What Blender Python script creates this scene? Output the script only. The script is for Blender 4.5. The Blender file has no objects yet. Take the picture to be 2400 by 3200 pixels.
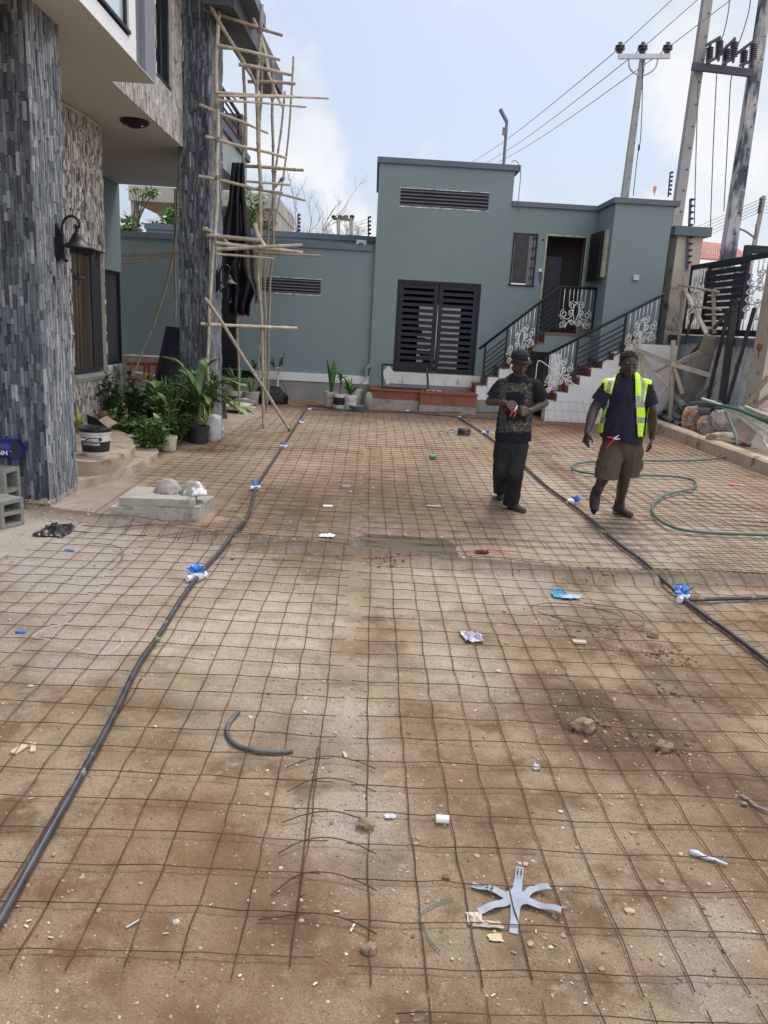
import bpy, bmesh, math, random
import numpy as np
from mathutils import Vector, noise, Matrix
R = random.Random(7)
S = bpy.context.scene
# ---------------------------------------------------------------- camera
H = 1.95
def _n(v): v = np.array(v, float); return v/np.linalg.norm(v)
Zc = _n((540, 9700, 2400)); Yc = np.array((-35, 595, -2400.)); Yc = _n(Yc-Zc*(Yc@Zc)); Xc = np.cross(Yc, Zc)
cd = bpy.data.cameras.new('camera'); cam = bpy.data.objects.new('camera', cd); S.collection.objects.link(cam); S.camera = cam
cd.sensor_fit = 'HORIZONTAL'; cd.sensor_width = 36; cd.lens = 36; cd.clip_end = 3000; cd.clip_start = .05
cam.matrix_world = Matrix(((*Xc, 0), (*Yc, 0), (*Zc, H), (0, 0, 0, 1)))
# ---------------------------------------------------------------- world, sun, exposure
SUN_EL, SUN_AZ = 58, 20            # azimuth measured from +Y (ahead of the viewer) towards +X
W = bpy.data.worlds.new('World'); S.world = W; W.use_nodes = True
nt = W.node_tree; nd = nt.nodes; lk = nt.links; nd.clear()
def N(t, typ, **k):
    n = t.nodes.new(typ)
    for a, b in k.items(): setattr(n, a, b)
    return n
out = N(nt, 'ShaderNodeOutputWorld'); bg = N(nt, 'ShaderNodeBackground'); bg.inputs[1].default_value = .115
sky = N(nt, 'ShaderNodeTexSky', sky_type='NISHITA', sun_disc=False, sun_elevation=math.radians(SUN_EL), sun_rotation=math.radians(SUN_AZ),
        dust_density=3.5, air_density=1.0, ozone_density=2.0)
tc = N(nt, 'ShaderNodeTexCoord')
n1 = N(nt, 'ShaderNodeTexNoise'); n1.inputs['Scale'].default_value = 5.2; n1.inputs['Detail'].default_value = 9; n1.inputs['Roughness'].default_value = .55
n1.inputs['Distortion'].default_value = .25
lk.new(tc.outputs['Generated'], n1.inputs['Vector'])
def ray(px, py):
    d = np.array((px-1200, 1600-py, -2400.)); return np.array((d@Xc, d@Yc, d@Zc))
def lobe(px, py, lo, hi):          # soft disc of sky round one direction
    v = _n(ray(px, py)); a = N(nt, 'ShaderNodeVectorMath', operation='DOT_PRODUCT'); a.inputs[1].default_value = tuple(v)
    m = N(nt, 'ShaderNodeMapRange', interpolation_type='SMOOTHSTEP'); m.inputs[1].default_value = math.cos(math.radians(hi)); m.inputs[2].default_value = math.cos(math.radians(lo))
    lk.new(tc.outputs['Generated'], a.inputs[0]); lk.new(a.outputs['Value'], m.inputs[0]); return m.outputs[0]
def math_(op, a, b):
    m = N(nt, 'ShaderNodeMath', operation=op)
    if op == 'MULTIPLY_ADD': m.inputs[2].default_value = -.52
    for i, x in enumerate((a, b)):
        if isinstance(x, (int, float)): m.inputs[i].default_value = x
        else: lk.new(x, m.inputs[i])
    return m.outputs[0]
acc = None
for (px, py, lo, hi, w) in ((2330, 330, 2, 11, .3), (2150, 300, 1, 5, .1), (960, 400, .3, 4.2, .22), (900, 400, .5, 6, .14), (820, 560, 2, 8, .1), (1000, 30, 1, 7, .04), (1500, 330, 3, 14, -.12), (2330, 640, 3, 9, .05)):
    m = math_('MULTIPLY', lobe(px, py, lo, hi), w); acc = m if acc is None else math_('ADD', acc, m)
cl = math_('ADD', math_('MULTIPLY_ADD', n1.outputs[0], 2.0), acc)
mr = N(nt, 'ShaderNodeMapRange', interpolation_type='SMOOTHSTEP'); mr.inputs[1].default_value = .5; mr.inputs[2].default_value = .78
lk.new(cl, mr.inputs[0])
n2 = N(nt, 'ShaderNodeTexNoise'); n2.inputs['Scale'].default_value = 6.5; n2.inputs['Detail'].default_value = 7
lk.new(tc.outputs['Generated'], n2.inputs['Vector'])
cr = N(nt, 'ShaderNodeValToRGB'); cr.color_ramp.elements[0].position = .38; cr.color_ramp.elements[0].color = (4.6, 5.1, 5.9, 1)
cr.color_ramp.elements[1].position = .6; cr.color_ramp.elements[1].color = (6.1, 6.2, 6.35, 1)
lk.new(n2.outputs[0], cr.inputs[0])
veil = N(nt, 'ShaderNodeMix', data_type='RGBA'); veil.inputs[0].default_value = .5; veil.inputs[7].default_value = (3.6, 4.25, 5.35, 1)
lk.new(sky.outputs[0], veil.inputs[6])
mx = N(nt, 'ShaderNodeMix', data_type='RGBA'); lk.new(mr.outputs[0], mx.inputs[0]); lk.new(veil.outputs[2], mx.inputs[6]); lk.new(cr.outputs[0], mx.inputs[7])
# unseen bright sky lobe added behind the viewer to lift the front walls
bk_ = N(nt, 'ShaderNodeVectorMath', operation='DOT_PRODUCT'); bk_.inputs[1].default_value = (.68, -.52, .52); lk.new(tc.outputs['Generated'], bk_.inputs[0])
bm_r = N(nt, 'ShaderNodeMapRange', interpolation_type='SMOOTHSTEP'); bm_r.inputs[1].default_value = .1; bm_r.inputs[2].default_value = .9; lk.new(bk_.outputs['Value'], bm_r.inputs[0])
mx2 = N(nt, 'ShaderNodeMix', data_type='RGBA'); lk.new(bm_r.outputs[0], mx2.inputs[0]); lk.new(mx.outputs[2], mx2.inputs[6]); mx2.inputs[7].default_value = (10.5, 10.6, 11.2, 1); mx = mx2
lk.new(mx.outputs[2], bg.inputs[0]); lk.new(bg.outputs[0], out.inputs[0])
sl = bpy.data.lights.new('sun', 'SUN'); so = bpy.data.objects.new('sun', sl); S.collection.objects.link(so)
sl.energy = 1.9; sl.angle = math.radians(14); sl.color = (1, .95, .88)
e, a = math.radians(SUN_EL), math.radians(SUN_AZ)
so.rotation_euler = Vector((math.cos(e)*math.sin(a), math.cos(e)*math.cos(a), math.sin(e))).to_track_quat('Z', 'Y').to_euler()
vs = S.view_settings; vs.view_transform = 'Standard'; vs.look = 'None'; vs.exposure = 0.42; vs.gamma = 1; vs.use_curve_mapping = False
# ---------------------------------------------------------------- where things stand (measured directions met with world planes)
O = np.array((0, 0, H))
def G(px, py, z=0): r = ray(px, py); return Vector(r*((z-H)/r[2])+O)
def PY(px, py, Y): r = ray(px, py); return Vector(r*(Y/r[1])+O)
def PX(px, py, X): r = ray(px, py); return Vector(r*(X/r[0])+O)
# ---------------------------------------------------------------- mesh builder
ORG = {}
class MB:
    def __init__(s): s.v = []; s.f = []; s.t = []
    def add(s, vs, fs, t=.5):
        b = len(s.v); s.v += [tuple(v) for v in vs]; s.f += [tuple(b+i for i in f) for f in fs]; s.t += [t]*len(fs); return s
    def box(s, a, b, t=.5):
        x0, y0, z0 = a; x1, y1, z1 = b
        return s.add([(x0,y0,z0),(x1,y0,z0),(x1,y1,z0),(x0,y1,z0),(x0,y0,z1),(x1,y0,z1),(x1,y1,z1),(x0,y1,z1)],
              [(0,3,2,1),(4,5,6,7),(0,1,5,4),(1,2,6,5),(2,3,7,6),(3,0,4,7)], t)
    def prism(s, pts, ext, t=.5):
        e = Vector(ext); n = len(pts); A = [Vector(p) for p in pts]
        return s.add(A+[p+e for p in A], [tuple(range(n)), tuple(range(2*n-1, n-1, -1))]+[(i, i+n, (i+1) % n+n, (i+1) % n) for i in range(n)], t)
    def bar(s, a, b, w, h, up=(0, 0, 1), t=.5):
        a = Vector(a); b = Vector(b); d = (b-a).normalized(); u = Vector(up)
        if abs(d.dot(u)) > .98: u = Vector((0, 1, 0))
        x = d.cross(u).normalized()*w/2; y = x.cross(d).normalized()*h/2
        return s.prism([a-x-y, a+x-y, a+x+y, a-x+y], b-a, t)
    def tube(s, P, r, n=6, closed=False, cap=True, t=.5):
        P = [Vector(p) for p in P]; m = len(P); rs = r if isinstance(r, (list, tuple)) else [r]*m
        vs = []; prev = None
        for i, p in enumerate(P):
            if closed: d = P[(i+1) % m]-P[i-1]
            else: d = P[min(i+1, m-1)]-P[max(i-1, 0)]
            if d.length < 1e-9: d = Vector((0, 0, 1))
            d.normalize()
            if prev is None: u = Vector((0, 0, 1)) if abs(d.z) < .9 else Vector((1, 0, 0))
            else: u = prev
            x = (u-d*u.dot(d))
            if x.length < 1e-6: x = d.orthogonal()
            x.normalize(); prev = x; y = d.cross(x)
            for k in range(n):
                a = 2*math.pi*k/n; vs.append(p+(x*math.cos(a)+y*math.sin(a))*rs[i])
        fs = [(i*n+k, i*n+(k+1) % n, ((i+1) % m)*n+(k+1) % n, ((i+1) % m)*n+k) for i in range(m if closed else m-1) for k in range(n)]
        if cap and not closed: fs += [tuple(range(n-1, -1, -1)), tuple(range((m-1)*n, m*n))]
        return s.add(vs, fs, t)
    def lathe(s, prof, c=(0, 0, 0), n=16, t=.5, ax=None, cap=True):
        c = Vector(c); q = Vector(ax).normalized().to_track_quat('Z', 'Y') if ax else None; vs = []
        for r, z in prof:
            for k in range(n):
                a = 2*math.pi*k/n; v = Vector((r*math.cos(a), r*math.sin(a), z)); vs.append(c+(q @ v if q else v))
        m = len(prof); fs = [(i*n+k, i*n+(k+1) % n, (i+1)*n+(k+1) % n, (i+1)*n+k) for i in range(m-1) for k in range(n)]
        if cap: fs += [tuple(range(n-1, -1, -1)), tuple(range((m-1)*n, m*n))]
        return s.add(vs, fs, t)
    def rock(s, c, r, sc=(1, 1, 1), seed=0, sub=2, amp=.3, t=.5, fr=1.3):
        bm = bmesh.new(); bmesh.ops.create_icosphere(bm, subdivisions=sub, radius=1)
        vs = []
        for v in bm.verts:
            k = 1+amp*noise.noise(v.co*fr+Vector((seed*3.1, seed*1.7, 0))); vs.append(Vector((v.co.x*sc[0]*r*k, v.co.y*sc[1]*r*k, v.co.z*sc[2]*r*k))+Vector(c))
        fs = [tuple(v.index for v in f.verts) for f in bm.faces]; bm.free(); return s.add(vs, fs, t)
    def bb(s):
        A = np.array(s.v); return A.min(0), A.max(0)
    def build(s, name, mt, parent=None, smooth=False, org=None, label=None):
        if parent is not None: o_ = ORG[parent.as_pointer()]
        elif org is not None: o_ = Vector(org)
        else: lo, hi = s.bb(); o_ = Vector(((lo[0]+hi[0])/2, (lo[1]+hi[1])/2, lo[2]))
        me = bpy.data.meshes.new(name); A = np.array(s.v)-np.array(o_)
        me.from_pydata(A.tolist(), [], s.f); at = me.attributes.new('tint', 'FLOAT', 'FACE'); at.data.foreach_set('value', np.array(s.t, 'f'))
        for m in (mt if isinstance(mt, (list, tuple)) else [mt]): me.materials.append(m)
        if smooth: me.shade_smooth() if smooth is True else me.set_sharp_from_angle(angle=math.radians(smooth)) if hasattr(me, 'set_sharp_from_angle') else None
        if smooth and smooth is not True: me.polygons.foreach_set('use_smooth', [True]*len(me.polygons))
        me.update(); ob = bpy.data.objects.new(name, me); S.collection.objects.link(ob)
        if parent is not None: ob.parent = parent; ORG[ob.as_pointer()] = o_
        else: ob.location = o_; ORG[ob.as_pointer()] = o_
        if label: ob['label'] = label
        return ob
def fixn(o):                       # outward normals
    bm = bmesh.new(); bm.from_mesh(o.data); bmesh.ops.recalc_face_normals(bm, faces=bm.faces); bm.to_mesh(o.data); bm.free(); return o
def tag(o, label, cat, group=None):
    o['label'] = label; o['category'] = cat
    if group: o['group'] = group
    return o
def thing(name, label, cat, loc, group=None):
    o = bpy.data.objects.new(name, None); S.collection.objects.link(o); o.location = loc; o.empty_display_size = .2
    ORG[o.as_pointer()] = Vector(loc); return tag(o, label, cat, group)
def struct(o, kind='structure'): o['kind'] = kind; return o
# ---------------------------------------------------------------- materials
def mat(name, c1, c2=None, sc=3., rough=.85, bump=0., bsc=30., tint=0., metal=0., c3=None, sc3=12., th3=.6, spec=.3, det=6, stretch=None, tr=0., sss=0, coat=0):
    m = bpy.data.materials.new(name); m.use_nodes = True; t = m.node_tree; b = t.nodes['Principled BSDF']; L = t.links.new
    b.inputs['Roughness'].default_value = rough; b.inputs['Metallic'].default_value = metal; b.inputs['Specular IOR Level'].default_value = spec
    if coat: b.inputs['Coat Weight'].default_value = coat
    co = N(t, 'ShaderNodeTexCoord').outputs['Object']
    if stretch:
        mp = N(t, 'ShaderNodeMapping'); mp.inputs['Scale'].default_value = stretch; L(co, mp.inputs[0]); co = mp.outputs[0]
    def mixc(f, a, bb, bt='MIX'):
        x = N(t, 'ShaderNodeMix', data_type='RGBA', blend_type=bt)
        for i, v in ((0, f), (6, a), (7, bb)):
            if isinstance(v, (tuple, list)): x.inputs[i].default_value = (*v[:3], 1)
            elif isinstance(v, (int, float)): x.inputs[i].default_value = v
            else: L(v, x.inputs[i])
        return x.outputs[2]
    def nz(scale, lo, hi, dt=det):
        n = N(t, 'ShaderNodeTexNoise'); n.inputs['Scale'].default_value = scale; n.inputs['Detail'].default_value = dt; n.inputs['Roughness'].default_value = .6; L(co, n.inputs['Vector'])
        r = N(t, 'ShaderNodeMapRange'); r.inputs[1].default_value = lo; r.inputs[2].default_value = hi; L(n.outputs[0], r.inputs[0]); return r.outputs[0]
    col = mixc(nz(sc, .34, .66), c1, c2) if c2 else mixc(0., c1, c1)
    if c3: col = mixc(nz(sc3, th3, th3+.08), col, c3)
    if tint:
        at = N(t, 'ShaderNodeAttribute', attribute_name='tint'); r = N(t, 'ShaderNodeMapRange'); r.inputs[3].default_value = 1-tint; r.inputs[4].default_value = 1+tint
        L(at.outputs['Fac'], r.inputs[0]); vm = N(t, 'ShaderNodeVectorMath', operation='SCALE'); L(col, vm.inputs[0]); L(r.outputs[0], vm.inputs['Scale']); col = vm.outputs[0]
    L(col, b.inputs['Base Color'])
    if bump:
        n = N(t, 'ShaderNodeTexNoise'); n.inputs['Scale'].default_value = bsc; n.inputs['Detail'].default_value = 5; L(co, n.inputs['Vector'])
        bp = N(t, 'ShaderNodeBump'); bp.inputs['Strength'].default_value = bump; bp.inputs['Distance'].default_value = .02; L(n.outputs[0], bp.inputs['Height']); L(bp.outputs[0], b.inputs['Normal'])
    if tr:
        b.inputs['Transmission Weight'].default_value = tr
    return m
def tintramp(m, stops):            # colour chosen per face from its tint value
    t = m.node_tree; b = t.nodes['Principled BSDF']; at = N(t, 'ShaderNodeAttribute', attribute_name='tint'); cr = N(t, 'ShaderNodeValToRGB')
    el = cr.color_ramp.elements
    while len(el) < len(stops): el.new(.5)
    for e_, (p, c) in zip(el, stops): e_.position = p; e_.color = (*c, 1)
    t.links.new(at.outputs['Fac'], cr.inputs[0]); old = b.inputs['Base Color'].links[0].from_socket
    x = N(t, 'ShaderNodeMix', data_type='RGBA', blend_type='MULTIPLY'); x.inputs[0].default_value = 1; t.links.new(cr.outputs[0], x.inputs[6]); t.links.new(old, x.inputs[7])
    t.links.new(x.outputs[2], b.inputs['Base Color']); return m
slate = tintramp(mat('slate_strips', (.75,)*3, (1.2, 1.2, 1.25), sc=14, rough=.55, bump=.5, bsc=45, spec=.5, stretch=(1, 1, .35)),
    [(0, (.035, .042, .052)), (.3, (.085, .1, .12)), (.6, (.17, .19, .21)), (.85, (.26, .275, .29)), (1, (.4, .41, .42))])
paleslate = tintramp(mat('pale_split_stone', (.8,)*3, (1.15, 1.12, 1.1), sc=22, rough=.8, bump=.6, bsc=50, stretch=(1, 1, .4)),
    [(0, (.14, .12, .11)), (.2, (.26, .23, .21)), (.5, (.45, .425, .4)), (.8, (.58, .56, .54)), (1, (.7, .69, .67))])
greyslate = tintramp(mat('grey_split_stone', (.85,)*3, (1.1, 1.1, 1.1), sc=18, rough=.75, bump=.5, bsc=40, stretch=(1, 1, .4)),
    [(0, (.25, .26, .28)), (.25, (.5, .51, .52)), (.7, (.68, .68, .68)), (1, (.8, .8, .8))])
green = mat('green_stucco', (.19, .246, .257), (.21, .266, .276), sc=.5, rough=.9, bump=.2, bsc=60, c3=(.2, .253, .263), sc3=1.2, th3=.55)
coping = mat('dark_grey_coping', (.125, .15, .18), (.15, .175, .205), sc=2, rough=.8, bump=.08, bsc=90)
white = mat('white_wall_paint', (.74, .75, .76), (.66, .67, .68), sc=1.5, rough=.85, bump=.1, bsc=80, c3=(.42, .41, .39), sc3=7, th3=.68)
cream = mat('soffit_paint', (.56, .56, .555), (.53, .53, .525), sc=.5, rough=.9)
frame = mat('charcoal_steel', (.013, .017, .026), (.02, .024, .034), sc=6, rough=.5, spec=.3)
black = mat('black_paint', (.012, .012, .014), rough=.5, spec=.3)
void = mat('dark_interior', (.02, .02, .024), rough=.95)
tile = mat('terracotta_tile', (.21, .075, .05), (.25, .095, .062), sc=5, rough=.6, tint=.12)
conc = mat('rough_concrete', (.25, .23, .2), (.34, .315, .28), sc=5, rough=.95, bump=.6, bsc=22, c3=(.17, .155, .13), sc3=3.5, th3=.62)
cement = mat('cement_render', (.24, .235, .225), (.3, .29, .275), sc=2.2, rough=.92, bump=.25, bsc=50)
bamboo = mat('dry_bamboo', (.32, .27, .2), (.46, .41, .33), sc=7, rough=.6, bump=.15, bsc=60, tint=.35, c3=(.2, .15, .1), sc3=9, th3=.66)
whitem = mat('white_wrought_iron', (.8, .8, .8), rough=.5)
steel = mat('galvanised_steel', (.42, .46, .5), (.5, .53, .57), sc=9, rough=.45, metal=.5)
plate = mat('grey_steel_plate', (.3, .35, .41), (.24, .28, .33), sc=9, rough=.55, bump=.1, bsc=40, c3=(.2, .19, .17), sc3=14, th3=.62)
wood = mat('old_timber', (.4, .34, .27), (.56, .5, .42), sc=6, rough=.85, bump=.3, bsc=40, tint=.3)
rustwire = mat('rusty_wire', (.05, .028, .016), (.15, .08, .045), sc=3.5, rough=.85)
paper = mat('kraft_paper', (.5, .38, .22), (.62, .52, .36), sc=9, rough=.9)
leafm = mat('leaf_green', (.06, .13, .03), (.10, .2, .045), sc=9, rough=.45, tint=.55, spec=.4)
pot_b = mat('black_plastic_pot', (.02, .021, .023), (.05, .05, .05), sc=6, rough=.6)
pailw = mat('white_plastic_pail', (.66, .66, .64), (.5, .49, .46), sc=9, rough=.5)
pvcg = mat('grey_pvc', (.16, .17, .18), (.22, .22, .22), sc=6, rough=.5)
pvcw = mat('white_pvc', (.72, .7, .64), (.6, .58, .52), sc=6, rough=.45)
blueb = mat('blue_bag_plastic', (.015, .12, .5), (.03, .25, .75), sc=30, rough=.35, spec=.6)
whitep = mat('white_plastic', (.8, .82, .84), (.7, .72, .74), sc=20, rough=.4)
conduit = mat('black_conduit', (.016, .02, .026), (.05, .055, .06), sc=9, rough=.35, spec=.6, c3=(.2, .19, .17), sc3=14, th3=.62)
# ---------------------------------------------------------------- stone cladding: strips standing upright, each with its own depth
def clad(mb, P0, U, V, w, h, sw=(.03, .055), sl=(.12, .42), dep=.014, mean=.5, var=.25, gap=.0015, seed=1, holes=(), clip=None):
    """P0 corner, U unit sideways, V unit up, outward = U x V."""
    r = random.Random(seed); P0 = Vector(P0); U = Vector(U).normalized(); V = Vector(V).normalized(); Nn = U.cross(V).normalized()
    x = 0
    while x < w-.004:
        cw = min(r.uniform(*sw), w-x); y = -r.uniform(0, sl[1]/2)
        while y < h:
            L = r.uniform(*sl); y0 = max(y, 0); y1 = min(y+L, h); y += L
            if y1-y0 < .01: continue
            segs = [(y0, y1)]
            for (a, b, c, d) in holes:
                if x+cw/2 > a and x+cw/2 < b:
                    ns = []
                    for (s0, s1) in segs:
                        if s1 <= c or s0 >= d: ns.append((s0, s1))
                        else:
                            if s0 < c: ns.append((s0, c))
                            if s1 > d: ns.append((d, s1))
                    segs = ns
            t = min(1, max(0, r.gauss(mean, var))); dd = r.uniform(.002, dep)
            for (s0, s1) in segs:
                if clip: 
                    q = clip(x+cw/2, s0, s1)
                    if not q: continue
                    s0, s1 = q
                if s1-s0 < .01: continue
                a = P0+U*(x+gap)+V*(s0+gap); b = U*(cw-2*gap); c = V*(s1-s0-2*gap)
                mb.prism([a, a+b, a+b+c, a+c], Nn*dd, t)
        x += cw
    return mb
# ================================================================ GROUND
D = 1.4467
def gd(x, y, z=0): return G(x*D, y*D, z)
RIDGE = [gd(*p) for p in ((-60,1092),(80,1107),(250,1130),(480,1165),(840,1203),(1000,1222),(1250,1243),(1450,1252),(1659,1262),(1900,1280))]
def ridge_d(x, y):                 # signed distance to the kerb-like cement edge, + on the far side
    best = 9; sg = 1
    for a, b in zip(RIDGE[:-1], RIDGE[1:]):
        dx, dy = b.x-a.x, b.y-a.y; t = max(0, min(1, ((x-a.x)*dx+(y-a.y)*dy)/(dx*dx+dy*dy))); ex, ey = x-a.x-t*dx, y-a.y-t*dy
        d = math.hypot(ex, ey)
        if d < best: best = d; sg = 1 if dx*ey-dy*ex > 0 else -1
    return best*sg
PUD = Vector((.44, 6.72, 0))
def ns(x, y, s, k=0): return noise.noise(Vector((x*s, y*s, k*7.3)))
def zg(x, y):
    z = .012*ns(x, y, .7)+.006*ns(x, y, 2.3, 1)
    near = max(0, min(1, (9-y)/4))
    z += near*(.0035*ns(x, y, 38, 12)*(ns(x, y, 2, 13)+.6)+.007*ns(x, y, 6, 2)+.006*ns(x, y, 15, 3)*max(0, ns(x, y, 1.3, 8)+.35))
    if 5 < y < 8.2 and x > -4:
        d = ridge_d(x, y)+.02*ns(x, y, 4, 5)
        k = min(1, max(0, (x+3.6)/.6))
        if abs(d) < .16: z += k*.065*math.cos(d/.16*math.pi/2)**.7 if abs(d) < .155 else 0
        if d < 0: z -= .014*k*math.exp(d*1.6)
        q = ((x-PUD.x)/.52)**4+((y-PUD.y+.05*ns(x, y, 6, 4))/.42)**4
        if d > .06: z -= .036*math.exp(-q)
    return z
def seg_axis(lo, hi, st): return list(np.arange(lo, hi, st))
xs = [-900, -300, -90, -30, -14, -9]+seg_axis(-6.5, -1.6, .05)+seg_axis(-1.6, 3.2, .022)+seg_axis(3.2, 8.0, .05)+[8.0, 9, 11, 14, 30, 90, 300, 900]
ys = [-300, -60, -10, -2]+seg_axis(.6, 4.2, .02)+seg_axis(4.2, 8.0, .035)+seg_axis(8.0, 19.6, .08)+[20, 22, 28, 40, 90, 300, 1400]
PATCH = {  # display-pixel centre, radius in metres, strength
 'pale': [(650,925,2.4,.45),(1000,1010,1.2,.3),(1450,1050,1.2,.6),(450,1290,.8,.7),(1300,1200,.9,.5),(500,1330,.9,.9),(330,1250,.8,.5),(1180,1150,1.1,.7),(1000,1250,.9,.75),(1450,1120,1.6,.8),(1150,1060,1.6,.8),(950,1100,1,.3),(1000,1450,.35,.6),(820,1450,.3,.4),(560,1530,.35,.6),(700,1540,.35,.7),(760,1770,.25,.6),(640,1000,1.8,.4),(900,930,2.5,.5),(1350,985,2.2,.55),(620,1350,.5,.4),(1540,1990,.1,.5),(330,1260,.6,.3)],
 'dark': [(850,1080,1.6,.75),(720,1140,1,.6),(640,1090,1.1,.8),(780,1110,.9,.7),(900,1060,1.3,.6),(1010,1150,.6,.6),(1290,1560,.35,1),(1400,1600,.3,.9),(1230,1530,.18,.7),(1450,1480,.3,.6),(1480,1660,.2,.7),(600,1960,.22,.35),(640,1580,.25,.4),(1290,1360,.35,.5),(700,1200,.7,.4),(1620,1700,.2,.8),(430,1050,1.2,.4),(560,940,1.4,.3)],
 'red':  [(1250,925,2.2,1),(900,915,2.2,.6),(700,1000,1.6,.5),(1050,1010,1.4,.45),(1330,960,1.6,1),(1500,970,1.3,.9),(1180,905,1.5,.5),(300,1850,.45,.55),(200,1980,.45,.5),(450,2080,.5,.5),(560,1990,.25,.4),(1330,1620,.35,.55),(400,980,1.2,.35),(1450,1700,.5,.3),(960,1640,.3,.3),(1560,1060,1.5,.5),(880,960,1.4,.45)],
 'grey': [(80,1180,1.6,1),(250,1230,.8,.6),(30,1330,.7,.6),(720,1560,.2,.5),(800,1140,.45,.7),(960,1170,.45,.5),(680,1165,.5,.5),(560,905,1,.5),(1150,1255,.45,.5),(1350,1190,.8,.45),(150,1080,1.2,.8),(1530,2120,.15,.5),(760,1780,.12,.5)]}
PW = {k: [(gd(a, b), r, s) for a, b, r, s in v] for k, v in PATCH.items()}
gv = [(x, y) for y in ys for x in xs]; nx = len(xs)
ext = lambda x, y: -6.6 < x < 8 and .5 < y < 19.6
VZ = [(x, y, zg(x, y) if ext(x, y) else -.02) for x, y in gv]
me = bpy.data.meshes.new('ground')
me.from_pydata(VZ, [], [(j*nx+i, j*nx+i+1, (j+1)*nx+i+1, (j+1)*nx+i) for j in range(len(ys)-1) for i in range(nx-1)]); me.shade_smooth()
A = np.array(VZ); wob = np.array([ns(x, y, 1.7, 9)+.6*ns(x, y, 4.5, 10) if ext(x, y) else 0 for x, y in gv])
for k, v in PW.items():
    w = np.zeros(len(A))
    for c, r, s in v:
        d = np.hypot(A[:, 0]-c.x, (A[:, 1]-c.y)*.75)/r+wob*.55; w = np.maximum(w, s*np.clip(1.35-d, 0, 1)**1.2)
    if k == 'grey':                # the cement edge itself
        pass
    me.attributes.new(k, 'FLOAT', 'POINT').data.foreach_set('value', np.clip(w, 0, 1).astype('f'))
rd = np.array([max(0, 1-abs(ridge_d(x, y))/.17) if (ext(x, y) and 5 < y < 8.2 and x > -3.6) else 0 for x, y in gv])
me.attributes.new('lip', 'FLOAT', 'POINT').data.foreach_set('value', rd.astype('f'))
gm = bpy.data.materials.new('packed_earth'); gm.use_nodes = True; t = gm.node_tree; b = t.nodes['Principled BSDF']; L = t.links.new
co = N(t, 'ShaderNodeTexCoord').outputs['Object']
def gmix(f, a, c):
    x = N(t, 'ShaderNodeMix', data_type='RGBA')
    for i, v in ((0, f), (6, a), (7, c)):
        if isinstance(v, tuple): x.inputs[i].default_value = (*v, 1)
        elif isinstance(v, float): x.inputs[i].default_value = v
        else: L(v, x.inputs[i])
    return x.outputs[2]
def gn(sc, lo, hi, det=8, o=0):
    n = N(t, 'ShaderNodeTexNoise'); n.inputs['Scale'].default_value = sc; n.inputs['Detail'].default_value = det; n.inputs['Roughness'].default_value = .62
    L(co, n.inputs['Vector']); r = N(t, 'ShaderNodeMapRange'); r.inputs[1].default_value = lo; r.inputs[2].default_value = hi; L(n.outputs[0], r.inputs[0]); return r.outputs[0]
def gatt(k, sc, w=1.):             # patch mask broken up by fine noise
    a_ = N(t, 'ShaderNodeAttribute', attribute_name=k).outputs['Fac']; n_ = gn(sc, .25, .75, 6)
    m_ = N(t, 'ShaderNodeMath', operation='MULTIPLY_ADD'); L(n_, m_.inputs[0]); m_.inputs[1].default_value = .7; m_.inputs[2].default_value = .35
    q = N(t, 'ShaderNodeMath', operation='MULTIPLY', use_clamp=True); L(a_, q.inputs[0]); L(m_.outputs[0], q.inputs[1])
    q2 = N(t, 'ShaderNodeMath', operation='MULTIPLY', use_clamp=True); L(q.outputs[0], q2.inputs[0]); q2.inputs[1].default_value = w; return q2.outputs[0]
col = gmix(gn(1.3, .42, .58), (.27, .195, .118), (.42, .33, .225))
col = gmix(gn(3.2, .48, .62), col, (.18, .122, .07))
col = gmix(gn(11, .56, .7), col, (.42, .34, .25))
col = gmix(gatt('red', 4, .85), col, (.27, .125, .065))
col = gmix(gatt('pale', 6, 1.2), col, (.6, .525, .42))
col = gmix(gatt('grey', 5, 1.2), col, (.45, .425, .39))
col = gmix(gatt('dark', 7, 1.25), col, (.095, .062, .038))
col = gmix(gatt('lip', 9, 1.6), col, (.15, .13, .105))
col = gmix(gn(70, .66, .72, 3), col, (.5, .44, .36))
col = gmix(gn(110, .60, .68, 3), col, (.12, .08, .05))
f = N(t, 'ShaderNodeMath', operation='MULTIPLY'); L(gn(150, .35, .65, 3), f.inputs[0]); f.inputs[1].default_value = .5
col = gmix(f.outputs[0], col, (.15, .10, .06))
L(col, b.inputs['Base Color']); b.inputs['Roughness'].default_value = .95; b.inputs['Specular IOR Level'].default_value = .15
h1 = N(t, 'ShaderNodeTexNoise'); h1.inputs['Scale'].default_value = 38; h1.inputs['Detail'].default_value = 8; h1.inputs['Roughness'].default_value = .7; L(co, h1.inputs['Vector'])
bp = N(t, 'ShaderNodeBump'); bp.inputs['Strength'].default_value = .9; bp.inputs['Distance'].default_value = .022; L(h1.outputs[0], bp.inputs['Height']); L(bp.outputs[0], b.inputs['Normal'])
me.materials.append(gm); gob = bpy.data.objects.new('ground', me); S.collection.objects.link(gob); struct(gob)
# puddle: a level sheet that the hollow cuts to its own outline
water = mat('muddy_water', (.105, .09, .058), (.13, .112, .074), sc=2, rough=.12, spec=.6, bump=.02, bsc=12)
m = MB(); m.prism([(PUD.x+.62*math.cos(a), PUD.y+.5*math.sin(a), zg(PUD.x, PUD.y)+.016) for a in np.linspace(0, 6.28, 40, endpoint=False)], (0, 0, -.002)); pz = zg(PUD.x, PUD.y)
struct(m.build('puddle', water))
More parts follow.
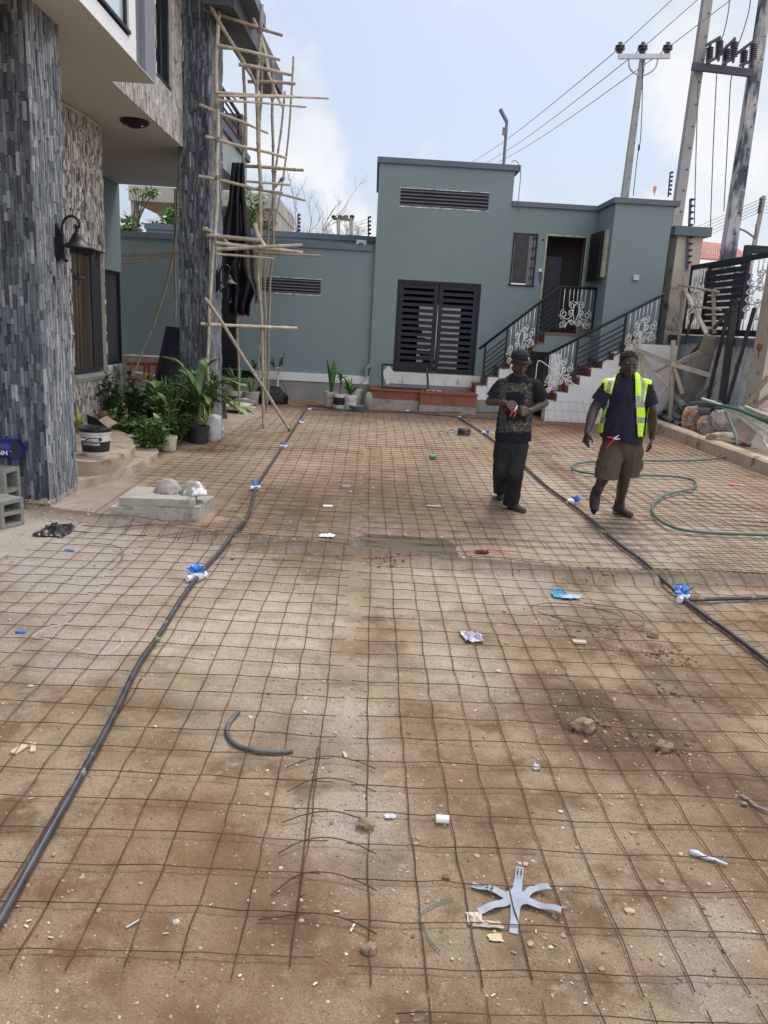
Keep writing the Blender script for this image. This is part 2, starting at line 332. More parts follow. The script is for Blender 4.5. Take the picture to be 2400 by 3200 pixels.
# pebbles and crumbs
def surf(x, y, up=0): return Vector((x, y, zg(x, y)+up))
ico = bmesh.new(); bmesh.ops.create_icosphere(ico, subdivisions=1, radius=1); IV = np.array([v.co[:] for v in ico.verts]); IF = [tuple(v.index for v in f.verts) for f in ico.faces]; ico.free()
m = MB(); rr = random.Random(11); HOT = [gd(740,1700), gd(720,1500), gd(560,1180), gd(1550,2100), gd(1400,1600), gd(1250,1380), gd(100,1120), gd(640,1210), gd(760,1850), gd(1350,1950)]
for i in range(6200):
    if i % 3 == 0: c = HOT[rr.randrange(len(HOT))]; x = c.x+rr.gauss(0, .28); y = c.y+rr.gauss(0, .35)
    elif i % 3 == 1: y = 1.6+rr.random()**1.6*6; x = rr.uniform(-.62, .62)*y*1.05
    else: y = rr.uniform(1.5, 17); x = rr.uniform(-.55, .55)*y-.2
    if not (-5 < x < 5.9): continue
    s = min(.022, .0028*math.exp(rr.gauss(0, .5))*(1+y*.12)); q = IV*np.array((rr.uniform(.7, 1.3), rr.uniform(.7, 1.2), rr.uniform(.4, .8)))*s*(1+.25*np.random.RandomState(i).randn(12, 1)*.6)
    z = zg(x, y); m.add((q+np.array((x, y, z+s*.2))).tolist(), IF, rr.random())
peb = tintramp(mat('pebbles', (.9,)*3, (1.1,)*3, sc=30, rough=.9), [(0, (.16, .10, .06)), (.35, (.34, .25, .17)), (.75, (.42, .34, .26)), (.93, (.5, .46, .4)), (1, (.56, .53, .48))])
g_ = m.build('gravel', peb, smooth=False); g_['kind'] = 'stuff'; g_['label'] = 'loose pebbles and crumbs of rubble scattered over the brown earth'
# kerb along the right
kerbm = mat('kerb_concrete', (.42, .34, .24), (.5, .42, .31), sc=3, rough=.9, bump=.35, bsc=30, c3=(.27, .17, .1), sc3=4, th3=.58)
m = MB(); KX = 6.06
prof = [(KX, -.1), (KX+.015, .19), (KX+.05, .225), (KX+.2, .235), (KX+.24, .2), (KX+.24, -.1)]
yk = list(np.arange(5.77, 17.31, .33)); vs = []
for i, y in enumerate(yk):
    j = .008*ns(y, 0, 2, 4)
    for k, (x, z) in enumerate(prof): vs.append((x+j+.006*ns(y, k, 3, 6), y, z+.008*ns(y, k, 2, 7)))
n = len(prof); m.add(vs, [(i*n+k, i*n+k+1, (i+1)*n+k+1, (i+1)*n+k) for i in range(len(yk)-1) for k in range(n-1)]+[tuple(range(n-1, -1, -1)), tuple(range((len(yk)-1)*n, len(yk)*n))])
o = m.build('kerb', kerbm, smooth=30); struct(fixn(o)); o['label'] = 'low stained concrete kerb running along the right side'
# ================================================================ MAIN HOUSE (left)
ZS = 4.51                          # underside of the upper storey
XB, XW, XP = -2.72, -3.2, -3.13    # balcony face, stone wall face, side face of the near column
house = thing('main_house', 'two storey house on the left with slate columns, split stone walls and a projecting balcony', 'house', (-3.6, 11, 0))
def wallpart(name, m, mt=green, **k): return m.build(name, mt, house, **k)
def cladcol(x0, x1, y0, y1, z1, seed, lab):
    m = MB(); m.box((x0, y0, -.2), (x1, y1, z1), .3)
    hs = z1+.05
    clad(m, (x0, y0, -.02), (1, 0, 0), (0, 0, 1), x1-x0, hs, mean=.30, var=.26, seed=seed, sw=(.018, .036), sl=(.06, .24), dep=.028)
    clad(m, (x1, y0, -.02), (0, 1, 0), (0, 0, 1), y1-y0, hs, mean=.78, var=.2, seed=seed+1, sw=(.014, .03), sl=(.06, .24), dep=.03)  # paler strip tint puts the side light into the stone colour
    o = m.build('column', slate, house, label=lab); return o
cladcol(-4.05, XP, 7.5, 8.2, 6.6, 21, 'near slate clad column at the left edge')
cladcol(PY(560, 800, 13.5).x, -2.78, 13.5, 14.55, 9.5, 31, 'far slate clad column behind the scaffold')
m = MB(); m.box((-4.1, 7.455, -.2), (XP+.025, 8.25, .05))
for i in range(40): m.rock((XP-.9+R.random()*.95, 7.40+R.random()*.12, R.random()*.05), R.uniform(.015, .045), (1.2, 1, .6), seed=i, sub=2, amp=.6)
wallpart('column_foot', m, conc)
# soffit slab
a0_p2 = PX(474, 243, XB+.02).y
m = MB(); m.box((-9, 5.0, ZS), (XW-.02, 17.75, ZS+.28)); m.box((XW-.02, 5.0, ZS-.01), (XB+.052, a0_p2+.055, ZS-.001)); wallpart('soffit', m, cream)
# balcony: white face with glass, grey end pier
m = MB(); a0 = PX(427, 210, XB); yb0, yb1 = 5.0, a0.y
g1 = PX(403, 118, XB); g0 = PX(291, 0, XB); zt = g1.z; yG = g1.y
m.box((XB-.12, yb0, ZS-.004), (XB, yb1, zt)); m.box((XB-.12, yG+.02, zt), (XB, yb1, zt+1.3)); wallpart('balcony_wall', m, white)
m = MB()
for z in (zt+.0, zt+.035): m.box((XB-.09, yb0, z), (XB-.03+.05*(z > zt), yG+.02, z+.03))
m.box((XB-.09, yG-.03, zt), (XB-.02, yG+.02, zt+1.2)); m.box((XB-.08, 7.3, zt), (XB-.03, 7.36, zt+1.2)); bf = wallpart('balcony_rail', m, frame)
glassm = mat('pale_glass', (.5, .6, .68), rough=.08, spec=.9); m = MB(); m.box((XB-.07, yb0, zt+.06), (XB-.05, yG-.03, zt+1.15)); m.build('glass_panel', glassm, bf)
gp = mat('grey_pier_paint', (.2, .21, .25), (.22, .23, .27), sc=2, rough=.7)
p1 = PX(447, 213, XB+.02).y; p2 = PX(474, 243, XB+.02).y
m = MB(); m.box((XB-.1, yb1+.002, ZS-.004), (XB+.0, p1, zt+1.9)); wallpart('pier_recess', m, coping)
m = MB(); m.box((XB-.5, p1+.002, ZS-.006), (XB+.05, p2+.05, zt+1.9)); wallpart('balcony_pier', m, gp)
# stone wall of the upper storey with its window
y0, y1 = 9.7, 14.0; ya, yb = PX(490, 237, XW).y, PX(540, 295, XW).y; za = PX(490, 237, XW).z
zb = za
m = MB(); m.box((XW-.3, y0, ZS+.01), (XW-.014, ya, 9)); m.box((XW-.3, ya, ZS+.01), (XW-.014, yb, za)); m.box((XW-.3, yb, ZS+.01), (XW-.014, y1, 9))
m.box((XW-.32, ya, za), (XW-.28, yb, 9))
clad(m, (XW-.012, y0, ZS), (0, 1, 0), (0, 0, 1), y1-y0, 4.2, mean=.68, var=.2, seed=41, sw=(.03, .055), sl=(.05, .2), dep=.02, holes=[(ya-y0, yb-y0, za-ZS, 9)])
wallpart('stone_beam', m, paleslate)
m = MB(); xw = XW-.15
for y in (ya, (ya+yb)/2-.04, yb-.09): m.box((xw-.05, y, za), (xw+.1, y+.09, 9))
m.box((xw-.05, ya, za), (xw+.13, yb, za+.08)); w = wallpart('upper_window', m, frame)
dglass = mat('dark_window_glass', (.035, .036, .045), (.06, .055, .06), sc=3, rough=.12, spec=.8, stretch=(3, 3, .2)); m = MB(); m.box((xw-.03, ya+.09, za+.08), (xw, yb-.09, 9)); m.build('pane', dglass, w)
# round stone bay
def bayx(y): return None
cx, cy, rx_, ry_ = -5.9, 12.0-.15, 1.79, 2.2
PB = []
for p in ((140, 285), (180, 310), (222, 332), (262, 355), (295, 378), (312, 395)):
    PB.append(G(*p, z=ZS))
b0 = PB[0]; bay = [Vector((b0.x-1.2, b0.y-.7, 0)), Vector((b0.x-.35, b0.y-.38, 0))]+[Vector((p.x, p.y, 0)) for p in PB]; last = PB[-1]
bay += [Vector((last.x-.12, last.y+.35, 0)), Vector((last.x-.5, last.y+.75, 0))]
# resample
def resample(P, step):
    out = [P[0]]; carry = 0
    for a, b in zip(P[:-1], P[1:]):
        L_ = (b-a).length; n_ = max(1, round(L_/step))
        for i in range(1, n_+1): out.append(a.lerp(b, i/n_))
    return out
def smoothp(P, it=2):
    for _ in range(it):
        P = [P[0]]+[q for a, b in zip(P[:-1], P[1:]) for q in (a.lerp(b, .25), a.lerp(b, .75))]+[P[-1]]
    return P
bs = resample(smoothp(bay), .03)
def near_i(px, py):                # bay strip seen at this direction
    r = ray(px, py); best = min(range(len(bs)), key=lambda i: abs(bs[i].x*r[1]-bs[i].y*r[0])); p = bs[best]; return best, H+r[2]*(p.y/r[1])
iL, zwt = near_i(216, 765); iR, zwt2 = near_i(322, 790); _, zwb = near_i(235, 1175); _, zwb2 = near_i(325, 1158)
zt_, zb_ = (zwt+zwt2)/2, (zwb+zwb2)/2
m = MB(); r = random.Random(5)
for i in range(len(bs)-1):
    a, b2 = bs[i], bs[i+1]; u = (b2-a); nrm = Vector((u.y, -u.x, 0)).normalized(); w_ = u.length
    z = -.1-r.random()*.1
    inw = iL <= i < iR
    while z < ZS:
        z2 = z+r.uniform(.035, .16); parts = [(z, min(z2, ZS-.01))]
        if inw:
            if z2 <= zb_ or z >= zt_: pass
            else: parts = [(z, zb_)]*(z < zb_)+[(zt_, z2)]*(z2 > zt_)
        t_ = min(1, max(0, r.gauss(.42, .3)))
        for s0, s1 in parts:
            if s1-s0 > .01: m.prism([a+Vector((0, 0, s0+.002)), a+u*.96+Vector((0, 0, s0+.002)), a+u*.96+Vector((0, 0, s1)), a+Vector((0, 0, s1))], nrm*r.uniform(.003, .03), t_)
        z = z2
    if not inw: m.prism([a, b2, b2-nrm*.3, a-nrm*.3], (0, 0, ZS-.01), .3)
    else:
        m.prism([a+Vector((0, 0, -.1)), b2+Vector((0, 0, -.1)), b2-nrm*.3, a-nrm*.3], (0, 0, zb_+.1), .3)
        m.prism([a+Vector((0, 0, zt_)), b2+Vector((0, 0, zt_)), b2-nrm*.3+Vector((0, 0, zt_)), a-nrm*.3+Vector((0, 0, zt_))], (0, 0, ZS-zt_-.01), .3)
wallpart('curved_stone_wall', m, paleslate)
m = MB(); cr_ = [p+Vector((0, 0, ZS-.03)) for p in bs]; m.tube(cr_, .03, 6); wallpart('cornice_bead', m, cream)
m = MB(); m2 = MB(); idx = list(range(iL, iR+1)); mid = iL+int((iR-iL)*.62)
def ins(i, d, z): a, b2 = bs[i], bs[min(i+1, len(bs)-1)]; u = b2-a; nrm = Vector((u.y, -u.x, 0)).normalized(); return Vector((a.x, a.y, z))-nrm*d
m.tube([ins(i, .1, zb_+.035) for i in idx], .05, 4); m.tube([ins(i, .1, zt_-.035) for i in idx], .05, 4)
for i in (iL, mid, iR): m.tube([ins(i, .1, zb_), ins(i, .1, zt_)], .055, 4)
w = wallpart('bay_window', m, frame)
curt = mat('brown_curtain_behind_glass', (.035, .028, .024), (.12, .09, .065), sc=5, rough=.12, spec=.7, stretch=(4, 4, .12), det=2)
vs = [ins(i, .12, z) for i in idx for z in (zb_+.02, zt_-.02)]; m2.add(vs, [(2*k, 2*k+2, 2*k+3, 2*k+1) for k in range(len(idx)-1)]); m2.build('pane', curt, w)
m = MB(); m.tube([ins(i, -.02, zb_-.03) for i in range(iL-1, iR+2)], .05, 5); wallpart('window_sill', m, conc)
# green wall block beyond the bay with a narrow window beneath it
q = [G(320, 548, ZS), G(372, 577, ZS)]; xg = -5.0
xg = q[1].x; yg1 = q[1].y
zlow = PY(383, 851, yg1).z; yg0 = 12.9
zsill = PY(343, 1128, PX(343, 1128, xg).y).z
m = MB(); m.box((xg-.6, yg0, zlow), (xg, yg1, ZS)); m.box((xg-.6, yg0, ZS-.01), (xg, yg1, ZS)); wallpart('green_wall', m)
ysA, ysB = PX(338, 1000, xg-.05).y, PX(381, 1000, xg-.05).y
patchy = mat('patched_white_wall', (.58, .6, .6), (.66, .67, .67), sc=2, rough=.9, c3=(.17, .22, .21), sc3=2.6, th3=.52)
zs2 = PX(395, 1133, xg).z
m = MB(); m.box((xg-.6, yg0, -.2), (xg+.04, PX(395, 1140, xg).y, zs2)); wallpart('wall_plinth', m, patchy)
m = MB(); yA, yB = max(yg0, ysA-1.2), yg1-.05
m.box((xg-.12, yA, zs2), (xg-.02, yB, zs2+.07)); m.box((xg-.12, yA, zlow-.07), (xg-.02, yB, zlow))
for y in (yB-.07, yB-1.2, yB-2.3): m.box((xg-.12, y, zs2), (xg-.02, y+.07, zlow))
w = wallpart('side_window', m, frame); m = MB(); m.box((xg-.09, yA, zs2+.05), (xg-.06, yB, zlow-.05)); m.build('pane', dglass, w)
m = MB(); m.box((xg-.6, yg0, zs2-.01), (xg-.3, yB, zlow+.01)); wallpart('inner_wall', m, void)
# porch plinth with its two rough rounded steps
m = MB(); STEP = [gd(x, y, .0) for x, y in ((160,985),(240,975),(300,965),(332,985),(345,1000),(300,1015),(240,1030),(160,1062))]
def terrace(poly, z0, z1, seed):
    P = resample(smoothp(poly, 2), .06); n_ = len(P); vs = []
    for k, zz in enumerate((z0, z0+(z1-z0)*.7, z1)):
        for i, p in enumerate(P):
            j = 1-.02*k; vs.append((p.x+.03*ns(p.x, p.y, 5, seed+k), p.y+.03*ns(p.x, p.y, 5, seed+9+k), zz+.015*ns(p.x, p.y, 6, seed)))
    c = sum((Vector(p) for p in vs[2*n_:]), Vector())/n_; vs.append(c)
    fs = [(k*n_+i, k*n_+(i+1) % n_, (k+1)*n_+(i+1) % n_, (k+1)*n_+i) for k in range(2) for i in range(n_)]+[(2*n_+i, 2*n_+(i+1) % n_, 3*n_) for i in range(n_)]
    m.add(vs, fs)
lowp = [gd(150,1063), gd(230,1043), gd(300,1018), gd(345,995), gd(335,978), gd(285,962), gd(262,955), Vector((-4.6, 12.2, 0)), Vector((-5.5, 12, 0)), Vector((-5.5, 8, 0))]
hip = [G(225, 1495, .06), G(330, 1490, .08), G(405, 1455, .1), G(425, 1420, .13), G(405, 1385, .16), G(370, 1362, .18), Vector((-4.4, 12.6, .1)), Vector((-5.5, 12.6, 0)), Vector((-5.5, 8.4, 0))]
terrace(lowp, -.05, .10, 3); terrace([Vector((p.x, p.y, 0)) for p in hip], .05, .26, 5)
dirtc = mat('dusty_concrete_step', (.3, .235, .17), (.4, .33, .25), sc=3, rough=.95, bump=.8, bsc=14, c3=(.2, .16, .125), sc3=5, th3=.55)
o = wallpart('porch_step', m, dirtc, smooth=40); fixn(o)
# rear balcony
XR = -2.85; za_ = PX(684, 398, XR).z
yr0, yr1 = 13.9, PX(762, 505, XR).y; zl_ = PX(722, 550, XR).z if False else ZS
rb = [PX(684, 398, XR), PX(772, 506, XR)]
zc = (rb[0].z+rb[1].z)/2; ye = rb[1].y; zlo = ZS-.004
m = MB(); m.box((XR-.3, 14.6, zlo-.0), (XR, ye, zc)); wallpart('rear_wall', m, mat('pale_green_paint', (.36, .42, .42), (.4, .46, .46), sc=1, rough=.9))
m = MB(); m.box((XR-.1, 14.6, zc), (XR+.06, ye+.08, zc+.13)); wallpart('rear_coping', m, coping)
m = MB(); zr = PX(755, 425, XR).z; zr0 = zc+.12; ztop = max(zr, zr0+.6)
m.tube([(XR-.03, 14.6, ztop), (XR-.03, ye-.75, ztop)], .035, 6)
for k in (.28, .55, .78): m.box((XR-.05, 14.6, zr0+(ztop-zr0)*k-.012), (XR-.02, ye-.9, zr0+(ztop-zr0)*k+.012))
for y in (15.2, ye-.9): m.box((XR-.06, y, zr0), (XR-.02, y+.05, ztop))
wallpart('rear_railing', m, frame)
m = MB(); m.box((XR-.45, ye-.75, zr0), (XR+.02, ye-.1, ztop+.05)); wallpart('rear_stone_panel', m, mat('brown_marble_panel', (.1, .08, .075), (.3, .26, .23), sc=6, rough=.5))
m = MB(); m.box((XW-.03, 14.56, ZS+.004), (XR-.31, ye, ZS+.2)); wallpart('rear_soffit', m, cream)

# roof eave: dark sloping fascia going away
XE = -2.35; e0, e1 = PX(665, -60, XE), PX(883, 336, XE)
roofm = mat('dark_roof_metal', (.06, .068, .085), (.08, .09, .11), sc=2, rough=.6)
L1 = [PX(*p, XE) for p in ((690, -40), (760, 100), (835, 235), (880, 300), (885, 310), (838, 300), (770, 200), (732, 90), (640, 90))]
zE = PX(800, 160, XE).z
Yn, Yf = PX(735, 55, XE).y, PX(876, 297, XE).y
zT = PX(735, 55, XE).z; zTf = PX(876, 297, XE).z
m = MB(); m.prism([(XE-.4, 12.9, zT+.1), (XE, 12.9, zT+.1), (XE, Yf, zTf+.05), (XE-.4, Yf, zTf+.05)], (0, 0, -.1)); m.prism([(XE, 13.0, zT), (XE, 13.0, zT+.45), (XE, Yf, zTf+.4), (XE, Yf, zTf)], (.05, 0, 0))
m.box((XE-4, 14.7, zT+.15), (XE-.4, 15.4, zT+.4)); wallpart('roof_eave', m, roofm)
m = MB(); m.box((XE-.4, 12.6, zT+.5), (XE+.2, 14.6, zT+2.2)); m.box((XE-.4, 12.6, zT+.3), (XE+.28, 14.75, zT+.5)); wallpart('roof_parapet', m, coping)
# ceiling lamp
lc = G(421, 376, ZS); lamp = thing('ceiling_lamp', 'round black ceiling lamp with pale glass lenses under the soffit', 'lamp', (lc.x, lc.y, ZS-.12))
m = MB(); m.lathe([(.19, 0), (.2, -.03), (.15, -.07), (.05, -.1), (0.01, -.1)], (lc.x, lc.y, ZS), 24); m.build('housing', black, lamp, smooth=30)
m = MB()
for s_ in (-1, 1): m.rock((lc.x+.085*s_, lc.y-.02, ZS-.058), .06, (1, 1.2, .5), amp=0)
m.build('lens', mat('frosted_lens', (.5, .48, .45), rough=.2), lamp, smooth=True)
# wall lamps: swan neck with a bell shade
def wall_lamp(base, k, label, face=(1, 0, 0)):
    bx_, by_, bz_ = base; t_ = thing('wall_lamp', label, 'lamp', (bx_, by_, bz_-.45*k), 'bell shade lamps on the slate columns')
    P = lambda x, z: (bx_+x*k, by_, bz_+z*k)
    m = MB(); m.prism([P(0, .2), P(0, -.34), P(.035, -.38), P(.08, -.3), P(.08, .16), P(.04, .26)], (0, .11*k, 0)); m.build('back_plate', black, t_)
    arm = [P(.12, -.34), P(.16, -.37), P(.2, -.33)]; arm = [P(.19, -.35), P(.14, -.36), P(.12, -.28), P(.11, 0), P(.11, .18), P(.14, .3), P(.22, .38), P(.32, .39), P(.4, .33), P(.42, .24), P(.38, .19), P(.34, .22), P(.36, .25)]
    arm = smoothp([Vector(a_) for a_ in arm], 2); m = MB(); m.tube([a_+Vector((0, .055*k, 0)) for a_ in arm], .024*k, 8); m.tube([P(.06, .1), P(.12, .1)], .02*k); m.tube([P(.06, -.25), P(.12, -.25)], .02*k); m.build('arm', black, t_, smooth=True)
    c = Vector(P(.37, .19))+Vector((0, .055*k, 0))
    m = MB(); m.lathe([(.01*k, 0), (.03*k, -.02*k), (.03*k, -.06*k), (.07*k, -.09*k), (.1*k, -.16*k), (.15*k, -.24*k), (.26*k, -.3*k), (.27*k, -.32*k), (.24*k, -.31*k), (.1*k, -.2*k)], c, 20, cap=False); m.build('lamp_shade', black, t_, smooth=50)
    m = MB(); m.tube([c+Vector((0, 0, -.2*k)), c+Vector((0, 0, -.95*k))], .011*k); m.lathe([(.01, -.8*k), (.1*k, -.8*k), (.1*k, -.85*k), (.01, -.86*k)], c, 12)
    for a_ in (0, 2.1, 4.2): m.tube([c+Vector((.07*k*math.cos(a_), .07*k*math.sin(a_), -.8*k)), c+Vector((.085*k*math.cos(a_), .085*k*math.sin(a_), -.7*k))], .01*k)
    m.build('stem', frame, t_, smooth=True); return t_
b_ = PX(172, 745, XP+.02); wall_lamp((XP+.015, b_.y, b_.z), .56, 'large black bell shade lamp fixed to the near slate column')
b_ = PX(676, 870, -2.75); wall_lamp((-2.765, b_.y, b_.z), .6, 'small black bell shade lamp behind the bamboo on the far slate column')
# ================================================================ ANNEX (gate house) AT THE BACK
YA = 18.8; YR = 17.5               # main front and the forward block on the right
annex = thing('annex_house', 'green single storey annex with a tall left part, louvred double door and outside stairs', 'house', (2.9, 19.5, 0))
def ap(name, m, mt=green, parent=annex, **k): return m.build(name, mt, parent, **k)
AP = lambda x, y: PY(x, y, YA)
tl = AP(1181, 512); tr = AP(1610, 530); x0 = (tl.x+AP(1160, 1150).x)/2; x1 = AP(1600, 640).x; zt = (tl.z+tr.z)/2
zl = AP(1700, 650).z; x2 = AP(1855, 800).x
gA, gB = AP(1243, 874), AP(1484, 1171); gx0, gx1, gz0, gz1 = AP(1236, 1000).x, AP(1496, 1000).x, gB.z-.0, gA.z
gz0 = (AP(1229, 1163).z+gB.z)/2; gz1 = (gA.z+AP(1506, 886).z)/2
wA, wB = AP(1606, 727), AP(1667, 892); dA, dB = AP(1712, 738), AP(1833, 742); dz0 = 1.95*.999
dz0 = AP(1750, 1040).z; dz1 = (dA.z+dB.z)/2
# front wall assembled round its openings
m = MB(); T = .22
def wbox(a, b, c, d): m.box((a, YA, c), (b, YA+T, d))
wbox(x0, gx0, .3, zt); wbox(gx0, gx1, gz1, zt); wbox(gx0, gx1, .3, gz0); wbox(gx1, x1, -.1, zt)
wbox(x1, wA.x, -.1, zl); wbox(wA.x, wB.x, -.1, wB.z); wbox(wA.x, wB.x, wA.z, zl); wbox(wB.x, dA.x, -.1, zl); wbox(dA.x, dB.x, dz1, zl); wbox(dA.x, dB.x, -.1, dz0); wbox(dB.x, x2+.1, -.1, zl)
m.box((x0, YA+T, .3), (x0+T, 23, zt)); m.box((x1-T, YA+T, zl-.1), (x1, 23, zt))
ap('front_wall', m)
m = MB(); m.box((x0+T, YA+T, zt-.35), (x1-T, 23, zt-.15)); m.box((x1, YA+T, zl-.4), (x2+1.2, 22, zl-.2)); ap('roof', m, coping)
m = MB(); xr = PY(2098, 700, YR).x; m.box((x2, YR, -.1), (xr, YR+.2, zl)); m.box((x2, YR+.2, -.1), (x2+.2, YA-.002, zl)); m.box((xr-.2, YR+.2, -.1), (xr, 22, zl)); ap('side_block_wall', m)
m = MB(); c_ = .055; hC = .12
m.box((x0-c_, YA-c_, zt), (x1+.12, YA+T, zt+hC)); m.box((x0-c_, YA+T, zt), (x0+T, 23, zt+hC)); m.box((x1-.1, YA+T, zt), (x1+.12, 23, zt+hC))
m.box((x1+.004, YA-c_, zl), (x2-c_, YA+T, zl+hC*.9)); m.box((x2-c_, YR-c_, zl), (x2+.2, YA+T-.004, zl+hC*.9)); m.box((x2+.2, YR-c_, zl), (xr+.12, YR+.2, zl+hC*.9)); m.box((xr-.1, YR+.2, zl), (xr+.12, 22, zl+hC*.9))
ap('coping', m, coping)
# raw plinth: white patch, tiles, cement
m = MB(); m.box((x0+.5, YA-.012, PY(1400,1207,YA).z), (gx1+.15, YA-.001, gz0-.01)); ap('white_plinth', m, mat('peeling_white_render', (.72, .71, .69), (.6, .59, .57), sc=3, rough=.9, bump=.4, bsc=20, c3=(.26, .27, .25), sc3=6, th3=.6))
m = MB(); bl = PY(1213, 1172, YA); m.add([(bl.x+.12*math.cos(a)*(1+.2*math.sin(3*a)), YA-.004, bl.z+.2*math.sin(a)*(1+.15*math.cos(4*a))) for a in np.linspace(0, 6.2, 24)], [tuple(range(24))]); ap('filler_patch', m, white)
# vents
def louvre(m, xa, xb, za, zb, Y, n=5):
    h = (zb-za)/n
    for i in range(n):
        z = za+h*i; m.prism([(xa, Y+.07, z+h*.95), (xa, Y+.005, z+.012), (xa, Y+.0, z+.03), (xa, Y+.065, z+h*1.0)], (xb-xa, 0, 0))
vm = mat('grey_louvre_blades', (.13, .135, .165), (.16, .165, .19), sc=3, rough=.6)
chip = mat('chipped_paint_edge', (.7, .72, .72), (.17, .22, .21), sc=9, rough=.9)
def vent(parent, xa, xb, za, zb, Y):
    m = MB(); louvre(m, xa, xb, za, zb, Y-.02); o = m.build('vent', vm, parent)
    m = MB(); m.box((xa-.025, Y-.008, zb), (xb+.025, Y+.01, zb+.02)); m.box((xa-.03, Y-.008, za-.03), (xb+.02, Y+.01, za)); m.build('vent_surround', chip, o)
    m = MB(); m.box((xa, Y-.003, za), (xb, Y-.001, zb)); m.build('vent_back', void, o); return o
vA, vB = AP(1253, 590), AP(1525, 655); vent(annex, vA.x, vB.x, (vB.z+AP(1252, 645).z)/2, (vA.z+AP(1526, 602).z)/2, YA)
# louvred double security door
def door_leaf(xa, xb, name='gate_leaf', hx=None):
    m = MB(); f_ = .1; y = YA+.03; m.box((xa, y, gz0), (xa+f_, y+.05, gz1)); m.box((xb-f_, y, gz0), (xb, y+.05, gz1)); m.box((xa+f_, y, gz1-f_), (xb-f_, y+.05, gz1)); m.box((xa+f_, y, gz0), (xb-f_, y+.05, gz0+f_+.02))
    o = ap(name, m, frame); n = 14; h = (gz1-gz0-2*f_)/n; m = MB()
    for i in range(n): z = gz0+f_+h*(i+.45); m.prism([(xa+f_, y+.01, z), (xa+f_, y+.045, z+h*.1), (xa+f_, y+.045, z+h*.62), (xa+f_, y+.01, z+h*.5)], (xb-xa-2*f_, 0, 0))
    m.build('slat', frame, o); return o
m = MB(); m.box((gx0, YA+.01, gz0), (gx0+.05, YA+.12, gz1)); m.box((gx1-.05, YA+.01, gz0), (gx1, YA+.12, gz1)); m.box((gx0+.05, YA+.01, gz1-.05), (gx1-.05, YA+.12, gz1)); ap('gate_frame', m, frame)
gm_ = (gx0+gx1)/2; l1 = door_leaf(gx0+.055, gm_-.01); l2 = door_leaf(gm_+.01, gx1-.055)
m = MB(); m.tube([(gm_+.0, YA+.01, gz0+.6), (gm_, YA+.01, gz0+1.45)], .012); m.build('handle', steel, l2)
# room behind the door
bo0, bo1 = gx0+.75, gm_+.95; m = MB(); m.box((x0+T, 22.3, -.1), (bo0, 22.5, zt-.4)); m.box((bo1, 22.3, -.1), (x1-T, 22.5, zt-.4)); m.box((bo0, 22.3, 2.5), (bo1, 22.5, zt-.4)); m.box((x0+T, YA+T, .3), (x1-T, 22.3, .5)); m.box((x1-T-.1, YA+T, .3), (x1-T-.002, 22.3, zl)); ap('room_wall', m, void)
m = MB(); m.box((bo0-2, 25.5, -.1), (bo1+3, 25.7, 3.2)); bwl = m.build('garden_wall', mat('pale_garden_wall', (.5, .5, .48), rough=.9)); tag(bwl, 'pale wall glimpsed through the slats of the louvred double door', 'wall')
m = MB()
for i in range(11): m.box((gx0+.2+i*.1, 21.2, 2.25-i*.19), (gx0+.5+i*.1, 21.9, 2.35-i*.19))
ap('inner_stair', m, frame)
# shuttered window
m = MB(); w0, w1, z0, z1 = wA.x, wB.x, wB.z, wA.z
m.box((w0, YA-.02, z0), (w0+.035, YA+.05, z1)); m.box((w1-.035, YA-.02, z0), (w1, YA+.05, z1)); m.box((w0+.035, YA-.02, z1-.035), (w1-.035, YA+.05, z1)); m.box((w0-.03, YA-.04, z0-.03), (w1+.02, YA+.05, z0))
w = ap('shuttered_window', m, frame); m = MB(); m.box((w0+.04, YA-.03, z0+.03), (w0+.37, YA, z1-.03)); m.box((w0+.08, YA-.036, z0+.12), (w0+.33, YA-.03, z1-.12)); m.build('shutter', mat('scuffed_black_paint', (.025, .025, .03), (.05, .048, .05), sc=8, rough=.4, c3=(.4, .38, .34), sc3=25, th3=.7), w)
m = MB(); m.box((w0+.38, YA+.02, z0), (w1-.04, YA+.04, z1)); m.build('pane', dglass, w)
m = MB()
def spiral(m, c, r0, a0, turns, ux, uz, r=.008, sgn=1, n=4, npt=16, y=0):
    P = []
    for i in range(npt+1):
        k = i/npt; a = a0+sgn*turns*2*math.pi*k; q = r0*(1-.8*k); P.append(Vector(c)+Vector(ux)*(q*math.cos(a))+Vector(uz)*(q*math.sin(a)))
    m.tube(P, r, n)
for z in np.arange(z0+.15, z1-.1, .22): spiral(m, (w1-.09, YA+.005, z), .05, 0, 1.3, (1, 0, 0), (0, 0, 1), .006)
m.tube([(w1-.09, YA+.008, z0), (w1-.09, YA+.008, z1)], .006, 4); m.build('grille', frame, w)
# doorway with the leaf swung open
m = MB(); d0, d1 = dA.x, dB.x; yv = mat('bare_plaster_edge', (.5, .52, .36), (.3, .34, .26), sc=12, rough=.9)
m.box((d0-.035, YA-.012, dz0), (d0+.0, YA+.1, dz1+.03)); m.box((d0, YA-.012, dz1), (d1, YA+.1, dz1+.035)); m.box((d1, YA-.01, dz0), (d1+.03, YA+.1, dz1)); fr = ap('doorway', m, yv)
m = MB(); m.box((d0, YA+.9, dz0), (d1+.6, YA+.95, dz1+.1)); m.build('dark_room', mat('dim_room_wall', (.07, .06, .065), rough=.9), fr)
m = MB(); m.box((d0+.02, YA+.06, dz0), (d0+.4, YA+.1, dz1-.45)); m.box((d0+.06, YA+.05, dz0), (d0+.1, YA+.06, dz1-.45)); m.build('inner_door', frame, fr)
lf = [PX(x, y, x2-.06) for x, y in ((1838, 733), (1888, 708), (1876, 868), (1826, 880))]
dy0, dy1 = YA-.08, max(YR+.12, YA-.95); zz0, zz1 = dz0+.75, dz1+.12
